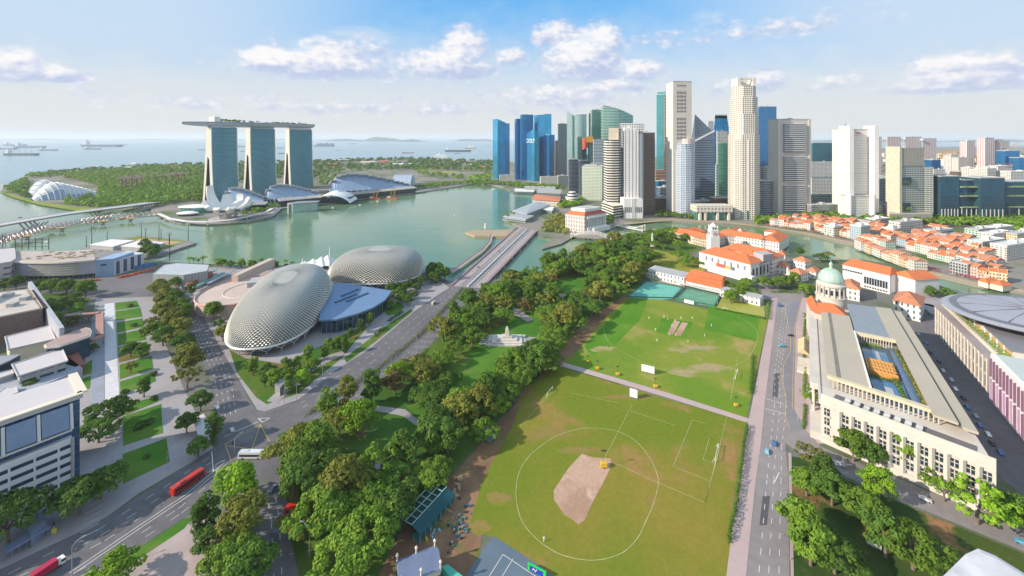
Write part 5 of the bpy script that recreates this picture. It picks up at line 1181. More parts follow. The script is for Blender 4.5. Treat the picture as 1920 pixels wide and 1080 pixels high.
def orange_screen():
    Y = 1330; r = thing('curved_screen', 'orange and dark red curved facade piece between two green towers', 'facade', AT(1100, Y)); m = MB(); rings = []
    for i in range(9):
        t = i/8; x = 1092+13*t; R0 = AT(x, Y-6*sin(pi*t)); rings.append([R0+V_((0,0,HT(281-6*t, Y))), R0+V_((0,6,HT(281-6*t, Y))), R0+V_((0,6,HT(259, Y))), R0+V_((0,0,HT(259, Y)))])
    m.loft(rings); m.build('red_screen', mat('red_screen', (.36,.06,.03), .5, nscale=.05, namt=.2), r)
    m = MB(); m.prism([AT(1099,Y-8), AT(1112,Y-8), AT(1112,Y+8), AT(1099,Y+8)], HT(267,Y), HT(256,Y)); m.build('orange_screen', mat('orange_screen', (.62,.26,.03), .5), r)
    m = MB(); m.prism([AT(1092,Y+1), AT(1100,Y+1), AT(1100,Y+20), AT(1092,Y+20)], 0, HT(262,Y)); m.build('dark_core', DARKG, r)
orange_screen()
tower('white banded office tower with stepped top', 1112, 1113, 1133, 262, 0, SLAT, 82, Y=1250); 
tower('lower white stepped block of the banded office', 1109, 1110, 1131, 306, 0, SLAT, 82, Y=1190, plant=0)
tower('dark grey banded tower with open white crown', 1065, 1067, 1086, 299, 363, DKG, 80)
tower('dark slab right of the dark grey banded tower', 1085, 1087, 1103, 301, 366, facade('charcoal', (.10,.13,.19), (.07,.1,.15), 30, 4, 1, .5, var=.3), 75, plant=0)
tower('pale green gridded office block by the round pavilion', 1091, 1129, 1138, 313, 376, GRID, 14)
def banded():
    Y = 900; c = AT(1150, Y+14); r = thing('office_tower', 'curved tower with cream and dark bands and plain beige top', 'tower', c)
    def plan(x0, x1, k=1.0):
        a, b = AT(x0, Y), AT(x1, Y); w = (b-a); return [a+w*t+V_((0, -9*sin(pi*(t*.62+.19))+5, 0)) for t in [i/10 for i in range(11)]]+[b+V_((12*k, 20, 0)), b+V_((8,34,0)), a+V_((0,32,0))]
    m = MB(); m.prism(plan(1138, 1160), 0, HT(262, Y)); m.build('tower_body', BAND, r)
    m = MB(); p = AT(1160, Y); m.prism([p+V_((.3,-.6,0)), p+V_((13,14,0)), p+V_((10,34,0)), p+V_((0,32,0))], 0, HT(240, Y)); m.build('side_wall', facade('shaded_side', (.24,.27,.31), (.12,.15,.2), 30, 5.4, 1, .5, var=.3), r)  # side turned from the sun: its shade is put into the grey bands
    m = MB(); m.prism([AT(1141,Y+2), AT(1160,Y-1), AT(1160,Y+28), AT(1141,Y+28)], HT(262,Y), HT(240,Y)); m.build('crown', mat('beige_panel', (.58,.50,.40), .7), r)
    m = MB(); m.prism(GP([(1128,402),(1150,411),(1168,408),(1178,392),(1140,390)]), 0, 26); m.build('podium', BAND, r)
banded()
def white_slots():
    Y = 880; r = thing('office_tower', 'white tower with narrow slot windows, stepped crown and arched podium', 'tower', AT(1185, Y+15)); 
    m = MB(); m.prism([AT(1170,Y), AT(1197,Y), AT(1197,Y+30), AT(1170,Y+30)], 0, HT(243,Y)); m.build('tower_body', SLOT, r)
    m = MB(); m.prism([AT(1196,Y+4), AT(1206,Y+8), AT(1206,Y+34), AT(1196,Y+34)], 0, HT(250,Y)); m.build('right_wing', SLOT, r)
    m = MB(); m.prism([AT(1162,Y+26), AT(1208,Y+26), AT(1205,Y+44), AT(1162,Y+44)], HT(250,Y)-30, HT(230,Y)); m.build('crown_block', facade('crown_windows', (.66,.65,.62), (.1,.12,.16), 5, 5, .5, .5, var=.4), r)
    m = MB()
    for k, (x, y) in enumerate(((1172,238),(1180,236),(1188,239),(1194,243))): p = AT(x, Y+6); m.box(p.x, p.y, HT(246,Y), 5, 8, HT(y,Y)-HT(246,Y))
    m.build('crown_steps', WHT, r)
    m = MB(); a, b = AT(1170, Y-14), AT(1205, Y-14); m.prism([a, b, b+V_((0,30,0)), a+V_((0,30,0))], 0, 40); m.build('podium', WHT, r)
    for i in range(9):
        p = a.lerp(b, (i+.5)/9.3)
        if i != 4: m = MB(); m.box(p.x, p.y-.15, 12, 1.9, .5, 11); m.build('window', DARKG, r)
    for i in range(3): p = a.lerp(b, .42+.08*i); m = MB(); m.beam(p+V_((0,-.3,0)), p+V_((0,-.3,60)), 1.0, 1.0); m.build('pilaster', WHT, r)
white_slots()
tower('dark brown gridded tower right of the white slotted tower', 1196, 1199, 1228, 249, 404, BRN, 82)
def teal_tower():
    Y = 1230; r, P, h = tower('tall teal glass tower with a pink granite strip and chamfered top', 1231, 1250, 1260, 176, 0, TEAL, 52, Y=Y, plant=0); c = sum(P, V_())/4
    extra(r, P, 'chamfered_crown', TEAL, h, h+7, .88)
    a = P[0]; m = MB(); m.beam(a+V_((-3,-2,0)), a+V_((-3,-2,HT(181,Y))), 7, 7); m.build('granite_strip', PNK, r)
    m = MB(); a0, a1 = AT(1230, Y-10), AT(1258, Y-10); m.prism([a0, a1, a1+V_((0,10,0)), a0+V_((0,10,0))], 0, HT(318,Y)); m.build('granite_base', PNK, r)
    m = MB(); q = AT(1250, Y-8); m.loft([[AT(x0, Y-9, 0)+V_((0,0,z)), AT(x1, Y-9, 0)+V_((0,0,z)), AT(x1, Y-2, 0)+V_((0,0,z)), AT(x0, Y-2, 0)+V_((0,0,z))] for x0, x1, z in ((1243,1258,0),(1245,1257,HT(290,Y)),(1249,1255,HT(250,Y)))]); m.build('tapered_strip', PNK, r)
teal_tower()
def slab_tower():
    Y = 930; r, P, h = tower('tallest plain slab tower, pale with a central field of small dark windows', 1259, 1262, 1297, 153, 404, PLAIN, 86, dl=34, roofm=GREYC); 
    fx0, fx1 = 1269, 1286; m = []
    for y0, y1 in ((162,167),(172,212),(221,262)):
        w = MB(); a, b = AT(fx0, Y), AT(fx1, Y); z1, z0 = HT(y0, Y), HT(y1, Y); f = P[0].y
        Yf = min(p.y for p in P)
        k0 = (P[1]-P[0]); n0 = V_((k0.y, -k0.x, 0)).normalized(); t0 = (fx0-1262)/35; t1 = (fx1-1262)/35
        q0, q1 = P[0]+k0*t0+n0*.25, P[0]+k0*t1+n0*.25
        w.face([q0+V_((0,0,z0)), q1+V_((0,0,z0)), q1+V_((0,0,z1)), q0+V_((0,0,z1))]); w.build('window_field', facade('slab_windows', (.52,.49,.45), (.04,.045,.06), 2.9, 5.2 if y0 > 165 else 8, .55, .62, groughness=.3, gmetal=.2, var=.3), r)
slab_tower()
def round_tower():
    Y = 880; c = AT(1284, Y+20); r = thing('office_tower', 'shorter rounded bluish grid tower in front of the tall slab', 'tower', c); R_ = 19
    P = [c+V_((R_*cos(a)*(1.05 if abs(cos(a)) > .5 else 1), R_*sin(a), 0)) for a in [2*pi*(k+.5)/12 for k in range(12)]]
    m = MB(); m.prism(P, 0, HT(282,Y)); m.build('tower_body', ROUND, r)
    m = MB(); m.prism([c+(p-c)*.86 for p in P], HT(282,Y), HT(270,Y)); m.build('setback', ROUND, r)
    m = MB(); m.prism([c+(p-c)*.55+V_((5,0,0)) for p in P], HT(270,Y), HT(260,Y)); m.build('crown', mat('pinkish_stone', (.52,.44,.41), .7), r)
round_tower()
def pyramid_tower():
    Y = 1000; r = thing('office_tower', 'slate glass tower with steep triangular top', 'tower', AT(1320, Y+15)); m = MB(); zb = HT(258, Y)
    a, b = AT(1303, Y), AT(1340, Y); q = V_((0,36,0)); l = AT(1297, Y+22); pk = AT(1303, Y+2); pk.z = HT(214, Y)
    m.prism([a, b, b+q, l+V_((2,16,0)), l], 0, zb); m.build('tower_body', PYR, r)
    m = MB(); e = AT(1337, Y+2); e.z = HT(247, Y); V3 = lambda p, z: V_((p.x, p.y, z))
    m.idx([V3(a, zb), V3(b, zb), V3(b+q, zb), V3(l, zb), pk, e], [(0,1,5,4),(1,2,5),(2,3,4,5),(3,0,4)]); m.build('sloped_crown', facade('slate_glass', (.2,.24,.3), (.12,.17,.24), 5, 4, .9, .85, groughness=.15, gmetal=.6, var=.5, bump=.1), r)
    m = MB(); m.idx([V3(a, HT(266,Y))+V_((0,-.4,0)), V3(b, HT(247,Y))+V_((0,-.4,0)), V3(b, HT(243,Y))+V_((0,-.4,0)), V3(a, HT(262,Y))+V_((0,-.4,0))], [(0,1,2,3)]); m.build('diagonal_band', WHT, r)
pyramid_tower()
def flared():
    Y = 1250; r = thing('office_tower', 'blue tower tapering to a pale green crown', 'tower', AT(1352, Y)); m = MB(); P = lambda x0, x1, z: [AT(x0,Y)+V_((0,0,z)), AT(x1,Y)+V_((0,0,z)), AT(x1,Y+30)+V_((0,0,z)), AT(x0,Y+30)+V_((0,0,z))]
    m.loft([P(1336,1370,0), P(1337,1369,HT(255,Y)), P(1341,1363,HT(217,Y))]); m.build('tower_body', BL1, r); m = MB(); m.loft([P(1340,1364,HT(222,Y)), P(1341,1363,HT(215,Y))]); m.build('crown', GR2, r)
flared()
tower('slim cream tower behind the triangular top', 1327, 1328, 1338, 228, 0, WOFF, 84, Y=1400)
tower('dark green banded slab left of the tallest white tower', 1347, 1348, 1371, 268, 0, facade('green_dark_bands', (.10,.2,.16), (.08,.3,.22), 20, 4, 1, .6, var=.6), 84, Y=1080, plant=0)
tower('white and dark office with cut corner above the green slab', 1344, 1345, 1364, 246, 0, WOFF, 84, Y=1130)
tower('small white banded office left of the tallest white tower', 1341, 1343, 1366, 309, 375, SLAT, 84)
def stepped_white():
    Y = 855; r = thing('office_tower', 'tallest white stepped tower with punched windows and notched crown by the river', 'tower', AT(1395, Y+22))
    c = AT(1394, Y+24)
    def octo(R_, rot, k=.62): return [c+V_((R_*cos(a), R_*sin(a), 0)) for a in [rot+pi/2*i+s for i in range(4) for s in (-.30*k*2, .30*k*2)]]
    lev = [(29,.62,0,HT(252,Y)),(27,.72,HT(252,Y),HT(213,Y)),(25.5,.62,HT(213,Y),HT(181,Y)),(22.5,.72,HT(181,Y),HT(160,Y))]
    for i, (R_, rot, z0, z1) in enumerate(lev):
        m = MB(); m.prism(octo(R_, rot+(.0 if i % 2 else .0)), z0, z1); m.build('shaft', PUNCH, r)
    m = MB(); m.prism([c+V_(p) for p in ((-27,-18,0),(-4,-27,0),(27,-12,0),(20,20,0),(-20,22,0))], 0, HT(256,Y)-6); m.build('lower_wing', PUNCH2, r)
    m = MB(); Q = octo(21.5, .66, .4)
    for s in (-1, 1):
        m.prism([c+V_((s*15-3.5, -13, 0)), c+V_((s*15+3.5, -13, 0)), c+V_((s*15+3.5, 14, 0)), c+V_((s*15-3.5, 14, 0))], HT(162,Y), HT(144,Y))
    m.prism([c+V_((-12,4,0)), c+V_((12,4,0)), c+V_((12,13,0)), c+V_((-12,13,0))], HT(162,Y), HT(146,Y)); m.prism([c+V_((-12,-12,0)), c+V_((12,-12,0)), c+V_((12,-9,0)), c+V_((-12,-9,0))], HT(148,Y), HT(144,Y)); m.build('crown', mat('crown_stone', (.62,.59,.53), .7, namt=.05), r)
    m = MB(); m.prism([c+V_((-8,-28.4,0)), c+V_((24,-14.4,0)), c+V_((24,-12,0)), c+V_((-8,-26,0))], 0, 18); m.build('lobby_glass', MATS['green_glass'], r)
    Yp = 845; a, b = AT(1306, Yp), AT(1374, Yp); t = thing('podium_block', 'low bridging block on tall square legs beside the tallest white tower', 'building', (a+b)/2)
    m = MB(); m.prism([a, b, b+V_((0,30,0)), a+V_((0,30,0))], 16, 29); m.build('upper_storey', facade('podium_holes', (.62,.58,.5), (.1,.1,.1), 7, 6.5, .45, .4, groughness=.5, gmetal=0, var=.2), t)
    for x in (1312,1322,1345,1366): p = AT(x, Yp+3); m = MB(); m.box(p.x, p.y, 0, 4, 5, 16); m.build('leg', CREAM, t)
    m = MB(); m.prism([a+V_((0,8,0)), b+V_((-8,8,0)), b+V_((-8,24,0)), a+V_((0,24,0))], 0, 16); m.build('glass_lobby', MATS['green_glass'], t)
stepped_white()
tower('blue finned glass tower behind the tallest white tower', 1421, 1424, 1456, 200, 0, BLF, 84, Y=1120)
tower('grey green office with canopy roof right of the tallest white tower', 1423, 1426, 1451, 313, 0, facade('mixed_grey', (.40,.41,.42), (.1,.18,.2), 9, 4, .8, .5, var=.6), 84, Y=960)
m = MB(); c = AT(1434, 915); m.lathe([(17,0),(17,HT(338,915))], c, 20); label(m.build('round_office', facade('round_bands', (.40,.42,.45), (.1,.12,.16), 30, 4, 1, .5, var=.4)), 'low round banded office tower behind the river trees', 'tower')
def three_bay():
    Y = 885; r, P, h = tower('massive warm grey slab tower with three stacked ribbed window blocks', 1452, 1458, 1520, 224, 411, PLAIN, 85, Y=Y, dl=28, plant=1)
    k0 = P[1]-P[0]; n0 = V_((k0.y, -k0.x, 0)).normalized()
    for i, (y0, y1) in enumerate(((232,285),(293,341),(347,398))):
        q0, q1 = P[0]+k0*.17, P[0]+k0*.81; m = MB(); z1, z0 = HT(y0, Y), HT(y1, Y)
        m.prism([q0+n0*4, q1+n0*4, q1-n0*.5, q0-n0*.5], z0, z1); m.build('window_block', RIBW, r)
    m = MB(); q0, q1 = P[0]+k0*.0, P[0]+k0*1.0
    for s in (.0, .92): m.prism([P[0]+k0*s+n0*1.2, P[0]+k0*(s+.08)+n0*1.2, P[0]+k0*(s+.08)-n0*1, P[0]+k0*s-n0*1], 0, h); 
    m.build('corner_fin', PLAIN, r)
three_bay()
TRF = mat('teal_roof', (.10,.22,.25), .6, namt=.2); WRF = mat('white_roof', (.60,.60,.58), .7, nscale=.1, namt=.1)
tower('dark teal glass block with green roofs behind the long white office', 1521, 1524, 1562, 268, 0, DGN, 84, Y=1500)
tower('long white gridded office right of the massive slab tower', 1519, 1521, 1571, 304, 0, WOFF, 86, Y=1250, roofm=WRF)
tower('grey office row below the long white office', 1519, 1522, 1580, 333, 0, WOFF, 86, Y=1130, roofm=TRF)
tower('round teal roofed market hall at the foot of the massive slab', 1519, 1520, 1560, 366, 0, BGE2, 86, Y=960, roofm=TRF)
def white_twin():
    Y = 870; r, P, h = tower('white panelled tower with raised side shafts and roof mast', 1577, 1583, 1632, 243, 411, HSB, 86, dl=30, plant=0, Y=Y)
    for x in (1581, 1627): p = AT(x, Y+10); m = MB(); m.box(p.x, p.y-8, 0, 9, 28, HT(236,Y)); m.build('side_shaft', WHT, r)
    p = AT(1585, Y+14); m = MB(); m.tube(p+V_((0,0,h)), p+V_((0,0,h+18)), .5, .2, 5); m.box(p.x, p.y, h+9, 3, 3, 2); m.build('mast', STEEL, r)
    p = AT(1609, Y); m = MB(); m.beam(p+V_((-5,-.6,h-7)), p+V_((5,-.6,h-7)), .4, 2.4); m.build('rooftop_sign', mat('sign_red', (.5,.08,.06), .6), r)
    Y2 = 845; r, P, h = tower('lower white annex with round corner shafts in front of the white panelled tower', 1587, 1590, 1640, 369, 416, HSB, 86, dl=24, plant=0, Y=Y2)
    for x in (1592, 1636): p = AT(x, Y2+2); m = MB(); m.lathe([(5,0),(5,h+5)], p, 12); m.build('corner_shaft', WHT, r)
white_twin()
def court_block():
    r, P, h = tower('grey columned court building between the two white and beige towers', 1632, 1634, 1684, 336, 0, GRY, 86, Y=1010, roofm=RT, z0=0)
court_block()
for i, (x0, x1, yt, yb) in enumerate(((1632,1653,257,0),(1663,1689,257,0),(1697,1728,257,0),(1732,1756,260,0))):
    tower(f'{["first","second","third","fourth"][i]} from the left of the striped residential slabs under a roof garden', x0, x0+1, x1, yt, 0, RES, 86, Y=1640+i*8, name='apartment_tower', group='striped residential slabs')
for i, (x0, x1) in enumerate(((1653,1663),(1689,1697),(1728,1733))):
    m = MB(); a, b = AT(x0, 1655), AT(x1, 1655); 
    for z in (HT(262,1655), HT(297,1655)): m.prism([a, b, b+V_((0,14,0)), a+V_((0,14,0))], z-3, z+3, bottom=True)
    label(m.build('sky_bridge', WHT), f'{["left","middle","right"][i]} pair of sky bridges between the striped residential slabs', 'sky bridge')
def beige_garden():
    Y = 830; r, P, h = tower('beige tower with ribbed top and planted openings right of the white panelled tower', 1675, 1686, 1731, 279, 0, BGE2, 84, Y=Y, dl=26)
    k0 = P[1]-P[0]; n0 = V_((k0.y, -k0.x, 0)).normalized()
    m = MB(); m.prism([P[0]+n0*.8, P[1]+n0*.8, P[1]-n0*2, P[0]-n0*2], HT(311,Y), HT(278,Y)+1); m.build('ribbed_screen', BGE, r)
    m = MB(); l0 = P[3]-P[0]; nl = V_((-l0.y, l0.x, 0)).normalized(); nl = nl if nl.x < 0 else -nl; m.prism([P[0]+nl*1.2-n0*0+n0*2, P[3]+nl*1.2, P[3]-nl*4, P[0]-nl*4+n0*2], 0, HT(277,Y)+2); m.build('blank_wall', mat('beige_wall', (.52,.46,.36), .8), r)
    m = MB(); q = P[1]; m.prism([q+V_((0,1,0)), AT(1750,Y+2), AT(1750,Y+28), q+V_((0,28,0))], 0, HT(315,Y)); m.build('right_wing', BGE2, r)
    for y0, y1, x0, x1 in ((332,347,1688,1708),(380,396,1688,1706)):
        m = MB(); a, b = AT(x0, Y), AT(x1, Y); m.prism([a+V_((0,-1.4,0)), b+V_((0,-1.4,0)), b+V_((0,1,0)), a+V_((0,1,0))], HT(y1,Y), HT(y0,Y), bottom=True); m.build('opening', DARKG, r)
        rnd = random.Random(y0); m = MB(); [clump(m, a.lerp(b, rnd.random())+V_((0,-1.5,HT(y1,Y)+rnd.uniform(1,8))), 2, 20, .8, rnd) for _ in range(12)]; m.build('planting', F_MID, r)
    m = MB(); m.prism([AT(1668,Y-14), AT(1748,Y-14), AT(1748,Y+10), AT(1668,Y+10)], 0, 18); m.build('podium', BGE, r)
beige_garden()
tower('white balconied block behind the beige garden tower', 1750, 1751, 1772, 318, 0, RES2, 86, Y=1100, roofm=WRF)
def ledge_hotel():
    Y = 830
    for i, (x0, x1, yt, lab) in enumerate(((1763,1799,331,'left dark glass block beside the ledged hotel'),(1799,1853,338,'dark glass block with planted ledges, middle of the row'),(1838,1884,334,'glass block with lighter lattice, between the ledged blocks'),(1884,1990,341,'dark glass block with planted ledges at the right edge'))):
        YY = Y+(0, 6, -4, 10)[i]
        r, P, h = tower(lab, x0, x0+1, x1, yt, 0, DBL, 86, Y=YY, dl=34, plant=0, name='glass_block')
        if i in (1, 3):
            a, b = AT(x0+1, YY-3), AT(x1, YY-3); rnd = random.Random(i)
            for z in (28, 50, 68):
                m = MB(); m.beam(a+V_((0,0,z)), b+V_((0,0,z)), 6, 1.6); m.build('ledge', GREYC, r); m = MB()
                [clump(m, a.lerp(b, rnd.random())+V_((0,-2,z+1)), 1.6, 12, .8, rnd) for _ in range(int((x1-x0)*.8))]; m.build('ledge_planting', F_BRIGHT, r)
        m = MB(); 
        for k in range(6): p = AT(x0+(x1-x0)*(k+.5)/6, YY-4); m.tube(p, p+V_((0,0,26)), .8, n=6)
        m.build('columns', GREYC, r)
ledge_hotel()
for a in ((1811,1828,265,1500,RES,'slim residential tower between cranes and twin towers','apartment_tower'),(1845,1865,259,1350,RES,'left of the paired pinkish residential towers','apartment_tower'),(1866,1880,262,1360,RES,'middle one of the pinkish residential towers','apartment_tower'),(1876,1893,265,1400,RES2,'right of the pinkish residential towers','apartment_tower'),(1883,1912,283,1250,BL2,'blue glass office right of the pinkish residential towers','office_tower'),(1908,1960,296,1200,BL2,'blue glass office at the right edge of the picture','office_tower'),
          (1781,1797,291,1400,WOFF,'cream office left of the cream office pair','office_block'),(1795,1823,296,1380,RES2,'cream wider office of the pair','office_block'),(1816,1832,315,1200,WOFF,'white office in front of the slim residential tower','office_block'),(1832,1852,318,1180,RES2,'white flats with bluish side under the twin towers','office_block'),(1849,1868,316,1150,WOFF,'white flats right of the bluish ones','office_block'),(1869,1898,312,1160,RES2,'white flats with red roof frame','office_block'),(1893,1960,322,1100,WOFF,'white flats at the right edge above the dark hotel','office_block'),
          (1752,1775,324,1220,WOFF,'small white flats with dark windows above the dark hotel','office_block'),(1795,1815,322,1220,BRN,'brown brick flats above the dark hotel','office_block'),(1772,1797,328,1250,GRY,'grey low flats above the dark hotel','office_block'),(1745,1764,300,1350,BL2,'blue grey office right of the striped slabs','office_tower'),(1636,1660,330,1300,WOFF,'yellowish flats behind the court building','office_block'),(1660,1684,333,1280,GR2,'green roofed flats behind the court building','office_block'),
          (1576,1590,320,1300,RES2,'white flats just left of the white panelled tower','office_block'),(1540,1562,322,1400,WOFF,'cream flats behind the long white office','office_block'),(1451,1470,318,1500,GRY,'grey office glimpsed beside the massive slab','office_block')):
    tower(a[5], a[0], a[0]+2, a[1], a[2], 0, a[4], 85, Y=a[3], name=a[6], plant=1, dl=22, roofm=WRF if 'white' in a[5] else None)
m = MB(); a, b = AT(1870, 1158), AT(1898, 1158); z = HT(311,1160); [m.beam(p, q, 1.4, 1.4) for p, q in ((a+V_((0,0,z)), a+V_((0,0,z+5))), (b+V_((0,0,z)), b+V_((0,0,z+5))), (a+V_((0,0,z+5)), b+V_((0,0,z+5))))]; label(m.build('roof_frame', mat('frame_red', (.55,.14,.08), .6)), 'red steel frame on top of the white flats at right', 'roof frame')
rnd = random.Random(21); FARS = [WOFF, RES2, GRY, BGE2, WRF, CREAM]; n = 0
spots = []
for x in range(1520, 1990, 13):
    for Y in (1700, 2000, 2350, 2800, 3300):
        xx = x+rnd.uniform(-5, 5); YY = Y*rnd.uniform(.93, 1.07)
        if 1630 < xx < 1760 and YY < 2300: continue
        spots.append((xx, YY))
KW = {id(WOFF):'white gridded', id(RES2):'cream balconied', id(GRY):'grey ribbed', id(BGE2):'grey green banded', id(WRF):'plain white', id(CREAM):'plain cream'}
for xx, YY in spots:
    if rnd.random() < .25: continue
    c = AT(xx, YY); w = rnd.uniform(16, 42); d = rnd.uniform(14, 30); h = rnd.choice((12, 18, 22, 30, 40, 55))*rnd.uniform(.8, 1.2); mm = rnd.choice(FARS)
    o = MB(); o.box(c.x, c.y, 0, w, d, h, rnd.uniform(-.4, .4)); o.box(c.x, c.y, h, w*.4, d*.4, 3, 0); far = 'near the port' if YY > 2600 else 'in the middle distance' if YY > 1850 else 'behind the dark hotel and white flats'
    o = o.build('distant_block', mm); label(o, f'small {KW[id(mm)]} block {far} at the right', 'building', 'distant blocks '+far+' '+KW[id(mm)]); n += 1
OR = mat('gantry_orange', (.60,.32,.06), .6)
def gantry(px, Y, hh, lab):
    c = AT(px, Y); m = MB()
    for i, j in ((-12,-10),(12,-10),(12,10),(-12,10)): m.beam(c+V_((i,j,0)), c+V_((i,j,hh*.62)), 2.4, 2.4)
    m.beam(c+V_((-12,0,hh*.62)), c+V_((12,0,hh*.62)), 3, 3); m.beam(c+V_((-55,0,hh*.66)), c+V_((30,0,hh*.66)), 3, 3); m.beam(c+V_((0,0,hh*.6)), c+V_((4,0,hh)), 2.4, 2.4); m.beam(c+V_((4,0,hh)), c+V_((-52,0,hh*.68)), 1.3, 1.3); m.beam(c+V_((4,0,hh)), c+V_((28,0,hh*.68)), 1.3, 1.3)
    label(m.build('gantry_crane', OR), lab, 'port crane', 'orange port cranes '+lab[-20:])
for i, x in enumerate((1764,1770,1776,1783,1788,1794,1800)): gantry(x, 2700+i*40, 78, 'orange container crane in the port left of the slim residential tower')
for i, x in enumerate((1830,1834,1838,1842)): gantry(x, 2500, 74, 'orange container crane just left of the twin residential towers')
for i, (x, Y) in enumerate(((1905,6500),(1880,7000),(1860,6800),(1840,7200),(1700,7300),(1720,7200),(1745,7000),(1930,6400))): gantry(x, Y, 90, 'tiny orange crane on the far harbour shore')
CM = [mat('container_'+n_, c_, .7) for n_, c_ in (('red', (.45,.12,.06)), ('orange', (.5,.24,.08)), ('blue', (.08,.18,.35)), ('white', (.5,.5,.48)))]
rnd = random.Random(8); o = MB()
for k in range(420):
    p = AT(rnd.uniform(1762, 1850), rnd.uniform(2350, 3000)); o.box(p.x, p.y, 0, 12.2, 2.6, 2.6*rnd.randint(1, 5), 0, rnd.randint(0, 3))
o = o.build('container_stacks', CM); label(o, 'mass of red orange and blue shipping containers in the port', 'containers'); o['kind'] = 'stuff'
woodland('woodland', [(1500,411),(1560,415),(1640,420),(1760,425),(1830,428),(1930,440),(1990,440),(1990,405),(1900,400),(1800,398),(1760,396),(1752,418),(1660,418),(1640,400),(1580,405),(1520,395)], 13, 31, F_MID, 'row of trees between the shophouses and the towers', (6,9))
woodland('woodland', [(1760,418),(1830,424),(1925,438),(1990,444),(1990,404),(1905,402),(1900,396),(1860,402),(1800,404)], 11, 32, F_BRIGHT, 'bright trees before the dark glass hotel', (6,8))
woodland('woodland', [(1420,424),(1460,414),(1508,414),(1445,408),(1415,412)], 9, 33, F_MID, 'trees at the foot of the tallest white tower and the massive slab', (5,7))
woodland('woodland', [(1520,330),(1580,330),(1580,352),(1520,352)], 26, 34, F_DARK, 'trees behind the long white office', (6,8))
woodland('woodland', [(1570,300),(1990,292),(1990,325),(1760,325),(1630,330)], 50, 35, F_DARK, 'trees scattered among distant blocks', (7,11))
for a in ((1228,1262,372,398,BRN,'dark brown low block between the brown tower and the tall slab'),(1236,1262,352,385,DKG,'dark grey podium behind the brown low block'),(1232,1258,340,372,BL2,'dark blue glass podium in the gap left of the tall slab'),(1300,1345,378,396,GRY,'grey low block behind the bridging block'),(1338,1372,372,400,BRN,'red brown low block at the foot of the small white office'),(1131,1140,385,402,GRY,'small grey annex beside the banded tower'),(1012,1045,332,345,WOFF,'low cream hall at the foot of the blue towers'),(935,965,329,341,WOFF,'low cream podium between the two leftmost blue towers'),(1045,1066,330,352,GRY,'grey podium below the grey ribbed tower'),(1095,1130,290,330,GR1,'green glass podium behind the gridded office'),(1418,1456,372,403,GRY,'grey podium beside the round banded office'),(1520,1575,385,408,GRY,'grey low flats left of the white annex'),(1645,1672,385,410,WOFF,'white low flats between the annex and the garden tower')):
    tower(a[5], a[0], a[0]+2, a[1], a[2], a[3], a[4], 84, name='low_block', dl=20)
woodland('woodland', [(1230,408),(1262,408),(1300,412),(1300,405),(1262,400),(1230,400)], 9, 51, F_MID, 'street trees at the foot of the tall slab', (4,6))
woodland('woodland', [(1120,425),(1150,418),(1150,408),(1130,412)], 8, 52, F_DARK, 'trees between the columned hotel and the banded tower', (4,6))
ORT = mat('orange_tile_roof', (.54,.15,.05), .75, nscale=.12, namt=.12, fine=.07, fscale=1.0)
ORT2 = mat('weathered_tile_roof', (.48,.19,.10), .8, nscale=.25, namt=.25, fine=.1, fscale=1.2)
WWALL = mat('white_plaster', (.70,.68,.65), .75, nscale=.08, namt=.07)
CWALL = mat('cream_plaster', (.66,.59,.46), .75, nscale=.08, namt=.08)
WCOL = facade('white_colonial', (.70,.68,.64), (.10,.11,.13), 4.0, 5.0, .34, .5, groughness=.4, gmetal=.1, var=.4)
CCOL = facade('cream_colonial', (.64,.57,.45), (.16,.13,.10), 4.0, 5.0, .36, .5, groughness=.5, gmetal=.1, var=.4)
def Q(a, b, w, z0=0):      # rectangle on the left->right line a..b (ground points), depth w away from the eye
    d = (b-a); d.z = 0; d.normalize(); q = V_((-d.y, d.x, 0)); q = q if q.y > 0 else -q
    return [a, b, b+q*w, a+q*w], d, q
def house(r, a, b, w, h, rh, wall, roof, hip=None, ov=.8, roofname='roof', wallname='wall'):
    P, d, q = Q(a, b, w); L = (b-a).length
    m = MB(); m.prism(P, 0, h); m.build(wallname, wall, r)
    m = MB(); c0, c1 = (P[0]+P[3])/2, (P[1]+P[2])/2
    if L < w: c0, c1 = (P[0]+P[1])/2, (P[3]+P[2])/2; m.gable(c0, c1, L, h+.02, rh, hip=L*.45 if hip is None else hip, ov=ov)
    else: m.gable(c0, c1, w, h+.02, rh, hip=w*.45 if hip is None else hip, ov=ov)
    m.build(roofname, roof, r); return P, d, q
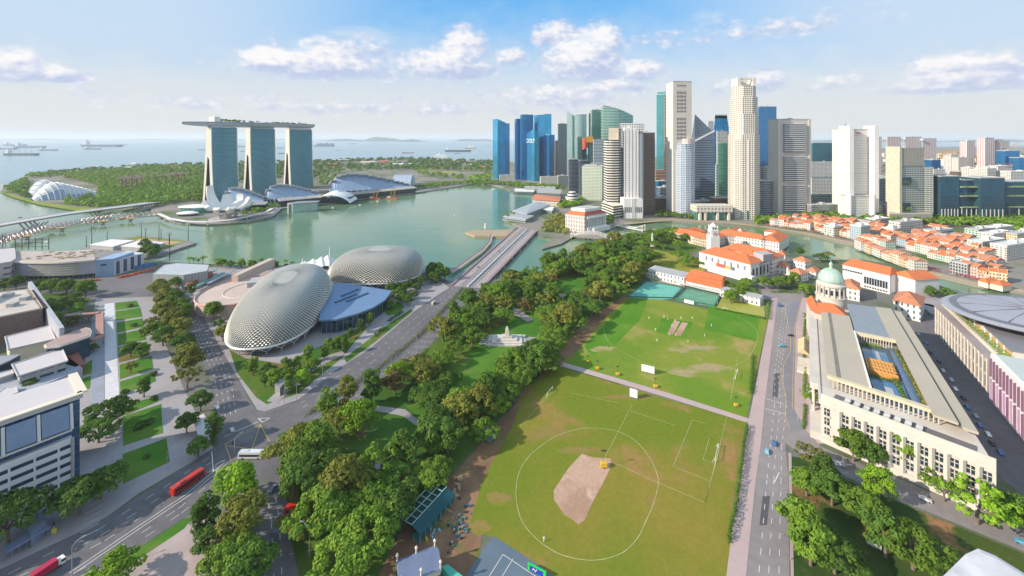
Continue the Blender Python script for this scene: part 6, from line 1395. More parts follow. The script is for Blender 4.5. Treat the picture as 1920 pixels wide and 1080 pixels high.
def theatre():
    a, b = G(1311, 500), G(1407, 527); r = thing('white_theatre', 'long white theatre hall with orange hipped roofs and hanging banners', 'theatre', (a+b)/2)
    h = 19
    P, d, q = house(r, a, b, 30, h, 7, WWALL, ORT)
    house(r, a+q*44+d*4, b+q*44+d*2, 30, h, 7, WCOL, ORT); house(r, a+q*24-d*1+d*0, a+q*24+d*26, 26, h-3, 6, WWALL, ORT); house(r, b+q*20-d*22, b+q*20, 34, h-2, 6, WCOL, ORT)
    house(r, a+q*30+d*38, a+q*30+d*52, 14, h+3, 4, WWALL, ORT); 
    m = MB(); m.box(*(a+q*34+d*62).xy, h, 16, 14, 8, .3); m.build('fly_tower', GREYC, r)
    n = (V_((d.y, -d.x, 0))); n = n if n.y < 0 else -n
    for i, (t, col) in enumerate(((.40,(.55,.10,.05)),(.49,(.60,.08,.08)),(.58,(.65,.40,.04)),(.68,(.08,.15,.12)))):
        p = a.lerp(b, t)+n*.6; m = MB(); m.beam(p-d*2.6+V_((0,0,8)), p+d*2.6+V_((0,0,8)), .3, 6); m.build('banner', mat(f'banner_{("red","crimson","yellow","green")[i]}', col, .7), r)
    for i in range(9):
        p = b+q*(6+i*8)+d*.3
        m = MB(); m.box(p.x, p.y, 4, .6, 2.4, 9, atan2(d.y, d.x)); m.build('window', DARKG, r)
    m = MB(); e = a+n*7+d*16; m.prism([e, e+d*54, e+d*54-n*7, e-n*7], 0, 7); m.build('portico', WWALL, r)
    for k in range(8): p = a+n*.5+d*(10+k*8); m = MB(); m.box(p.x, p.y, 11, 2, .8, 5, atan2(d.y, d.x)); m.build('window', mat('shutter_grey', (.2,.22,.24), .6), r)
theatre()
def clock_tower():
    c = G(1337, 470); Y = c.y; top = HT(418, Y); r = thing('clock_tower', 'white clock tower with domed cap rising from the theatre', 'clock tower', c)
    m = MB(); k = 5.6
    for w, z0, z1 in ((6.6,0,22),(k,22,24),(5.2,24,top*.72),(5.8,top*.72,top*.72+1.4),(4.6,top*.72+1.4,top*.86),(5.1,top*.86,top*.87)): m.box(c.x, c.y, z0, w*2, w*2, z1-z0)
    m.build('shaft', WWALL, r)
    m = MB(); m.lathe([(4.4,top*.87),(4.5,top*.89),(4.0,top*.93),(2.4,top*.965),(.8,top*.985),(.7,top),(.1,top+1.5)], c, 16); m.build('cupola', WHT, r, smooth=False)
    z = top*.62
    for dx, dy in ((0,-5.4),(-5.4,0),(5.4,0)):
        m = MB(); p = c+V_((dx, dy, z)); m.tube(p, p+V_((dx, dy, 0)).normalized()*.4, 2.6, n=20); fc = m.build('clock_face', WHT, r)
        m = MB(); o = p+V_((dx, dy, 0)).normalized()*.6; sx = V_((1,0,0)) if dx == 0 else V_((0,1,0))
        m.beam(o, o+V_((0,0,1.9)), .3, .3); m.beam(o, o+sx*1.3, .3, .3)
        for t in range(16): a_, b_ = 2*pi*t/16, 2*pi*(t+1)/16; m.beam(o+sx*2.5*cos(a_)+V_((0,0,2.5*sin(a_))), o+sx*2.5*cos(b_)+V_((0,0,2.5*sin(b_))), .35, .35)
        m.build('clock_hands', BLACK, fc)
    for z in (top*.4, top*.48, top*.78):
        for dx in (-1.6, 1.6): m = MB(); m.box(c.x+dx, c.y-(5.3 if z < top*.7 else 4.7), z, 1.3, .4, 3.4); m.build('window', DARKG, r)
    m = MB()
    for i, j in ((-1,-1),(1,-1),(1,1),(-1,1)): m.lathe([(.8,top*.87),(.8,top*.9),(.1,top*.93)], c+V_((i*4.4, j*4.4, 0)), 6)
    m.build('pinnacles', WHT, r)
clock_tower()
def museum_row():
    a, b = G(1256, 447), G(1332, 466); r = thing('museum', 'low cream museum with several orange hipped roofs left of the clock tower', 'museum', (a+b)/2)
    P, d, q = house(r, a, b, 22, 12, 6, CCOL, ORT); house(r, a+d*6, a+d*30, 50, 12, 6, CCOL, ORT); house(r, a+d*44, a+d*68, 54, 12, 6, CCOL, ORT)
museum_row()
def museum_back():
    a, b = G(1345, 455), G(1436, 470); r = thing('museum_wing', 'rear wings with orange roofs between the clock tower and the river', 'museum', (a+b)/2)
    P, d, q = house(r, a, b, 20, 15, 6, WCOL, ORT); house(r, a+d*5, a+d*26, 56, 14, 6, WCOL, ORT); house(r, a+d*60, a+d*84, 60, 15, 6, WCOL, ORT)
    m = MB(); c = a+d*28+q*16; m.lathe([(3,14),(3,20),(2.4,22),(.3,24)], c, 10); m.build('lantern', WHT, r)
    house(r, a+d*54+q*46, a+d*72+q*46, 14, 19, 3, WWALL, ORT)
museum_back()
def clubhouse():
    a, b = G(1284, 536), G(1352, 552); r = thing('cricket_pavilion', 'white cricket pavilion with broad tiered orange roof behind the practice courts', 'pavilion', (a+b)/2)
    P, d, q = Q(a, b, 22); 
    m = MB(); m.prism(P, 0, 7); m.build('wall', WCOL, r)
    for k, (o, z) in enumerate(((0,7),(5,9.6),(10,12.2))):
        m = MB(); A0 = a+q*(o-2)-d*1+d*k*1.2; B0 = b+q*(o-2)+d*1-d*k*1.2; 
        m.idx([A0+V_((0,0,z)), B0+V_((0,0,z)), B0+q*9+V_((0,0,z+3)), A0+q*9+V_((0,0,z+3)), A0+q*(22-o*.9)+V_((0,0,z-.5)), B0+q*(22-o*.9)+V_((0,0,z-.5)), A0+V_((0,0,z-.6)), B0+V_((0,0,z-.6))], [(0,1,2,3),(3,2,5,4),(6,7,1,0),(0,3,4),(1,5,2)]); m.build('tiered_roof', ORT, r)
    P2, d, q = Q(a-d*44-q*2, a+d*0-q*2, 24); m = MB(); m.prism(P2, 0, 9); m.build('left_wing', WCOL, r); m = MB(); m.prism([p+(sum(P2, V_())/4-p)*.08 for p in P2], 9, 9.3); m.build('roof_terrace', GREYC, r)
    P3, _, _ = Q(b+d*1-q*8, b+d*38-q*8, 14); m = MB(); m.prism(P3, 0, 7); m.build('right_wing', WCOL, r); m = MB(); m.prism(P3, 7, 7.4); m.build('right_terrace', GREYC, r)
    n = -q; m = MB(); e0, e1 = a+n*6-d*6, b+n*6+d*26; m.prism([e0, e1, e1-n*6, e0-n*6], 2.8, 3.3, bottom=True); m.build('veranda_roof', mat('veranda_white', (.6,.58,.54), .7), r)
    rnd = random.Random(5); m = MB()
    for i in range(46): p = e0.lerp(e1, rnd.random())+n*rnd.uniform(.5, 3.5); m.box(p.x, p.y, 0, .8, .8, .9, rnd.random())
    m.build('terrace_furniture', mat('terrace_furniture', (.34,.16,.12), .7, nscale=2, namt=.4), r)
clubhouse()
def practice_net(pts, lab, col):
    P = GP(pts); c = sum(P, V_())/len(P); r = thing('net_fence', lab, 'net fence', c); m = MB()
    for a, b in zip(P, P[1:]+P[:1]):
        k = max(1, int((b-a).length/8))
        for i in range(k): e = a.lerp(b, i/k); m.tube(e, e+V_((0,0,4)), .12, n=4)
        m.beam(a+V_((0,0,4)), b+V_((0,0,4)), .12, .12); m.beam(a+V_((0,0,1)), b+V_((0,0,1)), .08, 1.2)
    m.build('frame', col, r)
practice_net([(1175,558),(1213,528),(1280,540),(1262,560)], 'green fence round the turquoise court', mat('net_green', (.03,.14,.10), .8))
practice_net([(1266,561),(1285,541),(1352,552),(1340,575)], 'green fence round the darker green court', MATS['net_green'])
m = MB(); a, b = G(1283,567), G(1301,571); m.beam(a+V_((0,0,1.5)), b+V_((0,0,1.5)), .4, 3.4); label(m.build('white_screen', WHT), 'long white screen at the far edge of the cricket ground', 'sight screen')
def villas():
    for x0, y0, x1, y1, w, h, lab in ((1455,512,1478,516,16,9,'leftmost small villa with red hipped roof before the river'),(1478,522,1502,529,15,9,'middle small villa with red roof and white gable'),(1459,497,1472,499,16,14,'taller white villa with red hipped roof at the back'),(1512,520,1530,524,16,8,'right small villa with red roof beside the copper dome'),(1487,506,1510,512,14,13,'rear villa with steep red roof')):
        a, b = G(x0, y0), G(x1, y1); r = thing('villa', lab, 'villa', (a+b)/2, None); house(r, a, b, w, h, 4.5, WCOL, ORT2)
villas()
def parliament():
    a, b = G(1580, 529), G(1668, 552)
    r = thing('court_house', 'long white court building with broad orange roof and tall recessed windows by the river', 'court', (a+b)/2)
    P, d, q = house(r, a, b, 26, 20, 6, WWALL, ORT, hip=4); n = -q
    for i in range(9):
        p = a.lerp(b, .50+.055*i)+n*.3; m = MB(); m.beam(p-d*.85+V_((0,0,9)), p+d*.85+V_((0,0,9)), .5, 7.5); m.build('tall_window', DARKG, r)
        m = MB(); m.beam(p-d*.7+V_((0,0,2.2)), p+d*.7+V_((0,0,2.2)), .5, 1.6); m.build('window', DARKG, r)
    for i in range(8): p = a.lerp(b, .03+.055*i)+n*.3; m = MB(); m.beam(p-d*.8+V_((0,0,15)), p+d*.8+V_((0,0,15)), .5, 1.8); m.build('window', DARKG, r)
    a2, b2 = G(1672, 545), G(1716, 560); t = thing('court_annex', 'white annex with orange roof right of the long court building', 'building', (a2+b2)/2); house(t, a2, b2, 30, 19, 6, WWALL, ORT, hip=4)
    a3, b3 = G(1580, 560), G(1612, 566); t = thing('connecting_wing', 'red roofed connecting wing behind the copper dome', 'building', (a3+b3)/2); house(t, a3, b3, 26, 12, 5, WCOL, ORT2)
    a4, b4 = G(1675, 592), G(1726, 604); t = thing('square_wing', 'square wing with red pyramid roof at the end of the lawn court', 'building', (a4+b4)/2); house(t, a4, b4, 34, 14, 7, WCOL, ORT2, hip=16)
parliament()
STONE = mat('pale_granite', (.54,.50,.45), .8, nscale=.1, namt=.1, fine=.05, fscale=1.5)
ROOFZ = mat('beige_metal_roof', (.44,.385,.30), .6, .1, nscale=.05, namt=.06)
SLATE = facade('slatted_roof_glass', (.2,.25,.28), (.22,.27,.31), 2, 2, 1, 1, var=.3)
def gallery():
    z = 26
    FL, FR = G(1545, 800), V_((0,0,0)); 
    tl = G(1540, 737, z); tr = G(1868, 860, z); bl = G(1530, 565, z); br = G(1690, 585, z)
    c = (tl+tr+bl+br)/4; c.z = 0; r = thing('stone_gallery', 'large pale stone gallery with flat beige metal roofs and roof garden beside the road', 'gallery', c)
    P0, P1, P2, P3 = tl.copy(), tr.copy(), br.copy(), bl.copy()
    for p in (P0, P1, P2, P3): p.z = 0
    d = (P1-P0).normalized(); n = V_((d.y, -d.x, 0)); n = n if n.y < 0 else -n; L = (P1-P0).length
    e = (P3-P0).normalized(); ne = V_((-e.y, e.x, 0)); ne = ne if ne.x < 0 else -ne; Ls = (P3-P0).length
    m = MB(); m.prism([P0, P1, P2, P3], 0, 22); m.build('main_block', STONE, r)
    m = MB(); m.prism([P0+n*.0, P1, P1+n*1.2, P0+n*1.2], 20.6, 23.4, bottom=True); m.prism([P0+n*.1, P1+n*.1, P1+n*.7, P0+n*.7], 23.4, 26); m.prism([P0, P1, P1+n*1.0, P0+n*1.0], 0, 3); m.build('cornice', STONE, r)
    nb = 10
    for i in range(nb+1):
        t = .13+.79*i/nb; p = P0.lerp(P1, t)
        if i < nb+1: m = MB(); m.beam(p+n*.7+V_((0,0,3)), p+n*.7+V_((0,0,20.6)), 1.7, 1.5); m.build('pilaster', STONE, r)
    wt = [(.04,), (.96,)]+[(.13+.79*(i+.5)/nb,) for i in range(nb)]
    for (t,) in wt:
        p = P0.lerp(P1, t)+n*.12
        for zz, hh, ww in ((5.2,3.2,2.2),(10.2,3.6,2.2),(15.2,3.6,2.4)):
            w = MB(); w.beam(p-d*ww/2+V_((0,0,zz+hh/2)), p+d*ww/2+V_((0,0,zz+hh/2)), .3, hh); wo = w.build('window', DARKG, r)
            w = MB(); w.beam(p+n*.25+V_((0,0,zz)), p+n*.25+V_((0,0,zz+hh)), .3, .3); w.beam(p+n*.25-d*ww/2+V_((0,0,zz+hh*.6)), p+n*.25+d*ww/2+V_((0,0,zz+hh*.6)), .3, .25); w.build('window_frame', STONE, wo)
            w = MB(); w.beam(p+n*.35-d*(ww/2+.4)+V_((0,0,zz-.3)), p+n*.35+d*(ww/2+.4)+V_((0,0,zz-.3)), .9, .4); w.build('sill', STONE, wo)
    m = MB(); m.prism([P0+ne*.0, P3, P3+ne*1.2, P0+ne*1.2], 20, 22.6, bottom=True); m.prism([P0, P3, P3+ne*5, P0+ne*5], 0, 4); m.build('side_cornice', STONE, r)
    for i in range(20):
        t = .14+.66*i/19; p = P0.lerp(P3, t)+ne*3.2; m = MB(); m.tube(p+V_((0,0,4)), p+V_((0,0,18)), .85, .75, 10); m.box(p.x, p.y, 18, 2.2, 2.2, .9); m.build('column', STONE, r)
    m = MB(); m.prism([P0.lerp(P3,.11)+ne*.2, P0.lerp(P3,.83)+ne*.2, P0.lerp(P3,.83)+ne*5, P0.lerp(P3,.11)+ne*5], 18.9, 22.4, bottom=True); m.build('entablature', STONE, r)
    for i in range(18): p = P0.lerp(P3, .155+.66*i/19)+ne*.15; m = MB(); m.beam(p+V_((0,0,6)), p+V_((0,0,16)), .3, 1.6); m.build('window', DARKG, r)
    m = MB(); m.prism([p for p in (P0+d*4-n*3, P1-d*6-n*3, P1-d*6-n*12, P0+d*4-n*12)], 22.02, 22.5); m.build('roof_gutter', mat('dark_roof', (.13,.12,.12), .8), r)
    m = MB(); rnd = random.Random(4)
    for i in range(16): p = P0+d*(10+i%8*4)-n*(5+(i//8)*4); m.box(p.x, p.y, 22.5, 2.4, 2.4, 1.4, atan2(d.y, d.x))
    m.build('roof_units', mat('unit_grey', (.5,.5,.48), .5), r)
    R0 = P0-n*14+d*0; 
    def pt(u, v, zz): # u along d from left edge (0..1), v into depth
        a_ = P0.lerp(P1, u); b_ = P3.lerp(P2, u); q = a_.lerp(b_, v); return V_((q.x, q.y, zz))
    def slab(u0, u1, v0, v1, zz, name, mt, th=1.0, u2=None, u3=None):
        m = MB(); m.prism([pt(u0,v0,0), pt(u1,v0,0), pt(u1 if u2 is None else u2, v1,0), pt(u0 if u3 is None else u3, v1,0)], zz-th, zz, bottom=True); return m.build(name, mt, r)
    slab(.05,.36,.13,.80,28.5,'left_roof',ROOFZ,1.2); slab(.125,.155,.13,.80,28.72,'roof_channel',mat('channel_brown', (.19,.17,.14), .7),.2); slab(.36,.375,.13,.62,28.9,'roof_edge',WHT,.4)
    slab(.74,.88,.09,.985,28.5,'right_roof',ROOFZ,1.2,); slab(.90,.985,.09,.985,27.2,'outer_roof',ROOFZ,1.2); slab(.88,.905,.09,.985,26.4,'roof_trench',MATS['channel_brown'],.3)
    slab(.375,.70,.62,.985,28.2,'slatted_roof',mat('slate_slats', (.25,.29,.32), .5, .2, nscale=.4, namt=.08, fine=.2, fscale=.6),1.0); slab(.70,.74,.62,.985,28.5,'roof_strip',ROOFZ,1.0); slab(.375,.74,.605,.62,28.6,'roof_truss',mat('truss_cream', (.55,.48,.33), .7),2.0)
    slab(.05,.88,.115,.135,28.4,'edge_beam',MATS['truss_cream'],1.6)
    m = MB()
    for i in range(24): p = pt(.1+.03*i, .118, 0); m.beam(p+V_((0,0,22.4)), p+V_((0,0,27)), .5, .5)
    m.build('edge_posts', STONE, r)
    m = MB()
    for i in range(14): p = pt(.38+.025*i, .60, 0); m.beam(p+V_((0,0,20)), p+V_((0,0,27)), .4, .4)
    m.build('court_posts', STONE, r)
    POOL = mat('roof_pool', (.05,.16,.28), .08, nscale=.4, namt=.2)
    slab(.375,.70,.14,.60,22.3,'court_floor',mat('court_slate', (.08,.11,.12), .7, namt=.2),.3)
    slab(.40,.66,.17,.30,22.6,'pool',POOL,.3); slab(.40,.63,.44,.55,22.6,'pool',POOL,.3)
    slab(.50,.56,.17,.25,22.8,'walkway_slab',GREYC,.2); slab(.53,.56,.46,.54,22.8,'walkway_slab',GREYC,.2)
    slab(.67,.735,.14,.60,23.2,'glass_canopy',mat('canopy_blue', (.16,.24,.36), .3, .5),.3)
    mz = MB(); TI = mat('maze_timber', (.62,.32,.09), .7, nscale=1, namt=.1)
    for i in range(24):
        p0_, p1_ = pt(.41+.0095*i, .325, 0), pt(.41+.0095*i, .40+.02*(i % 2), 0)
        for k in range(5):
            e = p0_.lerp(p1_, k/4); mz.beam(e+V_((0,0,22.3)), e+V_((0,0,25.4)), .9, .7)
    for v in (.325, .35, .38, .41): mz.beam(pt(.41,v,25.2), pt(.63,v,25.2), .5, .9)
    for i in range(0, 24, 3): mz.beam(pt(.41+.0095*i,.325,25.4), pt(.41+.0095*i,.41,25.4), .6, .5)
    o = mz.build('timber_maze', TI, org=pt(.52,.37,22.3)); label(o, 'orange timber lattice maze in the roof court of the gallery', 'maze')
    for nm, u0, v0, u1, v1, w, fm, sd, lab in (('roof_hedge',.765,.13,.735,.60,2.2,F_OLIVE,1,'long light green hedge along the glass canopy'),('roof_hedge',.64,.15,.60,.33,2.4,F_MID,2,'hedge at the right of the near pool'),('roof_hedge',.39,.15,.39,.58,2.2,F_DARK,3,'dark planting along the left roof edge'),('roof_hedge',.40,.58,.60,.585,2.6,F_MID,4,'planting at the far end of the roof court'),('roof_hedge',.42,.30,.60,.305,1.8,F_DARK,5,'planting between near pool and maze')):
        h_ = hedge(nm, lab, [pt(u0, v0, 0), pt(u1, v1, 0)], w, 2.0, fm, sd, 1.1); h_.location.z += 22.4; h_.name = 'roof_hedge'
    a, b = pt(-.02, .80, 0), pt(.34, .80, 0); P, dd, qq = Q(a, b, 20); m = MB(); m.prism(P, 22, 27); m.build('head_block', STONE, r)
    m = MB(); cc0, cc1 = (P[0]+P[3])/2, (P[1]+P[2])/2; m.gable(cc0, cc1, 20, 27, 6, hip=9, ov=1); m.build('orange_roof', ORT, r)
    m = MB(); a, b = pt(-.06, .86, 0), pt(.07, .86, 0); P, dd, qq = Q(a, b, 24); m.prism(P, 0, 25); m.gable((P[0]+P[1])/2, (P[2]+P[3])/2, (P[1]-P[0]).length, 25, 5, ov=.6, m=1); m.build('corner_pavilion', [STONE, ORT], r)
    dc = G(1558, 560, 26); t = thing('domed_rotunda', 'stone rotunda with columns and pale green copper dome on the gallery', 'dome', V_((dc.x, dc.y, 22)))
    D = V_((dc.x, dc.y, 0)); m = MB(); m.lathe([(13.5,22),(13.5,30),(14.2,30.4),(14.2,31.4),(11.6,31.6),(11.6,42),(13.2,42.4),(13.2,44),(12,44.4),(11.6,46.2)], D, 32); m.build('drum', STONE, t)
    for k in range(16): an = 2*pi*k/16; p = D+V_((12.6*cos(an), 12.6*sin(an), 0)); m = MB(); m.tube(p+V_((0,0,31.6)), p+V_((0,0,42)), .75, .65, 8); m.build('column', STONE, t)
    for k in range(16): an = 2*pi*(k+.5)/16; p = D+V_((11.7*cos(an), 11.7*sin(an), 0)); m = MB(); m.box(p.x, p.y, 34, .5, 1.8, 5, an); m.build('window', DARKG, t)
    COP = mat('copper_patina', (.37,.50,.44), .6, .1, nscale=.12, namt=.14)
    m = MB(); prof = [(11.6*cos(x*pi/2/12)**.95, 46.2+13.5*sin(x*pi/2/12)) for x in range(12)]; prof[-1] = (1.9, 59.5); m.lathe(prof, D, 32); m.build('copper_dome', COP, t, smooth=True)
    m = MB()
    for k in range(16): an = 2*pi*k/16; m.path([D+V_((q*cos(an)*1.01, q*sin(an)*1.01, zz+.1)) for q, zz in prof], .16, 4)
    m.build('dome_ribs', COP, t)
    m = MB(); m.lathe([(2.0,59.3),(2.0,60.2),(1.5,60.4),(1.5,63.6),(2.0,63.8),(1.6,65.2),(.4,66.6),(.1,69)], D, 12); m.build('lantern', COP, t); t.scale = (.8, .8, .8)
    m = MB(); p0_, p1_ = P0.lerp(P3, .47)+ne*5, P0.lerp(P3, .62)+ne*5; m.prism([p0_, p1_, p1_+ne*7, p0_+ne*7], 0, 1.2); m.build('steps', CREAM, r); m = MB(); m.gable((p0_+ne*3), (p1_+ne*3), 7, 14, 3, ov=.3); m.build('canopy', mat('sand_canopy', (.56,.44,.25), .8), r)
gallery()
for i, (y0, y1) in enumerate(((600,635),(640,672),(690,745),(760,805))):
    hedge('forecourt_hedge', f'{["farthest","second","third","nearest"][i]} box hedge along the pavement before the gallery columns', [G(1510, y0), G(1507, y1)], 1.6, 1.6, F_MID, 40+i, 1.2)
def arcade_block():
    z = 22; A_ = G(1752, 572, z); B_ = G(1845, 665, z); r = thing('arched_stone_block', 'long stone building with arched windows and planted roof terrace across the lane', 'building', ((A_+B_)/2).xy.to_3d())
    d = (B_-A_); d.z = 0; L = d.length; d.normalize(); q = V_((-d.y, d.x, 0)); q = q if q.x > 0 else -q; a = V_((A_.x, A_.y, 0)); b = a+d*(L+6)
    W_ = mat('grey_stone', (.40,.37,.33), .85, nscale=.2, namt=.1)
    m = MB(); m.prism([a, b, b+q*22, a+q*22], 0, z); m.build('wall', W_, r)
    m = MB(); m.prism([a-q*.8, b-q*.8, b+q*4, a+q*4], z, z+1); m.build('cornice', mat('mauve_grey_roof', (.30,.26,.26), .7), r)
    k = 17
    for i in range(k):
        p = a+d*(L+6)*(i+.5)/k-q*.15
        for zz, hh in ((3,6),(12,6)):
            w = MB(); w.beam(p-d*1.1+V_((0,0,zz+hh/2)), p+d*1.1+V_((0,0,zz+hh/2)), .4, hh); w.tube(p-q*.2+V_((0,0,zz+hh)), p+q*.2+V_((0,0,zz+hh)), 1.1, n=12); w.build('arched_window', DARKG, r)
        w = MB(); e = p+d*(L+6)/k/2-q*.3; w.beam(e, e+V_((0,0,z)), .9, .9); w.build('pier', STONE, r)
    h_ = hedge('terrace_planting', 'light green planting on the roof terrace across the lane', [a+q*11+d*2, b+q*11], 7, 3, F_BRIGHT, 61, 1.6); h_.location.z += z
    m = MB(); m.prism([a+q*5, b+q*5, b+q*6.5, a+q*6.5], z, z+1.6)
    for i in range(int(L/3)): m.beam(a+d*i*3+q*4.4+V_((0,0,z+1.6)), a+d*i*3+q*7.6+V_((0,0,z+1.6)), .5, .4)
    m.build('pergola', CREAM, r)
arcade_block()
def disc_court():
    z = 34; c = G(1935, 590, z); r = thing('disc_roof_court', 'grey blocks with tan panels under a huge silver disc roof', 'court', V_((c.x, c.y, 0))); D = V_((c.x, c.y, 0))
    m = MB(); m.lathe([(30,z-3.5),(46,z-2.2),(52,z-.4),(52.5,z+.2),(49,z+1.4),(30,z+3.2),(.1,z+4.4)], D, 56, sy=.80); m.build('disc_roof', mat('disc_metal', (.40,.40,.44), .45, .4, nscale=.05, namt=.05), r, smooth=False)
    m = MB(); m.lathe([(47.5,z+1.85),(45.5,z+2.0)], D, 48, sy=.80); m.build('disc_seam', mat('seam_dark', (.15,.15,.18), .6), r)
    m = MB()
    for k in range(12): an = 2*pi*k/12; m.beam(D+V_((6*cos(an), 5*sin(an), z+4.5)), D+V_((44*cos(an), 35*sin(an), z+2.3)), .35, .35)
    m.build('disc_ribs', MATS['seam_dark'], r)
    m = MB(); m.lathe([(24,0),(24,z-3)], D, 28, sy=.8); m.build('core', facade('court_core', (.38,.35,.31), (.1,.12,.13), 6, 5, .6, .5, var=.3), r)
    TAN = mat('tan_panel', (.58,.36,.16), .7, nscale=.1, namt=.1); GRF = mat('grey_standing_roof', (.22,.22,.24), .6, .2, nscale=.2, namt=.06)
    for (x0, y0, x1, y1, w) in ((1806,575,1840,610,34),(1850,615,1900,660,60)):
        A_, B_ = G(x0, y0, 27), G(x1, y1, 27); a, b = V_((A_.x, A_.y, 0)), V_((B_.x, B_.y, 0)); d = (b-a); L = d.length; d.normalize(); q = V_((-d.y, d.x, 0)); q = q if q.x > 0 else -q
        m = MB(); m.prism([a, b, b+q*w, a+q*w], 0, 27); m.build('block', STONE, r); m = MB(); m.prism([a-q*1.2, b-q*1.2, b+q*w, a+q*w], 27, 28); m.build('block_roof', GRF, r)
        for i in range(4 if L < 40 else 4):
            n_ = 4; p0_, p1_ = a+d*L*(i+.08)/n_-q*.2, a+d*L*(i+.92)/n_-q*.2; m = MB(); m.beam(p0_+V_((0,0,15)), p1_+V_((0,0,15)), .5, 21); m.build('tan_panel', TAN, r)
            p = a+d*L*i/n_; m = MB(); m.beam(p-q*.7, p-q*.7+V_((0,0,27)), .8, 1); m.build('fin', WHT, r)
disc_court()
def purple_block():
    z = 30; A_, B_ = G(1857, 662, z), G(1985, 790, z); a, b = V_((A_.x, A_.y, 0)), V_((B_.x, B_.y, 0)); r = thing('striped_office', 'white office with purple vertical window strips and glazed roof at the right edge', 'office', (a+b)/2)
    d = (b-a); L = d.length; d.normalize(); q = V_((-d.y, d.x, 0)); q = q if q.x > 0 else -q
    m = MB(); m.prism([a, b, b+q*40, a+q*40], 0, z); m.build('wall', WHT, r)
    m = MB(); m.prism([a+q*2+d*2, b+q*2, b+q*40, a+q*38+d*2], z, z+.8); m.build('glass_roof', facade('grid_roof', (.45,.5,.48), (.3,.38,.37), 2, 2, .8, .8, var=.4), r)
    PU = mat('purple_glazing', (.22,.11,.19), .3, .2, nscale=.2, namt=.2); k = 17
    for i in range(k):
        p = a+d*L*(i+.5)/k-q*.15
        for zz, hh in ((16.5,11),(2,13)):
            m = MB(); m.beam(p+V_((0,0,zz)), p+V_((0,0,zz+hh)), .5, 2.3); m.build('window_strip', PU if zz > 10 or i % 2 else mat('lilac_panel', (.42,.30,.45), .6), r)
purple_block()
def river_terrace():
    r = thing('terrace_garden', 'white walled terrace with dark pool grid beside the river', 'terrace', G(1745, 562)); m = MB(); m.prism(GP([(1725,572),(1748,550),(1800,578),(1780,600),(1745,592)]), 0, 2); m.build('terrace', PAVE, r)
    m = MB(); 
    for i in range(6): a = G(1735+i*5, 575-i*.3+i*1.2); m.box(a.x, a.y, 2, 2.2, 14, .3, .5)
    m.build('pool_grid', DARKG, r)
river_terrace()
def columned_hotel():
    c = G(1100, 436); K = G(1095, 436); Y = K.y; th = radians(62)
    Lf = V_((-cos(radians(35)), sin(radians(35)), 0))*34; Rf = V_((sin(radians(52)), cos(radians(52)), 0))*58
    K = G(1096, 437); P = [K, K+Rf, K+Rf+Lf*1.1, K+Lf*1.1]; r = thing('columned_hotel', 'stone neoclassical hotel with tall columns and red tiled attic by the river', 'hotel', sum(P, V_())/4)
    H_ = 36; m = MB(); m.prism(P, 0, 29); m.build('wall', facade('hotel_stone', (.56,.53,.50), (.18,.18,.2), 5, 7, .3, .5, groughness=.5, gmetal=0, var=.2), r)
    d = Rf.normalized(); n = V_((d.y, -d.x, 0)); n = n if n.y < 0 else -n
    for i in range(12): p = K+d*(8+i*4)+n*1.5; m = MB(); m.tube(p+V_((0,0,9)), p+V_((0,0,24)), .9, n=8); m.build('column', WHT, r)
    m = MB(); e, f = K+d*5+n*.0, K+d*55; m.prism([e, f, f+n*3.2, e+n*3.2], 24, 26.5, bottom=True); m.prism([e, f, f+n*3.2, e+n*3.2], 0, 9); m.build('entablature', WHT, r)
    m = MB(); c2 = sum(P, V_())/4; U = [c2+(p-c2)*.72 for p in P]; m.prism(U, 29, 40); m.build('attic_storey', WHT, r); m = MB(); m.prism([c2+(p-c2)*.5 for p in P], 40, 40.3); m.build('flat_roof', RT, r)
    RD = mat('dark_red_tile', (.40,.08,.07), .7, nscale=.3, namt=.12)
    for (p, q_, mm) in ((P[0], P[1], RD), (P[0], P[3], ORT)):
        i0, i1 = c2+(p-c2)*.72, c2+(q_-c2)*.72; m = MB(); m.face([p+V_((0,0,29.2)), q_+V_((0,0,29.2)), i1+V_((0,0,35)), i0+V_((0,0,35))]); m.build('attic_roof', mm, r)
    m = MB(); e = K+n*9+d*14; m.prism([e, e+d*44, e+d*44-n*9, e-n*9], 0, 7); m.build('river_terrace', WHT, r)
columned_hotel()
SHW = [('white', facade('shop_white', (.66,.62,.56), (.12,.11,.10), 2.6, 3.6, .5, .55, groughness=.5, gmetal=0, var=.6)), ('cream', facade('shop_cream', (.62,.52,.34), (.14,.1,.08), 2.6, 3.6, .5, .55, groughness=.5, gmetal=0, var=.6)), ('pale blue', facade('shop_blue', (.36,.46,.52), (.1,.1,.12), 2.6, 3.6, .5, .55, groughness=.5, gmetal=0, var=.6)), ('pinkish', facade('shop_pink', (.60,.42,.36), (.12,.09,.08), 2.6, 3.6, .5, .55, groughness=.5, gmetal=0, var=.6)), ('mint', facade('shop_mint', (.42,.56,.48), (.1,.12,.1), 2.6, 3.6, .5, .55, groughness=.5, gmetal=0, var=.6))]
quay = GP([(1436,424),(1515,434),(1590,450),(1640,465),(1690,484),(1765,511),(1840,530),(1900,540)])
def along(P, s):
    for a, b in zip(P, P[1:]):
        L = (b-a).length
        if s <= L: return a+(b-a)*s/L, (b-a).normalized()
        s -= L
    return None, None
rnd = random.Random(12); tot = sum((b-a).length for a, b in zip(quay, quay[1:])); nshop = 0
SHP = {}
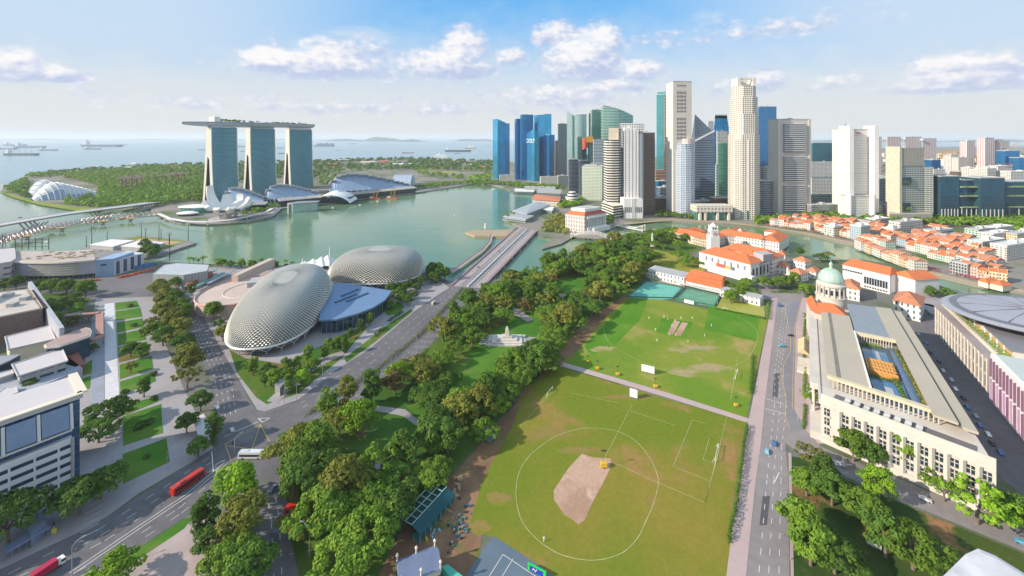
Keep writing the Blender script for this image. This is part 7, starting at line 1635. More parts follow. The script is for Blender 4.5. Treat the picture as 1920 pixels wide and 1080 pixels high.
def shophouse(c, ang, w, dep, h, wn, wm, roofm, lab, grp):
    r = thing('shophouse', lab, 'shophouse', c, grp); dx, dy = cos(ang), sin(ang); d = V_((dx, dy, 0)); q = V_((-dy, dx, 0)); q = q if q.y > 0 else -q
    a = c-d*w/2; P = [a, a+d*w, a+d*w+q*dep, a+q*dep]
    m = MB(); m.prism(P, 0, h)
    for s in (0, 1): e = a+d*w*s; m.beam(e+V_((0,0,h)), e+q*dep*.5+V_((0,0,h+3.3)), .35, .7); m.beam(e+q*dep+V_((0,0,h)), e+q*dep*.5+V_((0,0,h+3.3)), .35, .7)
    m.build('wall', wm, r)
    m = MB(); m.gable(a+q*dep*.5, a+d*w+q*dep*.5, dep, h+.02, 2.9, ov=.2); m.build('roof', roofm, r)
SHQ = GP([(1430,424),(1445,409),(1510,411),(1560,420),(1640,427),(1750,434),(1800,447),(1835,468),(1855,494),(1880,520),(1905,545),(1840,532),(1765,513),(1690,486),(1590,452),(1515,436)])
SHC = []; MID = [(1708,446),(1770,450),(1830,519),(1654,430),(1681,447),(1622,452),(1572,444),(1850,452),(1862,477)]
MID = [AT(x, 165*F/(y-HY)+12) for x, y in MID]
def put_shop(c, ang, w, dep, nm):
    global nshop
    px = 960+c.x/c.y*F; h = rnd.choice((7.5, 9, 10.5, 12, 13.5)); hw = 'tall' if h > 11 else 'low'; wn, wm = rnd.choice(SHW[:1]*4+SHW[:2]*2+SHW); rm, rn = rnd.choice(((ORT, 'orange'), (ORT, 'orange'), (ORT2, 'weathered red'), (ORT2, 'weathered red'), (ROOFG, 'grey') if 'rear' in nm else (ORT, 'orange')))
    seg = 'below the massive slab tower' if px < 1545 else 'below the panelled tower' if px < 1650 else 'below the garden tower' if px < 1750 else 'toward the right'
    shophouse(c, ang, w, dep, h, wn, wm, rm, f'{hw} {wn} shophouse, {rn} roof, {nm} {seg}', f'{hw} {wn} {rn} shophouses {nm} {seg}'); nshop += 1; SHC.append(c)
s = 3
while s < tot-6:
    w = rnd.uniform(6.5, 9.5); p, d = along(quay, s+w/2); s += w
    if p is None: break
    q = V_((-d.y, d.x, 0)); q = q if q.y > 0 else -q; put_shop(p+q*(14+rnd.uniform(-1, 1)), atan2(d.y, d.x), w, 15, 'front quay row')
QS = [along(quay, k*4) for k in range(int(tot/4))]; d0 = (quay[-1]-quay[0]).normalized(); q0 = V_((-d0.y, d0.x, 0)); q0 = q0 if q0.x > 0 else -q0
for r_ in range(3, 17):
    u = -20
    while u < tot+60:
        w = rnd.uniform(9, 13); c = quay[0]+d0*(u+w/2)+q0*(r_*17.5-40+rnd.uniform(-1.5, 1.5)); u += w if rnd.random() < .94 else w+8
        if not inside(c.x, c.y, SHQ) or nshop > 298: continue
        near = min(QS, key=lambda e: (e[0]-c).length); dq = (near[0]-c).length
        if dq < 38 or any((c-e).length < 13 for e in SHC if (c-e).length < 13 and abs((c-e).dot(q0)) > 6) or any((c-e).length < 22 for e in MID): continue
        put_shop(c, atan2(d0.y, d0.x)+pi*(r_ % 2)+rnd.uniform(-.04,.04), w, 15, 'second block' if dq < 65 else 'middle of the quarter' if dq < 110 else 'rear rows')
print('shophouses', nshop, tot)
for i in range(3):
    mm = MB(); rn2 = random.Random(50+i)
    for k in range(70):
        p, d = along(quay, (i+rn2.random())*tot/3.05); q = V_((-d.y, d.x, 0)); q = q if q.y > 0 else -q; c = p+q*rn2.uniform(2, 9); mm.lathe([(1.8,2.4),(.1,3.3)], c, 6); mm.tube(c, c+V_((0,0,2.4)), .08, n=4)
    o = mm.build('terrace_umbrellas', [mat('umbrella_maroon', (.28,.07,.05), .8), mat('umbrella_tan', (.42,.28,.18), .8), mat('umbrella_wine', (.32,.05,.08), .8)][i]); label(o, ['crowd of maroon terrace umbrellas on the left part of the quay','crowd of tan terrace umbrellas on the middle of the quay','crowd of wine red terrace umbrellas on the right part of the quay'][i], 'umbrellas'); o['kind'] = 'stuff'
hedge('quay_trees', 'line of small trees along the quay terraces', [along(quay, s)[0] for s in range(5, int(tot)-5, 25)], 3, 3, F_OLIVE, 77, 9)
for a in ((1686,1730,418,445,'red brown flats at the left of the striped parking block','mid_rise'),(1752,1788,434,450,'horizontally striped parking block behind the orange roofs','mid_rise'),(1812,1848,497,520,'grey modern office between the orange roofs and the lane','mid_rise'),(1860,1900,440,462,'white and mint hotel block right of the quarter','mid_rise'),(1832,1868,432,452,'mint green flats at the right of the quarter','mid_rise'),(1886,1945,462,490,'long cream apartment block at the right edge','mid_rise'),(1840,1885,455,478,'cream apartment block with many balconies','mid_rise'),(1868,1900,428,448,'white stepped flats at the back right','mid_rise'),(1905,1960,440,462,'pale yellow flats at the right edge','mid_rise'),(1640,1668,412,430,'cream curved office behind the shophouses','mid_rise'),(1673,1690,430,447,'narrow white tower house among the orange roofs','mid_rise'),(1612,1632,425,452,'white and pale blue tower house in the quarter','mid_rise'),(1562,1582,426,444,'white flats with terraces in the quarter','mid_rise')):
    x0, x1, yt, yb, lab, nm = a; mm = [WOFF, SLAT, GRY, RES2, facade('mint_flats', (.40,.60,.48), (.12,.14,.14), 4, 3.4, .5, .5, var=.5), RES2, RES2, WOFF, SHW[1][1], BGE2, SHW[0][1], SHW[2][1], WOFF][[(1686),(1752),(1812),(1860),(1832),(1886),(1840),(1868),(1905),(1640),(1673),(1612),(1562)].index(x0)]
    tower(lab, x0, x0+2, x1, yt, yb, mm, 70, name=nm, dl=16, roofm=WRF if 'white' in lab or 'cream' in lab else None)
for i, (x0, y0, x1, y1, w) in enumerate(((1834,536,1852,541,18),(1856,541,1880,547,16))):
    a, b = G(x0, y0), G(x1, y1); t = thing('riverside_restaurant', ['left orange roofed restaurant at the right end of the quay','right orange roofed restaurant at the right end of the quay'][i], 'restaurant', (a+b)/2); house(t, a, b, w, 6, 4, CWALL, ORT)
for i, (x, y) in enumerate(((1448,478),(1444,500),(1462,492),(1420,520))): pass
OFFB = facade('white_band_windows', (.68,.68,.70), (.06,.10,.15), 7.5, 4.1, .90, .42, groughness=.15, gmetal=.5, var=.5)
BLP = facade('blue_panel_glass', (.12,.22,.38), (.07,.14,.25), 3, 4, .95, .95, groughness=.12, gmetal=.5, var=.4)
LAV = mat('lavender_roof', (.52,.49,.50), .8, nscale=.08, namt=.05); BRW = mat('brown_slat_wall', (.17,.12,.11), .85, nscale=.4, namt=.15)
RBR = mat('red_brown_wall', (.26,.09,.06), .8, nscale=.1, namt=.1)
def V2(x, y, z=0): return V_((x, y, z))
def banded_block():
    a, b = V2(-265,135), V2(-211,207); d = (b-a).normalized(); q = V2(-d.y, d.x); n = -q; r = thing('banded_office', 'office block with white window bands and sloping blue glass panels in the lower left', 'office', (a+b)/2)
    m = MB(); m.prism([a, b, b+q*25, a+q*25], 0, 38); m.build('glass_block', BLP, r)
    m = MB(); m.prism([a+n*1, b+n*1+d*1, b+q*26+d*1, a+q*26], 38, 39.6, bottom=True); m.build('roof', LAV, r)
    m = MB(); 
    for p, s in ((a+n*1, b+n*1+d*1), (b+n*1+d*1, b+q*26+d*1)): m.beam(p+V2(0,0,40)-n*1.5, s+V2(0,0,40)-n*1.5, 3.4, .7)
    m.build('roof_border', CREAM, r)
    e = b-d*3.0; m = MB(); m.prism([a+n*4, e+n*4, e, a], 0, 21.5); m.build('banded_front', OFFB, r)
    m = MB()
    for z in (21.6, 25.5): m.beam(a+n*(3.4)+V2(0,0,z), e+n*3.4+V2(0,0,z), .8, .9)
    m.build('balcony_rail', WHT, r)
    for i in range(6):
        p0_, p1_ = e-d*(1+i*10.5), e-d*(9.8+i*10.5); m = MB(); m.idx([p0_+n*4.6+V2(0,0,27), p1_+n*4.6+V2(0,0,27), p1_+n*1.6+V2(0,0,37), p0_+n*1.6+V2(0,0,37), p0_+V2(0,0,27), p1_+V2(0,0,27), p1_+V2(0,0,37), p0_+V2(0,0,37)], [(0,1,2,3),(1,5,6,2),(4,0,3,7),(4,5,1,0)]); m.build('sloping_panel', mat('panel_blue', (.17,.24,.36), .25, .4), r)
        m = MB(); m.beam(p0_+n*4.9+d*.8+V2(0,0,26.5), p0_+n*1.8+d*.8+V2(0,0,37.4), .9, .7); m.build('panel_frame', WHT, r)
    m = MB(); m.beam(e+n*4.2+V2(0,0,0), e+n*4.2+V2(0,0,22), .9, .9); m.beam(b+q*12+d*.4+V2(0,0,0), b+q*12+d*.4+V2(0,0,38), 1.2, .8); m.build('corner_mullion', GREYC, r)
banded_block()
def blk(lab, pts, z, roofm, wallm, name='low_block', par=.6, z0=0, cat='building', inset=1.0):
    P = [G(x, y, z) for x, y in pts]; c = sum(P, V_())/len(P); c.z = 0; r = thing(name, lab, cat, c); m = MB(); m.prism([c+(V2(p.x, p.y)-c)*inset for p in P], z0, z-.6); m.build('wall', wallm, r)
    m = MB(); m.prism(P, z-.6, z, bottom=True); m.build('roof', roofm, r)
    if par:
        m = MB(); [m.beam(V2(p.x,p.y,z+par/2), V2(s.x,s.y,z+par/2), .5, par) for p, s in zip(P, P[1:]+P[:1])]; m.build('parapet', roofm, r)
    return r, P
r, P = blk('flat roofed block with brown slatted wall at the left edge', [(-150,566),(56,542),(80,578),(-150,625)], 22, mat('sand_roof', (.48,.43,.38), .85, nscale=.05), BRW)
for x, y in ((16,556),(24,574),(-20,570),(48,562)): p = G(x, y, 22); m = MB(); m.box(p.x, p.y, 22, 5, 6, 3, .2); m.build('roof_unit', GREYC, r)
m = MB(); 
for i in range(14): p = G(50+i*1.9, 546+i*2.4, 22); m.beam(p, p+V2(5,1.5,0), .5, 1.2)
m.build('roof_louvres', BRW, r)
m = MB(); m.beam(G(56,541,14), G(116,632,14), 2.6, 14); label(m.build('long_screen_wall', mat('blue_grey_wall', (.36,.38,.43), .7)), 'long blue grey screen wall right of the brown slatted block', 'wall')
blk('upper white roofed pavilion below the brown slatted block', [(9,632),(92,611),(104,636),(15,656)], 11, LAV, CWALL, inset=.93)
blk('lower white roofed pavilion with glazed front on the roof terrace', [(22,684),(116,653),(127,677),(33,706)], 12, LAV, facade('terrace_glass', (.42,.40,.38), (.07,.14,.2), 8, 9, .8, .7), inset=.92)
blk('rooftop terrace deck behind the banded office', [(-100,740),(0,700),(0,690),(110,655),(155,690),(40,740),(-100,790)], 6, mat('terrace_blue', (.30,.32,.38), .8, nscale=.1), GREYC, par=0)
blk('curved grey roof at the left edge between the white roofs', [(-60,680),(0,668),(38,665),(20,675),(0,684),(-60,700)], 13, STEEL, DARKG, par=.3)
blk('small square white roof at the left edge, upper', [(-30,705),(0,698),(22,693),(26,700),(2,708),(-28,716)], 9, LAV, GREYC, par=.3); blk('small square white roof at the left edge, lower', [(-10,742),(8,728),(30,725),(33,736),(5,748),(-10,752)], 8, LAV, GREYC, par=.3)
def boat_roof():
    z = 15; pts = [(82,648),(120,628),(160,615),(168,616),(172,622),(170,630),(150,637),(110,650),(85,653)]; P = [G(x, y, z) for x, y in pts]; c = sum(P, V_())/len(P); c.z = 0
    r = thing('boat_shaped_pavilion', 'pointed boat shaped pavilion with brown roof and dark glass beside the footbridge', 'pavilion', c)
    m = MB(); m.prism([c+(V2(p.x,p.y)-c)*.93 for p in P], 0, z-.8); m.build('wall', mat('ink_blue_glass', (.03,.07,.12), .3, .3), r)
    m = MB(); m.prism(P, z-.8, z+.4, bottom=True); m.build('roof_rim', CREAM, r); m = MB(); m.prism([c+(V2(p.x,p.y)-c)*.94 for p in P], z+.4, z+.6); m.build('roof', mat('brown_pink_roof', (.36,.26,.24), .85, nscale=.1), r)
    m = MB(); m.prism([G(x, y, 6) for x, y in [(100,662),(142,653),(160,682),(140,688),(105,676)]], 0, 6); m.build('red_base', RBR, r)
boat_roof()
def brown_bridge():
    r = thing('brown_footbridge', 'angular red brown elevated footbridge by the white deck walkway', 'footbridge', G(188, 615)); m = MB(); P = [G(x, y, 8) for x, y in [(122,592),(150,590),(186,587)]]
    for a, b in zip(P, P[1:]): m.beam(a, b, 4, 1.4)
    Pp = [G(x, y, 8) for x, y in [(179,586),(194,586),(194,626),(179,626)]]; m.prism(Pp, 6.6, 8, bottom=True); m.beam(G(192,630,8), G(168,640,8), 5, 1.6); m.build('deck', mat('brown_deck', (.36,.20,.17), .8, nscale=.1), r)
    m = MB(); [m.tube(V2(p.x, p.y, 0), p, .5, n=6) for p in Pp+P]; m.build('posts', STEEL, r)
brown_bridge()
m = MB(); m.prism([G(x, y, 6) for x, y in [(124,591),(138,573),(160,571),(148,590)]], 0, 6); label(m.build('slate_canopy', mat('slate_blue', (.18,.2,.27), .7)), 'slate blue sloping canopy above the brown footbridge', 'canopy')
for i, q in enumerate(([(85,575),(150,563),(165,568),(110,580)],[(110,592),(125,600),(150,600),(165,590),(150,604),(120,610)])): flat('garden_bed', q, .22, LAWN if i == 0 else PARK)
flat('lawn', [(145,690),(173,675),(172,700),(150,705)], .21, LAWN); flat('lawn', [(150,712),(170,705),(168,728),(155,735)], .22, LAWN)
flat('lawn', [(-200,560),(0,548),(110,552),(170,560),(165,566),(60,575),(-200,600)], .1, PARK)
def grandstand():
    r = thing('grandstand', 'curved grandstand back with diamond lattice wall and flat sandy roof by the bay', 'grandstand', G(110, 520)); h = 20
    def base(x): t = (x-20)/185; return G(x, 524-7*t+5*sin(pi*t))
    X = [28+i*9.4 for i in range(17)]; P = [base(x) for x in X]
    m = MB()
    for a, b in zip(P, P[1:]): m.face([a+V2(0,0,5), b+V2(0,0,5), b+V2(0,0,h), a+V2(0,0,h)])
    m.build('curved_wall', mat('lilac_wall', (.36,.36,.42), .7, nscale=.05), r)
    back = [V2(p.x*1.1, p.y+46) for p in P]; m = MB(); m.prism(P+back[::-1], h, h+1.4, bottom=True); m.build('roof', mat('stand_roof', (.42,.36,.32), .85, nscale=.05, namt=.15), r)
    m = MB(); [m.beam(a+V2(0,-.8,h+.6), b+V2(0,-.8,h+.6), 1.6, 1.8) for a, b in zip(P, P[1:])]; m.build('roof_rim', CREAM, r)
    m = MB()
    for i in range(7, 28):
        for j in range(5):
            t = (i+(j % 2)*.5)/34; s = t*(len(P)-1); k = int(s)
            if k >= len(P)-1: continue
            c = P[k].lerp(P[k+1], s-k)+V2(0,-.3,6.5+j*2.6); m.idx([c+V2(-1.5,0,0), c+V2(0,-.7,1.3), c+V2(1.5,0,0), c+V2(0,.0,-1.3)], [(0,1,2,3),(3,2,1,0)])
    m.build('diamond_lattice', mat('lattice_cream', (.60,.55,.44), .6), r)
    m = MB(); m.prism([V2(p.x, p.y+3) for p in P]+[V2(p.x, p.y+20) for p in P][::-1], 0, 5); m.build('undercroft', facade('undercroft', (.2,.18,.2), (.04,.05,.08), 9, 5, .8, .8), r)
    a, b = P[-1], G(214, 517); m = MB(); m.prism([a, b, b+V2(-3,30), a+V2(-3,30)], 0, h+.5); m.build('blue_block', mat('sky_blue_wall', (.26,.38,.55), .7), r)
    m = MB(); m.beam(a.lerp(b,.3)+V2(0,-.3,14), a.lerp(b,.6)+V2(0,-.3,14), .4, 1.6); m.build('window', DARKG, r)
    a, b = G(214, 517), G(270, 499); d = (b-a).normalized(); m = MB(); m.prism([a, b, b+V2(-30,10), a+V2(-30,14)], 0, h-3); m.build('side_wing', facade('stand_side', (.50,.52,.56), (.06,.08,.14), 9, 17, .5, .9, groughness=.4, gmetal=.1, var=.3), r)
    m = MB(); m.prism([V2(p.x,p.y) for p in (G(-80,548),G(20,530),G(30,522),G(28,500),G(-80,510))], 0, 24); m.build('end_tower', facade('end_tower', (.50,.46,.47), (.14,.11,.12), 14, 7, .5, .3, groughness=.6, gmetal=0, var=.2), r)
    m = MB(); rr = random.Random(3)
    for k in range(60): p = P[rr.randint(3, 15)]; e = V2(p.x*1.04+rr.uniform(-5,5), p.y+rr.uniform(8,42)); m.box(e.x, e.y, h+1.4, rr.uniform(1,4), rr.uniform(1,2.5), rr.uniform(.5,1.6), rr.random())
    m.build('roof_clutter', mat('clutter_tan', (.42,.34,.24), .8, nscale=1, namt=.4), r)['kind'] = 'stuff'
    m = MB(); c = G(60, 494); 
    for i in range(6): m.beam(c+V2(-22+i*8.8,0,18), c+V2(-22+i*8.8,0,34), .6, .6)
    for z in (22, 27, 32): m.beam(c+V2(-22,0,z), c+V2(22,0,z), .5, .5)
    m.build('screen_frame', BLACK, r)
grandstand()
def barrier(x0, y0, x1, y1, n_, mname, col, lab, h=2):
    a, b = G(x0, y0), G(x1, y1); m = MB(); rr = random.Random(n_)
    for i in range(n_): p = a.lerp(b, (i+.5)/n_); m.box(p.x+rr.uniform(-1.5,1.5), p.y+rr.uniform(-1,1), 0, 2.6, 1.2, h*rr.uniform(.6,1.2), rr.uniform(0,3))
    o = m.build('barrier_blocks', mat(mname, col, .6)); label(o, lab, 'barriers'); o['kind'] = 'stuff'
barrier(224,522,288,506,44,'barrier_orange',(.62,.13,.06),'mass of orange plastic barriers stacked beside the grandstand'); barrier(236,508,292,496,36,'tarp_blue',(.07,.22,.5),'blue tarpaulins and stores beside the grandstand',3.5); barrier(158,528,186,526,16,'barrier_orange',None,'orange barriers under the grandstand edge')
r, P = blk('low flat hall with pale panelled roof beside the grandstand road', [(287,514),(308,497),(330,494),(391,497),(388,508),(344,516)], 14, mat('panel_roof', (.42,.45,.48), .6, nscale=.2), facade('ribbed_grey_wall', (.36,.38,.36), (.22,.24,.24), 3, 30, .4, 1, groughness=.6, gmetal=0), par=.3, name='flat_hall')
blk('brick red plinth along the low flat hall', [(345,528),(395,508),(399,512),(350,534)], 6, RBR, RBR, par=0, name='plinth_block')
for i, (x0, y0, x1, y1) in enumerate(((345,545,405,512),(358,548,420,518),(390,538,440,512))): m = MB(); a, b = G(x0,y0), G(x1,y1); m.beam(a+V2(0,0,4), b+V2(0,0,4), 4, .5); [m.tube(a.lerp(b,k/5), a.lerp(b,k/5)+V2(0,0,4), .2, n=4) for k in range(6)]; label(m.build('bus_shelter', mat('shelter_teal', (.10,.28,.27), .6) if i != 2 else STEEL), ['long teal shelter roof right of the low flat hall','second teal shelter roof behind the first','grey shelter roof nearest the round terrace'][i], 'shelter')
m = MB(); m.prism([G(x,y,4) for x, y in [(362,785),(382,776),(398,810),(394,824),(374,826)]], 3.6, 4.2, bottom=True); [m.tube(G(x,y,0), G(x,y,0)+V2(0,0,3.7), .15, n=4) for x, y in ((366,796),(384,790),(392,820),(376,828))]; label(m.build('bus_stop_canopy', LAV), 'pale angular canopy among trees left of the road junction', 'canopy')
m = MB(); m.prism([G(x,y,5) for x, y in [(515,720),(535,697),(545,700),(525,728)]], 0, 5); label(m.build('entrance_canopy', STEEL), 'small grey sloping canopy in the dome garden near the junction', 'canopy')
m = MB(); m.prism([G(x,y,6) for x, y in [(48,960),(78,942),(86,975),(58,1000)]], 0, 6); label(m.build('stair_canopy', mat('panel_blue_grey', (.24,.3,.42), .5, .3)), 'blue grey canopy behind the bus stop at lower left', 'canopy')
m = MB(); a, b = G(8,1052), G(90,1003); m.beam(a+V2(0,0,4), b+V2(0,0,4), 4.5, .5); [m.tube(a.lerp(b,k/6), a.lerp(b,k/6)+V2(0,0,4), .2, n=4) for k in range(7)]; label(m.build('bus_stop', mat('stop_blue', (.2,.26,.4), .5, .2)), 'long blue bus stop roof on the avenue kerb at lower left', 'bus stop')
for i, (x, y, w, d, h) in enumerate(((-420,60,60,40,105),(-560,200,70,50,95),(-330,-40,50,40,120),(-560,330,60,44,70))):
    m = MB(); m.box(x, y, 0, w, d, h, .3); m.box(x, y, h, w*.4, d*.5, 5, .3); label(m.build('hotel_block', RES2), f'{["tall","broad","slim","low"][i]} cream hotel block standing outside the left picture edge', 'hotel')
def memorial():
    c = G(960, 640); r = thing('war_memorial', 'pale stone memorial with small obelisk and ramps in the park', 'memorial', c); ST = MATS['pale_granite']
    for k, (w, z) in enumerate(((30,1.2),(24,2.2),(16,3.4),(8,5))): m = MB(); m.prism([c+V2(a*w*.5-4, b*w*.3) for a, b in ((-1,-1),(1,-1),(1,1),(-1,1))], 0, z); m.build('step_tier', ST, r)
    m = MB(); m.loft([[c+V2(i*w-4, j*w, z) for i, j in ((-1,-1),(1,-1),(1,1),(-1,1))] for w, z in ((1.8,5),(1.2,10),(1.0,10.5),(.5,12))]); m.build('obelisk', ST, r)
    m = MB(); [m.beam(c+V2(-26,-5+k*3,.6+k*.1), c+V2(22,-9+k*3,.6+k*.1), 1.1, 1.0) for k in range(5)]; m.build('ramps', GREYC, r)
memorial()
for q in ([(960,575),(980,585),(1000,600),(990,604),(965,590)],[(700,760),(760,768),(800,800),(830,790),(860,760),(868,764),(836,800),(800,812),(755,780),(700,770)],[(690,870),(740,850),(745,870),(700,885)],[(1020,545),(1060,552),(1110,545),(1112,549),(1060,558),(1020,550)]): flat('park_path', q, .16, PAVE)
def spectator_stand():
    A_, B_ = G(772,1010), G(838,935); r = thing('spectator_stand', 'long dark green spectator stand with lattice roof frame beside the football ground', 'grandstand', (A_+B_)/2); a, b = V2(A_.x,A_.y), V2(B_.x,B_.y); d = (b-a).normalized(); q = V2(d.y, -d.x); DG = mat('stand_green', (.03,.16,.15), .6)
    m = MB(); m.idx([a+V2(0,0,5.4), b+V2(0,0,5.4), b+q*5+V2(0,0,3.8), a+q*5+V2(0,0,3.8)], [(0,1,2,3),(3,2,1,0)]); m.build('roof_sheet', mat('stand_blue_roof', (.03,.15,.18), .5), r)
    m = MB(); e = -q*7; m.idx([a+V2(0,0,5.3), b+V2(0,0,5.3), b+e+V2(0,0,5.0), a+e+V2(0,0,5.0)], [(0,1,2,3),(3,2,1,0)]); m.build('mesh_roof', mat('stand_mesh_dark', (.03,.09,.08), .7), r)
    m = MB(); L = (b-a).length; k = 7
    for i in range(k+1): p = a+d*L*i/k; m.beam(p+V2(0,0,5.7), p+e+V2(0,0,5.5), .25, .25); m.tube(p+e, p+e+V2(0,0,5.2), .15, n=4); m.tube(p+q*4.6, p+q*4.6+V2(0,0,3.8), .15, n=4)
    for s in (0, .5, 1): m.beam(a+e*s+V2(0,0,5.8), b+e*s+V2(0,0,5.6), .3, .3)
    m.build('frame', mat('frame_pale_green', (.25,.42,.38), .6), r); m = MB()
    for j in range(4): m.prism([a+q*(.5+j*.9), b+q*(.5+j*.9), b+q*(1.3+j*.9), a+q*(1.3+j*.9)], 0, 2.0-j*.45)
    m.build('terraces', DG, r)
spectator_stand()
def mansion():
    c = G(760, 1105); r = thing('old_mansion', 'ornate old clubhouse with blue grey roofs and finials at the bottom edge', 'mansion', c); a, b = G(752,1128), G(826,1096)
    P, d, q = Q(a, b, 9); m = MB(); m.prism(P, 0, 6); m.build('wall', CCOL, r); m = MB(); m.gable((P[0]+P[3])/2, (P[1]+P[2])/2, 9, 6, 2.6, ov=.5); m.build('roof', mat('blue_slate_roof', (.15,.19,.30), .6), r)
    m = MB(); 
    for p in P+[(P[0]+P[1])/2, (P[2]+P[3])/2]: m.tube(p+V2(0,0,5), p+V2(0,0,8), .4, .3, 6); m.lathe([(.5,8),(.6,8.5),(.1,9.2)], p, 6)
    m.build('finials', CREAM, r)
mansion()
m = MB(); m.prism([G(x,y,3) for x, y in [(828,1062),(840,1058),(880,1090),(860,1100)]], 0, 3); label(m.build('green_awning', mat('awning_green', (.08,.42,.30), .6)), 'turquoise green awning beside the old clubhouse', 'awning')
def advert():
    a, b = G(990,1067), G(1024,1085); r = thing('advert_board', 'green framed blue board at the bottom edge of the football ground', 'board', (a+b)/2); d = (b-a).normalized(); n = V2(d.y,-d.x)
    m = MB(); m.beam(a+V2(0,0,1.3), b+V2(0,0,1.3), .5, 2.6); m.build('frame', mat('board_green', (.02,.50,.08), .5), r); m = MB(); m.beam(a+d*.8+n*.3+V2(0,0,1.2), b-d*1.2+n*.3+V2(0,0,1.2), .1, 1.9); m.build('panel', mat('board_blue', (.02,.04,.35), .5), r)
    m = MB(); p = a+d*2+n*.4; m.beam(p+V2(0,0,1.0), p+d*.6+V2(0,0,1.8), .1, .25); m.beam(p+d*.6+V2(0,0,1.8), p+d*1.2+V2(0,0,.9), .1, .25); m.beam(p+d*1.2+V2(0,0,.9), p+d*1.9+V2(0,0,1.9), .1, .25); m.build('white_script', WHT, r)
advert()
m = MB(); c = V2(0,0,0); 
def ledge():
    Y = 7.0; ap = V_(((1840-960)/F*Y, Y, H-(1022-HY)/F*Y)); r = thing('stone_parapet', 'rough grey stone parapet corner close to the viewer in the lower right corner', 'parapet', (ap.x, ap.y, ap.z-1.5))
    m = MB(); nn = 10; rr = random.Random(2)
    P = [ap+V_(v) for v in ((0,.1,0),(-2.7,-1.2,0),(-1.4,-3.2,0),(.7,-1.4,0))]; c = sum(P, V_())/4
    def rd(P, k): # rounded corners
        o = []
        for i in range(len(P)): a_, b_, c_ = P[i-1], P[i], P[(i+1)%len(P)]; o += [b_.lerp(a_, .14), b_.lerp(b_.lerp(a_,.5).lerp(b_.lerp(c_,.5),.5), .12), b_.lerp(c_, .14)]
        return [c+(p-c)*k for p in o]
    R = [[p+V_((0,0,z)) for p in rd(P, k)] for k, z in ((1.0,-1.5),(1.0,-.12),(.97,-.03),(.9,0))]; m.loft(R); m.build('coping', mat('speckled_stone', (.50,.50,.53), .85, nscale=1.3, namt=.35, fine=.1, fscale=6), r)
ledge()
TYRE = mat('tyre', (.03,.03,.03), .9); GLASSV = mat('vehicle_glass', (.03,.04,.05), .08, .3)
def veh(kind, px, py, face, body, lab, roofc=None, group=None, scale=1.0):
    """face = heading in degrees in the ground plane"""
    L, W, Hh = {'bus': (12, 2.7, 3.2), 'car': (4.5, 1.85, 1.45), 'van': (5.4, 2.0, 2.3), 'truck': (9, 2.6, 3.4)}[kind]
    r = thing({'bus':'city_bus','car':'parked_car' if 'parked' in lab else 'car','van':'van','truck':'truck'}[kind], lab, kind, (0,0,0), group)
    m = MB()
    if kind == 'car':
        pr = [(-L/2,.35),(-L/2,.85),(-L*.40,.95),(-L*.26,1.42),(L*.10,1.45),(L*.24,.98),(L*.47,.82),(L/2,.6),(L/2,.35)]
        m.loft([[V_((x, s*W/2*(1 if z < 1 else .86), z)) for x, z in pr] for s in (-1, 1)])
    elif kind == 'truck': m.box(-1.0, 0, .9, 6.6, W, 2.6)
    else: m.box(0, 0, .4, L, W, Hh-.4); m.box(0, 0, Hh, L*.7, W*.7, .2)
    m.build('body', body, r)
    if kind == 'truck': m = MB(); m.box(3.5, 0, .5, 2, W*.95, 2.1); m.build('cab', WHT, r); m = MB(); m.box(3.9, 0, 1.5, 1.3, W*.97, .8); m.build('windscreen', GLASSV, r)
    if kind in ('bus', 'van'):
        m = MB()
        for s in (-1, 1): m.box(0, s*W/2, Hh*.42, L*.9, .06, Hh*.32)
        m.build('side_windows', GLASSV, r); m = MB(); m.box(L/2, 0, Hh*.38, .08, W*.86, Hh*.4); m.build('windscreen', GLASSV, r)
        if roofc: m = MB(); m.box(0, 0, Hh+.01, L*.98, W*.96, .12); m.box(-L*.2, 0, Hh+.12, 2.2, 1.6, .3); m.build('roof', roofc, r)
    if kind == 'car': m = MB(); m.box(-.25, 0, .98, L*.42, W*.88, .34); m.build('windows', GLASSV, r)
    for x in (-L*.31, L*.31):
        for s in (-1, 1): m = MB(); rr = .33 if kind == 'car' else .48; m.tube(V_((x, s*(W/2-.1), rr)), V_((x, s*(W/2+.04), rr)), rr, n=12); m.build('wheel', TYRE, r)
    p = G(px, py, .1); r.location = (p.x, p.y, p.z); r.rotation_euler.z = radians(face); r.scale = (scale,)*3; return r
def pm(n, c, ro=.35): return mat('paint_'+n, c, ro, .2, namt=.03)
RD, WH, BU, GY, BK, SV = pm('red', (.55,.03,.025)), pm('white', (.7,.7,.7)), pm('blue', (.06,.15,.35)), pm('grey', (.25,.28,.33)), pm('black', (.03,.03,.04)), pm('silver', (.45,.47,.5))
def head(x0, y0, x1, y1): a, b = G(x0, y0), G(x1, y1); return math.degrees(atan2(b.y-a.y, b.x-a.x))
ha = head(171,987,408,835)
veh('bus', 352, 910, ha, RD, 'long red bus driving on the avenue below the stepped lawns', pm('dull_red', (.42,.05,.04)), scale=1.12)
veh('bus', 472, 858, 0, WH, 'white and dark red bus crossing the road junction', pm('pale_roof', (.55,.56,.6)), scale=1.05)
veh('bus', 560, 965, -8, RD, 'bright red bus half hidden by trees on the side road', pm('bright_red', (.65,.04,.03)))
veh('truck', 90, 1074, ha, pm('crimson', (.5,.03,.08)), 'small truck with crimson and white box at the lower left of the avenue')
hs = head(470,760,350,600)
veh('car', 407, 765, hs, WH, 'white car alone on the curving road'); veh('car', 435, 808, hs, SV, 'pale blue grey car waiting at the junction stop line'); veh('car', 511, 918, 86, GY, 'dark grey car on the side road below the white bus')
veh('car', 362, 628, hs, BK, 'dark car at the upper bend of the curving road')
hr = head(1440,900,1455,600)
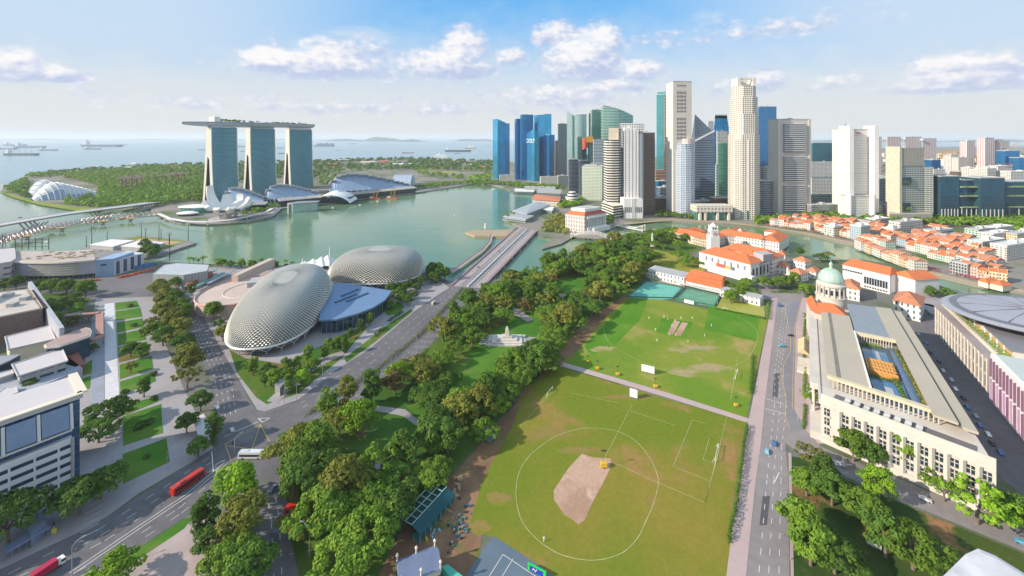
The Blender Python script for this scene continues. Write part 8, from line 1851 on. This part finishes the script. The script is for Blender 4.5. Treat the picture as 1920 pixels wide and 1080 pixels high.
veh('car', 1438, 848, hr, pm('sky', (.25,.45,.6)), 'light blue car on the right road, nearest to the viewer'); veh('car', 1452, 833, hr, BU, 'dark blue car ahead of the light blue one on the right road')
veh('van', 1461, 574, hr, BU, 'dark blue van at the far end of the right road'); veh('car', 1483, 630, 175, BK, 'dark car changing to the block paved bay on the right road'); veh('car', 1467, 650, 178, pm('teal', (.12,.33,.42)), 'teal car in the middle of the right road', scale=1.2)
veh('van', 813, 570, head(800,580,850,545), pm('cream', (.65,.62,.5)), 'cream minibus on the avenue near the bridge')
veh('car', 935, 472, head(900,500,970,430), pm('dull', (.3,.12,.1)), 'dark red car on the road bridge'); veh('car', 897, 502, head(900,500,970,430), BK, 'black car on the near part of the road bridge'); veh('car', 38, 409, 20, BK, 'black car on the long bridge at the left edge', scale=1.4)
hp = head(1540,850,1775,945)
for i, (x, y, c, l) in enumerate(((1560,868,WH,'white car parked first behind the trees on the pavement lane'),(1574,873,SV,'silver parked car beside the white one on the pavement lane'),(1735,938,WH,'white parked car under the wall of the stone gallery yard'),(1903,968,SV,'silver parked car by the pale forked tree'),(1862,985,BK,'black parked car under the pale forked tree'),(1917,1020,pm('azure', (.1,.35,.5)),'azure parked car at the right edge'),(1640,1025,WH,'white parked car in the shade of the yard'),(1628,950,SV,'silver parked car deep in the yard trees'))): veh('car', x, y, hp, c, l)
hl = head(1720,640,1840,800)
rl = random.Random(9); cols = [(WH,'white'),(SV,'silver'),(BK,'black'),(GY,'grey'),(BU,'blue')]
for i in range(14):
    t = i/13; x, y = 1722+150*t, 628+222*t; c, n_ = cols[rl.randint(0, 4)]; veh('car', x+(i % 2)*4, y, hl, c, f'{n_} parked car in the shaded lane beside the gallery', group=f'{n_} cars parked in the shaded lane')
for i, (x, y) in enumerate(((480,805),(492,800))): pass
m = MB(); c = G(895, 810); 
def lamp(px, py, ang, lab, h=11, grp=None):
    r = thing('street_lamp', lab, 'street lamp', G(px, py), grp); c = G(px, py); m = MB(); m.tube(c, c+V_((0,0,h*.82)), .16, .12, 6); d = V_((cos(ang), sin(ang), 0)); P = [c+V_((0,0,h*.82))+d*(2.6*sin(t*pi/2/5))+V_((0,0,h*.18*(1-cos(t*pi/2/5)) if 0 else h*.18*sin(t*pi/2/5)**.8)) for t in range(6)]; m.path(P, .10, 5); m.build('pole', mat('lamp_grey', (.42,.42,.43), .5, .3), r)
    m = MB(); m.beam(P[-1], P[-1]+d*1.3, .4, .2); m.build('lamp_head', STEEL, r)
avl = [(556,750),(605,712),(693,655),(773,585),(533,757)]
for i, (x, y) in enumerate(avl): lamp(x, y, -.6, ['lamp on the avenue kerb by the grey canopy','lamp with bent arm on the avenue kerb in the dome garden','lamp beside the clipped hedge islands','lamp nearest the bridge on the dome side of the avenue','lamp at the junction tip of the dome garden'][i])
for i, (x, y) in enumerate(((600,795),(782,658),(848,578),(700,728),(880,548),(912,520),(938,495),(962,470),(985,450))): lamp(x, y, 2.4, ['lamp on the park side of the avenue near the junction','lamp at the start of the park side verge','lamp on the park side near the bridge','lamp on the park side by the narrow trees','lamp at the near end of the bridge median','first lamp on the bridge deck','second lamp on the bridge deck','third lamp on the bridge deck','lamp at the far end of the bridge deck'][i])
for i, (x, y, h) in enumerate(((135,1078,13),(580,1045,14),(549,930,9),(567,935,9),(313,870,8),(440,850,9),(160,930,10),(405,890,6))): lamp(x, y, [.6,3.1,1,2,.5,1,1,.3][i], ['tall lamp at the bottom edge of the avenue','tall lamp with sign box beside the side road at the bottom','lamp on the corner verge right of the red bus, left one','lamp on the corner verge right of the red bus, right one','slim lamp on the avenue pavement under the stepped lawns','lamp by the junction beside the bright green tree','slim lamp on the pavement by the banded office','short lamp on the lower avenue kerb'][i], h)
for i, y in enumerate((620,690,790,880,960,1050)): x = 1482 if y > 800 else 1496; lamp(x, y, pi, ['farthest','second','third','fourth','fifth','nearest'][i]+' kerb lamp on the gallery side of the right road', 10, None)
for i, (x, y) in enumerate(((685,930),(672,912),(835,900),(985,735),(790,870),(1010,640),(1245,470),(1320,480),(1287,440))): lamp(x, y, i, ['tall post in the lower park paths','post behind the park path steps','post by the earth track','post by the small goal','post in the middle of the lower park','post beside the war memorial','post on the yellowed lawn, left','post on the yellowed lawn, right','post in front of the cream museum'][i], 8)
def screen(x0, y0, x1, y1, h, lab):
    a, b = G(x0, y0), G(x1, y1); r = thing('sight_screen', lab, 'sight screen', (a+b)/2); d = (b-a).normalized(); n = V2(d.y, -d.x); m = MB(); m.beam(a+V2(0,0,.8+h/2), b+V2(0,0,.8+h/2), .35, h); m.build('panel', mat('screen_white', (.85,.85,.84), .7, namt=.02), r)
    m = MB(); k = 4; [m.beam(a.lerp(b,(i+.5)/k)-n*1.3+V2(0,0,.2), a.lerp(b,(i+.5)/k)+n*1.3+V2(0,0,.2), .2, .2) for i in range(k)]; [m.beam(a.lerp(b,(i+.5)/k)-n*1.3+V2(0,0,.2), a.lerp(b,(i+.5)/k)+V2(0,0,h*.7), .15, .15) for i in range(k)]; m.build('frame', STEEL, r)
screen(1203,697,1227,703,4.6,'white sight screen standing on the cricket turf, nearer the trees'); screen(1181,745,1195,749,5.0,'white sight screen behind the footpath on the football ground')
def goal(x0, y0, x1, y1, lab, h=2.44, col=None):
    a, b = G(x0, y0), G(x1, y1); m = MB(); m.path([a, a+V2(0,0,h), b+V2(0,0,h), b], .14, 5); d = (b-a).normalized(); n = V2(-d.y, d.x); m.path([a+V2(0,0,h), a+n*1.5, b+n*1.5, b+V2(0,0,h)], .07, 4); label(m.build('football_goal', col or WHT), lab, 'goal')
goal(1026,745,1036,732,'white goal at the upper left corner of the football ground'); goal(1341,868,1347,840,'white goal lying at the right side of the football ground'); goal(1379,712,1383,698,'white goal at the right edge of the cricket ground'); goal(1355,581,1363,583,'small white goal behind the cricket ground by the bowling green'); goal(820,912,828,905,'stack of white goal frames by the green stand')
for i, (x, y, c) in enumerate(((915,812,WHT),(925,822,mat('bench_blue', (.15,.35,.5), .6)),(980,742,STEEL),(967,752,STEEL),(1030,690,STEEL))):
    p = G(x, y); r = thing('bleacher', ['silver bleacher bench stack beside the earth track','blue bleacher bench next to the silver one','small grey bleacher near the upper goal','second small grey bleacher near the upper goal','grey bleacher at the footpath end'][i], 'bleacher', p); an = 1.1
    for j in range(4): m = MB(); q = V2(cos(an+pi/2), sin(an+pi/2))*j*.9; e = V2(cos(an), sin(an))*(4.2 if i < 2 else 2.2); m.beam(p+q-e+V2(0,0,.4+j*.35), p+q+e+V2(0,0,.4+j*.35), .5, .12); m.build('bench_row', c, r)
    m = MB(); q = V2(cos(an+pi/2), sin(an+pi/2)); m.beam(p+V2(0,0,.2), p+q*2.7+V2(0,0,1.4), .1, .1); m.build('frame', STEEL, r)
def roller(px, py, lab, s=1.0):
    p = G(px, py); r = thing('field_light_cart', lab, 'equipment cart', p); m = MB(); m.box(p.x, p.y, .3*s, 1.6*s, 1.2*s, 1.0*s); m.build('body', mat('cart_yellow', (.65,.42,.03), .5), r); m = MB(); m.tube(p+V2(0,0,1.2*s), p+V2(0,0,4.4*s), .09, n=5); m.beam(p+V2(-.7*s,0,4.4*s), p+V2(.7*s,0,4.4*s), .3, .5); m.build('mast', BLACK, r)
    for s_ in (-1, 1): m = MB(); m.tube(p+V2(-.1,s_*.6*s,.35), p+V2(.1,s_*.6*s,.35), .35, n=8); m.build('wheel', TYRE, r)
for i, (x, y, s) in enumerate(((1120,693,1.4),(1158,704,1.4),(1229,727,1.4),(1380,762,1.3),(1102,680,1.1),(1132,876,1.9))): roller(x, y, ['yellow light cart left of the first sight screen','second yellow light cart on the cricket turf','third yellow light cart near the footpath middle','yellow light cart at the right end of the footpath','cart by the blue stand at the turf corner','yellow roller machine at the top of the clay strip'][i], s)
def person_mesh(col, lab, px, py, pose=0, grp=None):
    m = MB(); 
    def ring(z, a, b, x=0, y=0): return [V_((x+a*cos(2*pi*k/8), y+b*sin(2*pi*k/8), z)) for k in range(8)]
    st = .14+.08*pose
    for s in (-1, 1): m.loft([ring(.02,.05,.11,s*.1,-.0+st*s), ring(.1,.05,.07,s*.1,st*s), ring(.45,.06,.07,s*.1,st*s*.6), ring(.86,.1,.1,s*.09,0)])
    m.loft([ring(.8,.17,.12), ring(1.0,.15,.11), ring(1.3,.2,.13), ring(1.43,.17,.1), ring(1.48,.06,.06), ring(1.52,.055,.06), ring(1.58,.08,.09), ring(1.68,.085,.1), ring(1.76,.04,.05)])
    for s in (-1, 1): m.loft([ring(1.40,.06,.06,s*.2), ring(1.12,.045,.045,s*(.27+.1*pose)), ring(.82,.03,.03,s*(.28+.1*pose),.1)])
    o = m.build('person', col, org=(0,0,0)); o.location = G(px, py, .12); o.scale = (1.25,)*3; label(o, lab, 'person', grp); o.rotation_euler.z = px % 6; return o
WC = mat('cricket_whites', (.8,.8,.76), .8)
for i, (x, y) in enumerate(((1252,600),(1277,598),(1298,598),(1266,603),(1334,612),(1229,620),(1255,629),(1267,630),(1321,631),(1290,642),(1217,598),(1245,596),(1345,570),(1232,640),(1260,612))):
    person_mesh(WC, f'cricketer in white clothing standing on the {"left" if x < 1250 else "middle" if x < 1300 else "right"} part of the cricket turf', x, y, i % 3 > 0, 'cricketers in white')
for i, (x, y, c, l) in enumerate(((893,842,(.45,.05,.05),'person in red top by the earth track'),(866,870,(.1,.1,.14),'person in dark clothes by the earth track'),(846,955,(.5,.06,.05),'person in red at the end of the green stand'),(1396,815,(.1,.1,.1),'person in dark clothes walking on the pink pavement'),(1500,735,(.1,.1,.12),'person in dark clothes on the gallery pavement'),(1020,1015,(.8,.8,.8),'person in white at the lower end of the football ground'))): person_mesh(mat(f'clothes_{i}x'.replace('x',''), c, .8), l, x, y, 1)
def pile(px, py, n_, cols_, lab, sx=3, sy=3):
    p = G(px, py); mm = MB(); rr = random.Random(px)
    for k in range(n_): mm.box(p.x+rr.gauss(0, sx), p.y+rr.gauss(0, sy), 0, rr.uniform(.4,1.2), rr.uniform(.4,1), rr.uniform(.3,1.2), rr.random()*3, rr.randint(0, len(cols_)-1))
    o = mm.build('sports_gear', cols_); label(o, lab, 'sports gear'); o['kind'] = 'stuff'
pile(858,985,46,[BLACK, mat('gear_grey', (.2,.2,.22), .7), mat('gear_blue', (.07,.15,.28), .6), mat('gear_green', (.04,.2,.1), .6)],'heap of black and blue sports gear on the ground right of the green stand',2.4,5); pile(812,1000,10,[mat('bin_blue', (.25,.45,.65), .5)],'light blue bins at the lower end of the green stand',2,2); pile(797,1012,2,[mat('bin_yellow', (.7,.6,.08), .5)],'yellow bin at the lower end of the green stand',.4,.4)
barrier(862,893,842,960,10,'wicker_tan',(.35,.25,.15),'scattered benches along the earth track',.8)
def ship(px, py, Lpx, lab, col, kind='cargo', grp=None):
    c = G(px, py, -2.6); Y = c.y; L = Lpx*Y/F; W = L*.14; hh = L*.05; r = thing('cargo_ship' if kind != 'cruise' else 'ferry', lab, 'ship', c, grp); m = MB()
    P = [c+V2(a*L/2, b*W/2) for a, b in ((-1,-.8),(.82,-1),(1,0),(.82,1),(-1,.8))]; m.loft([[c+(p-c)*(.93)+V2(0,0,-.5) for p in P], [p+V2(0,0,hh) for p in P]]); m.build('hull', col, r)
    m = MB()
    if kind == 'cruise':
        for k in range(4): m.box(c.x, c.y, hh*(1+k*.7), L*(.86-.12*k), W*.8, hh*.7)
        m.box(c.x-L*.1, c.y, hh*3.8, L*.08, W*.4, hh*1.3)
    else: m.box(c.x-L*.4, c.y, hh, L*.09, W*.7, hh*1.7); m.box(c.x-L*.41, c.y, hh*2.7, L*.03, W*.3, hh*.7)
    m.build('superstructure', WHT, r); m = MB()
    if kind == 'crane':
        for k in range(4): x = c.x-L*.25+k*L*.17; m.tube(V2(x,c.y,hh), V2(x,c.y,hh*3), L*.006, n=4)
        m.build('derricks', STEEL, r)
    elif kind == 'box':
        for k in range(9): m.box(c.x-L*.3+k*L*.085, c.y, hh, L*.07, W*.8, hh*(.9+.4*((k*7)%3)))
        m.build('container_stack', mat('stack_blue', (.12,.2,.32), .7), r)
SB, SR, SK = mat('hull_blue_grey', (.10,.14,.22), .7), mat('hull_red', (.35,.10,.08), .7), mat('hull_dark', (.05,.06,.08), .7)
for a in ((42,291,66,'dark bulk carrier with four derricks at the left',SK,'crane'),(58,277,60,'long cargo ship behind the four derricked carrier',SB,'cargo'),(12,280,44,'cargo ship at the left edge of the sea',SB,'cargo'),(92,282,36,'small cargo ship right of the four derricked carrier',SK,'cargo'),(30,273,44,'pale distant cargo ship at far left',SB,'cargo'),(193,275,78,'long tanker in the middle of the left sea',SB,'cargo'),(175,280,32,'short ship just below the long tanker',SK,'cargo'),(232,272,18,'small faint ship right of the long tanker',SB,'cargo'),(378,281,16,'ship just left of the nearest hotel tower',SK,'cargo'),(455,275,30,'ship between the first two hotel towers',SB,'cargo'),(458,284,14,'lower ship between the first two hotel towers',SK,'cargo'),(532,288,22,'ship between the last two hotel towers',SK,'cargo'),(528,278,20,'upper ship between the last two hotel towers',SB,'cargo'),(608,274,40,'container ship just right of the hotel towers',SB,'box'),(662,270,17,'white and grey ship under the island hill',SB,'cargo'),(633,282,11,'small dark ship right of the hotel towers',SK,'cargo'),(661,285,8,'small red tug in the strait',SR,'cargo'),(692,276,6,'tiny boat under the low island',SK,'cargo'),(727,271,7,'tiny distant boat near the low island',SK,'cargo'),(765,287,23,'red hulled ship with white deckhouse',SR,'crane'),(826,296,32,'white ferry close to the reclaimed shore',WHT,'cruise'),(859,284,50,'long dark barge left of the leftmost blue tower',SK,'cargo'),(882,278,22,'white and tan ship behind the long dark barge',SR,'cruise'),(857,288,12,'small boat below the long dark barge',SK,'cargo'),(838,268,5,'tiny sail near the horizon',WHT,'cargo'),(912,273,8,'tiny ship near the leftmost blue tower',SK,'cargo'),(560,272,22,'ship seen between hotel tower and deck end',SB,'cargo'),(700,268,5,'speck of a ship on the horizon',SB,'cargo'),(62,318,8,'small boat by the barrage at left',WHT,'cargo')): ship(*a[:6])
for i, (x, y, s) in enumerate(((852,405,3),(925,355,9),(624,390,4),(675,385,4),(708,378,4),(805,352,8),(88,455,9),(505,394,10))):
    c = G(x, y, -2.3); Lm = s*c.y/F; r = thing('small_boat', ['white dot of a boat in the middle of the bay','white tour boat near the blue towers shore','white buoy boat before the event plaza','second buoy boat before the event plaza','boat beside the crane barges','boat at the far promenade','moored boat by the floating stage','white boat at the tip of the lotus promontory'][i], 'boat', c)
    m = MB(); P = [c+V2(a*Lm/2, b*Lm*.16) for a, b in ((-1,-1),(.5,-1),(1,0),(.5,1),(-1,1))]; m.prism(P, -2.4, -1.2); m.build('hull', WHT, r); m = MB(); m.box(c.x-Lm*.1, c.y, -1.2, Lm*.5, Lm*.2, 1.5); m.build('cabin', WHT, r)
for i, (x, y) in enumerate(((537,748),(101,1000),(436,845),(400,800))):
    p = G(x, y); r = thing('traffic_signal', ['signal post at the junction tip of the dome garden','signal post with yellow box near the bus stop','signal post at the junction beside the yellow marking','signal post on the kerb left of the junction'][i], 'traffic light', p); m = MB(); m.tube(p, p+V2(0,0,4.5), .12, n=5); m.build('pole', STEEL, r); m = MB(); m.box(p.x, p.y, 3.4, .5, .5, 1.3); m.build('signal_box', BLACK, r)
    if i == 1: m = MB(); m.box(p.x, p.y, .2, 1.5, .8, 1.8); m.build('yellow_box', MATS['bin_yellow'], r)
def haze():
    mb_ = MB(); mb_.box(0, 14000, -6, 110000, 40000, 330); o = mb_.build('haze', bpy.data.materials.new('haze_air')); o['kind'] = 'stuff'; o['label'] = 'thin pale haze over sea and city'; o['category'] = 'haze'
    m_ = o.data.materials[0]; m_.use_nodes = True; t = NT(m_.node_tree); m_.node_tree.nodes.clear(); v = t.n('ShaderNodeVolumePrincipled'); v.inputs['Color'].default_value = (.88,.93,1,1); v.inputs['Density'].default_value = .00004; v.inputs['Anisotropy'].default_value = .1
    t.n('ShaderNodeOutputMaterial', i={1: v.outputs[0]})
haze()
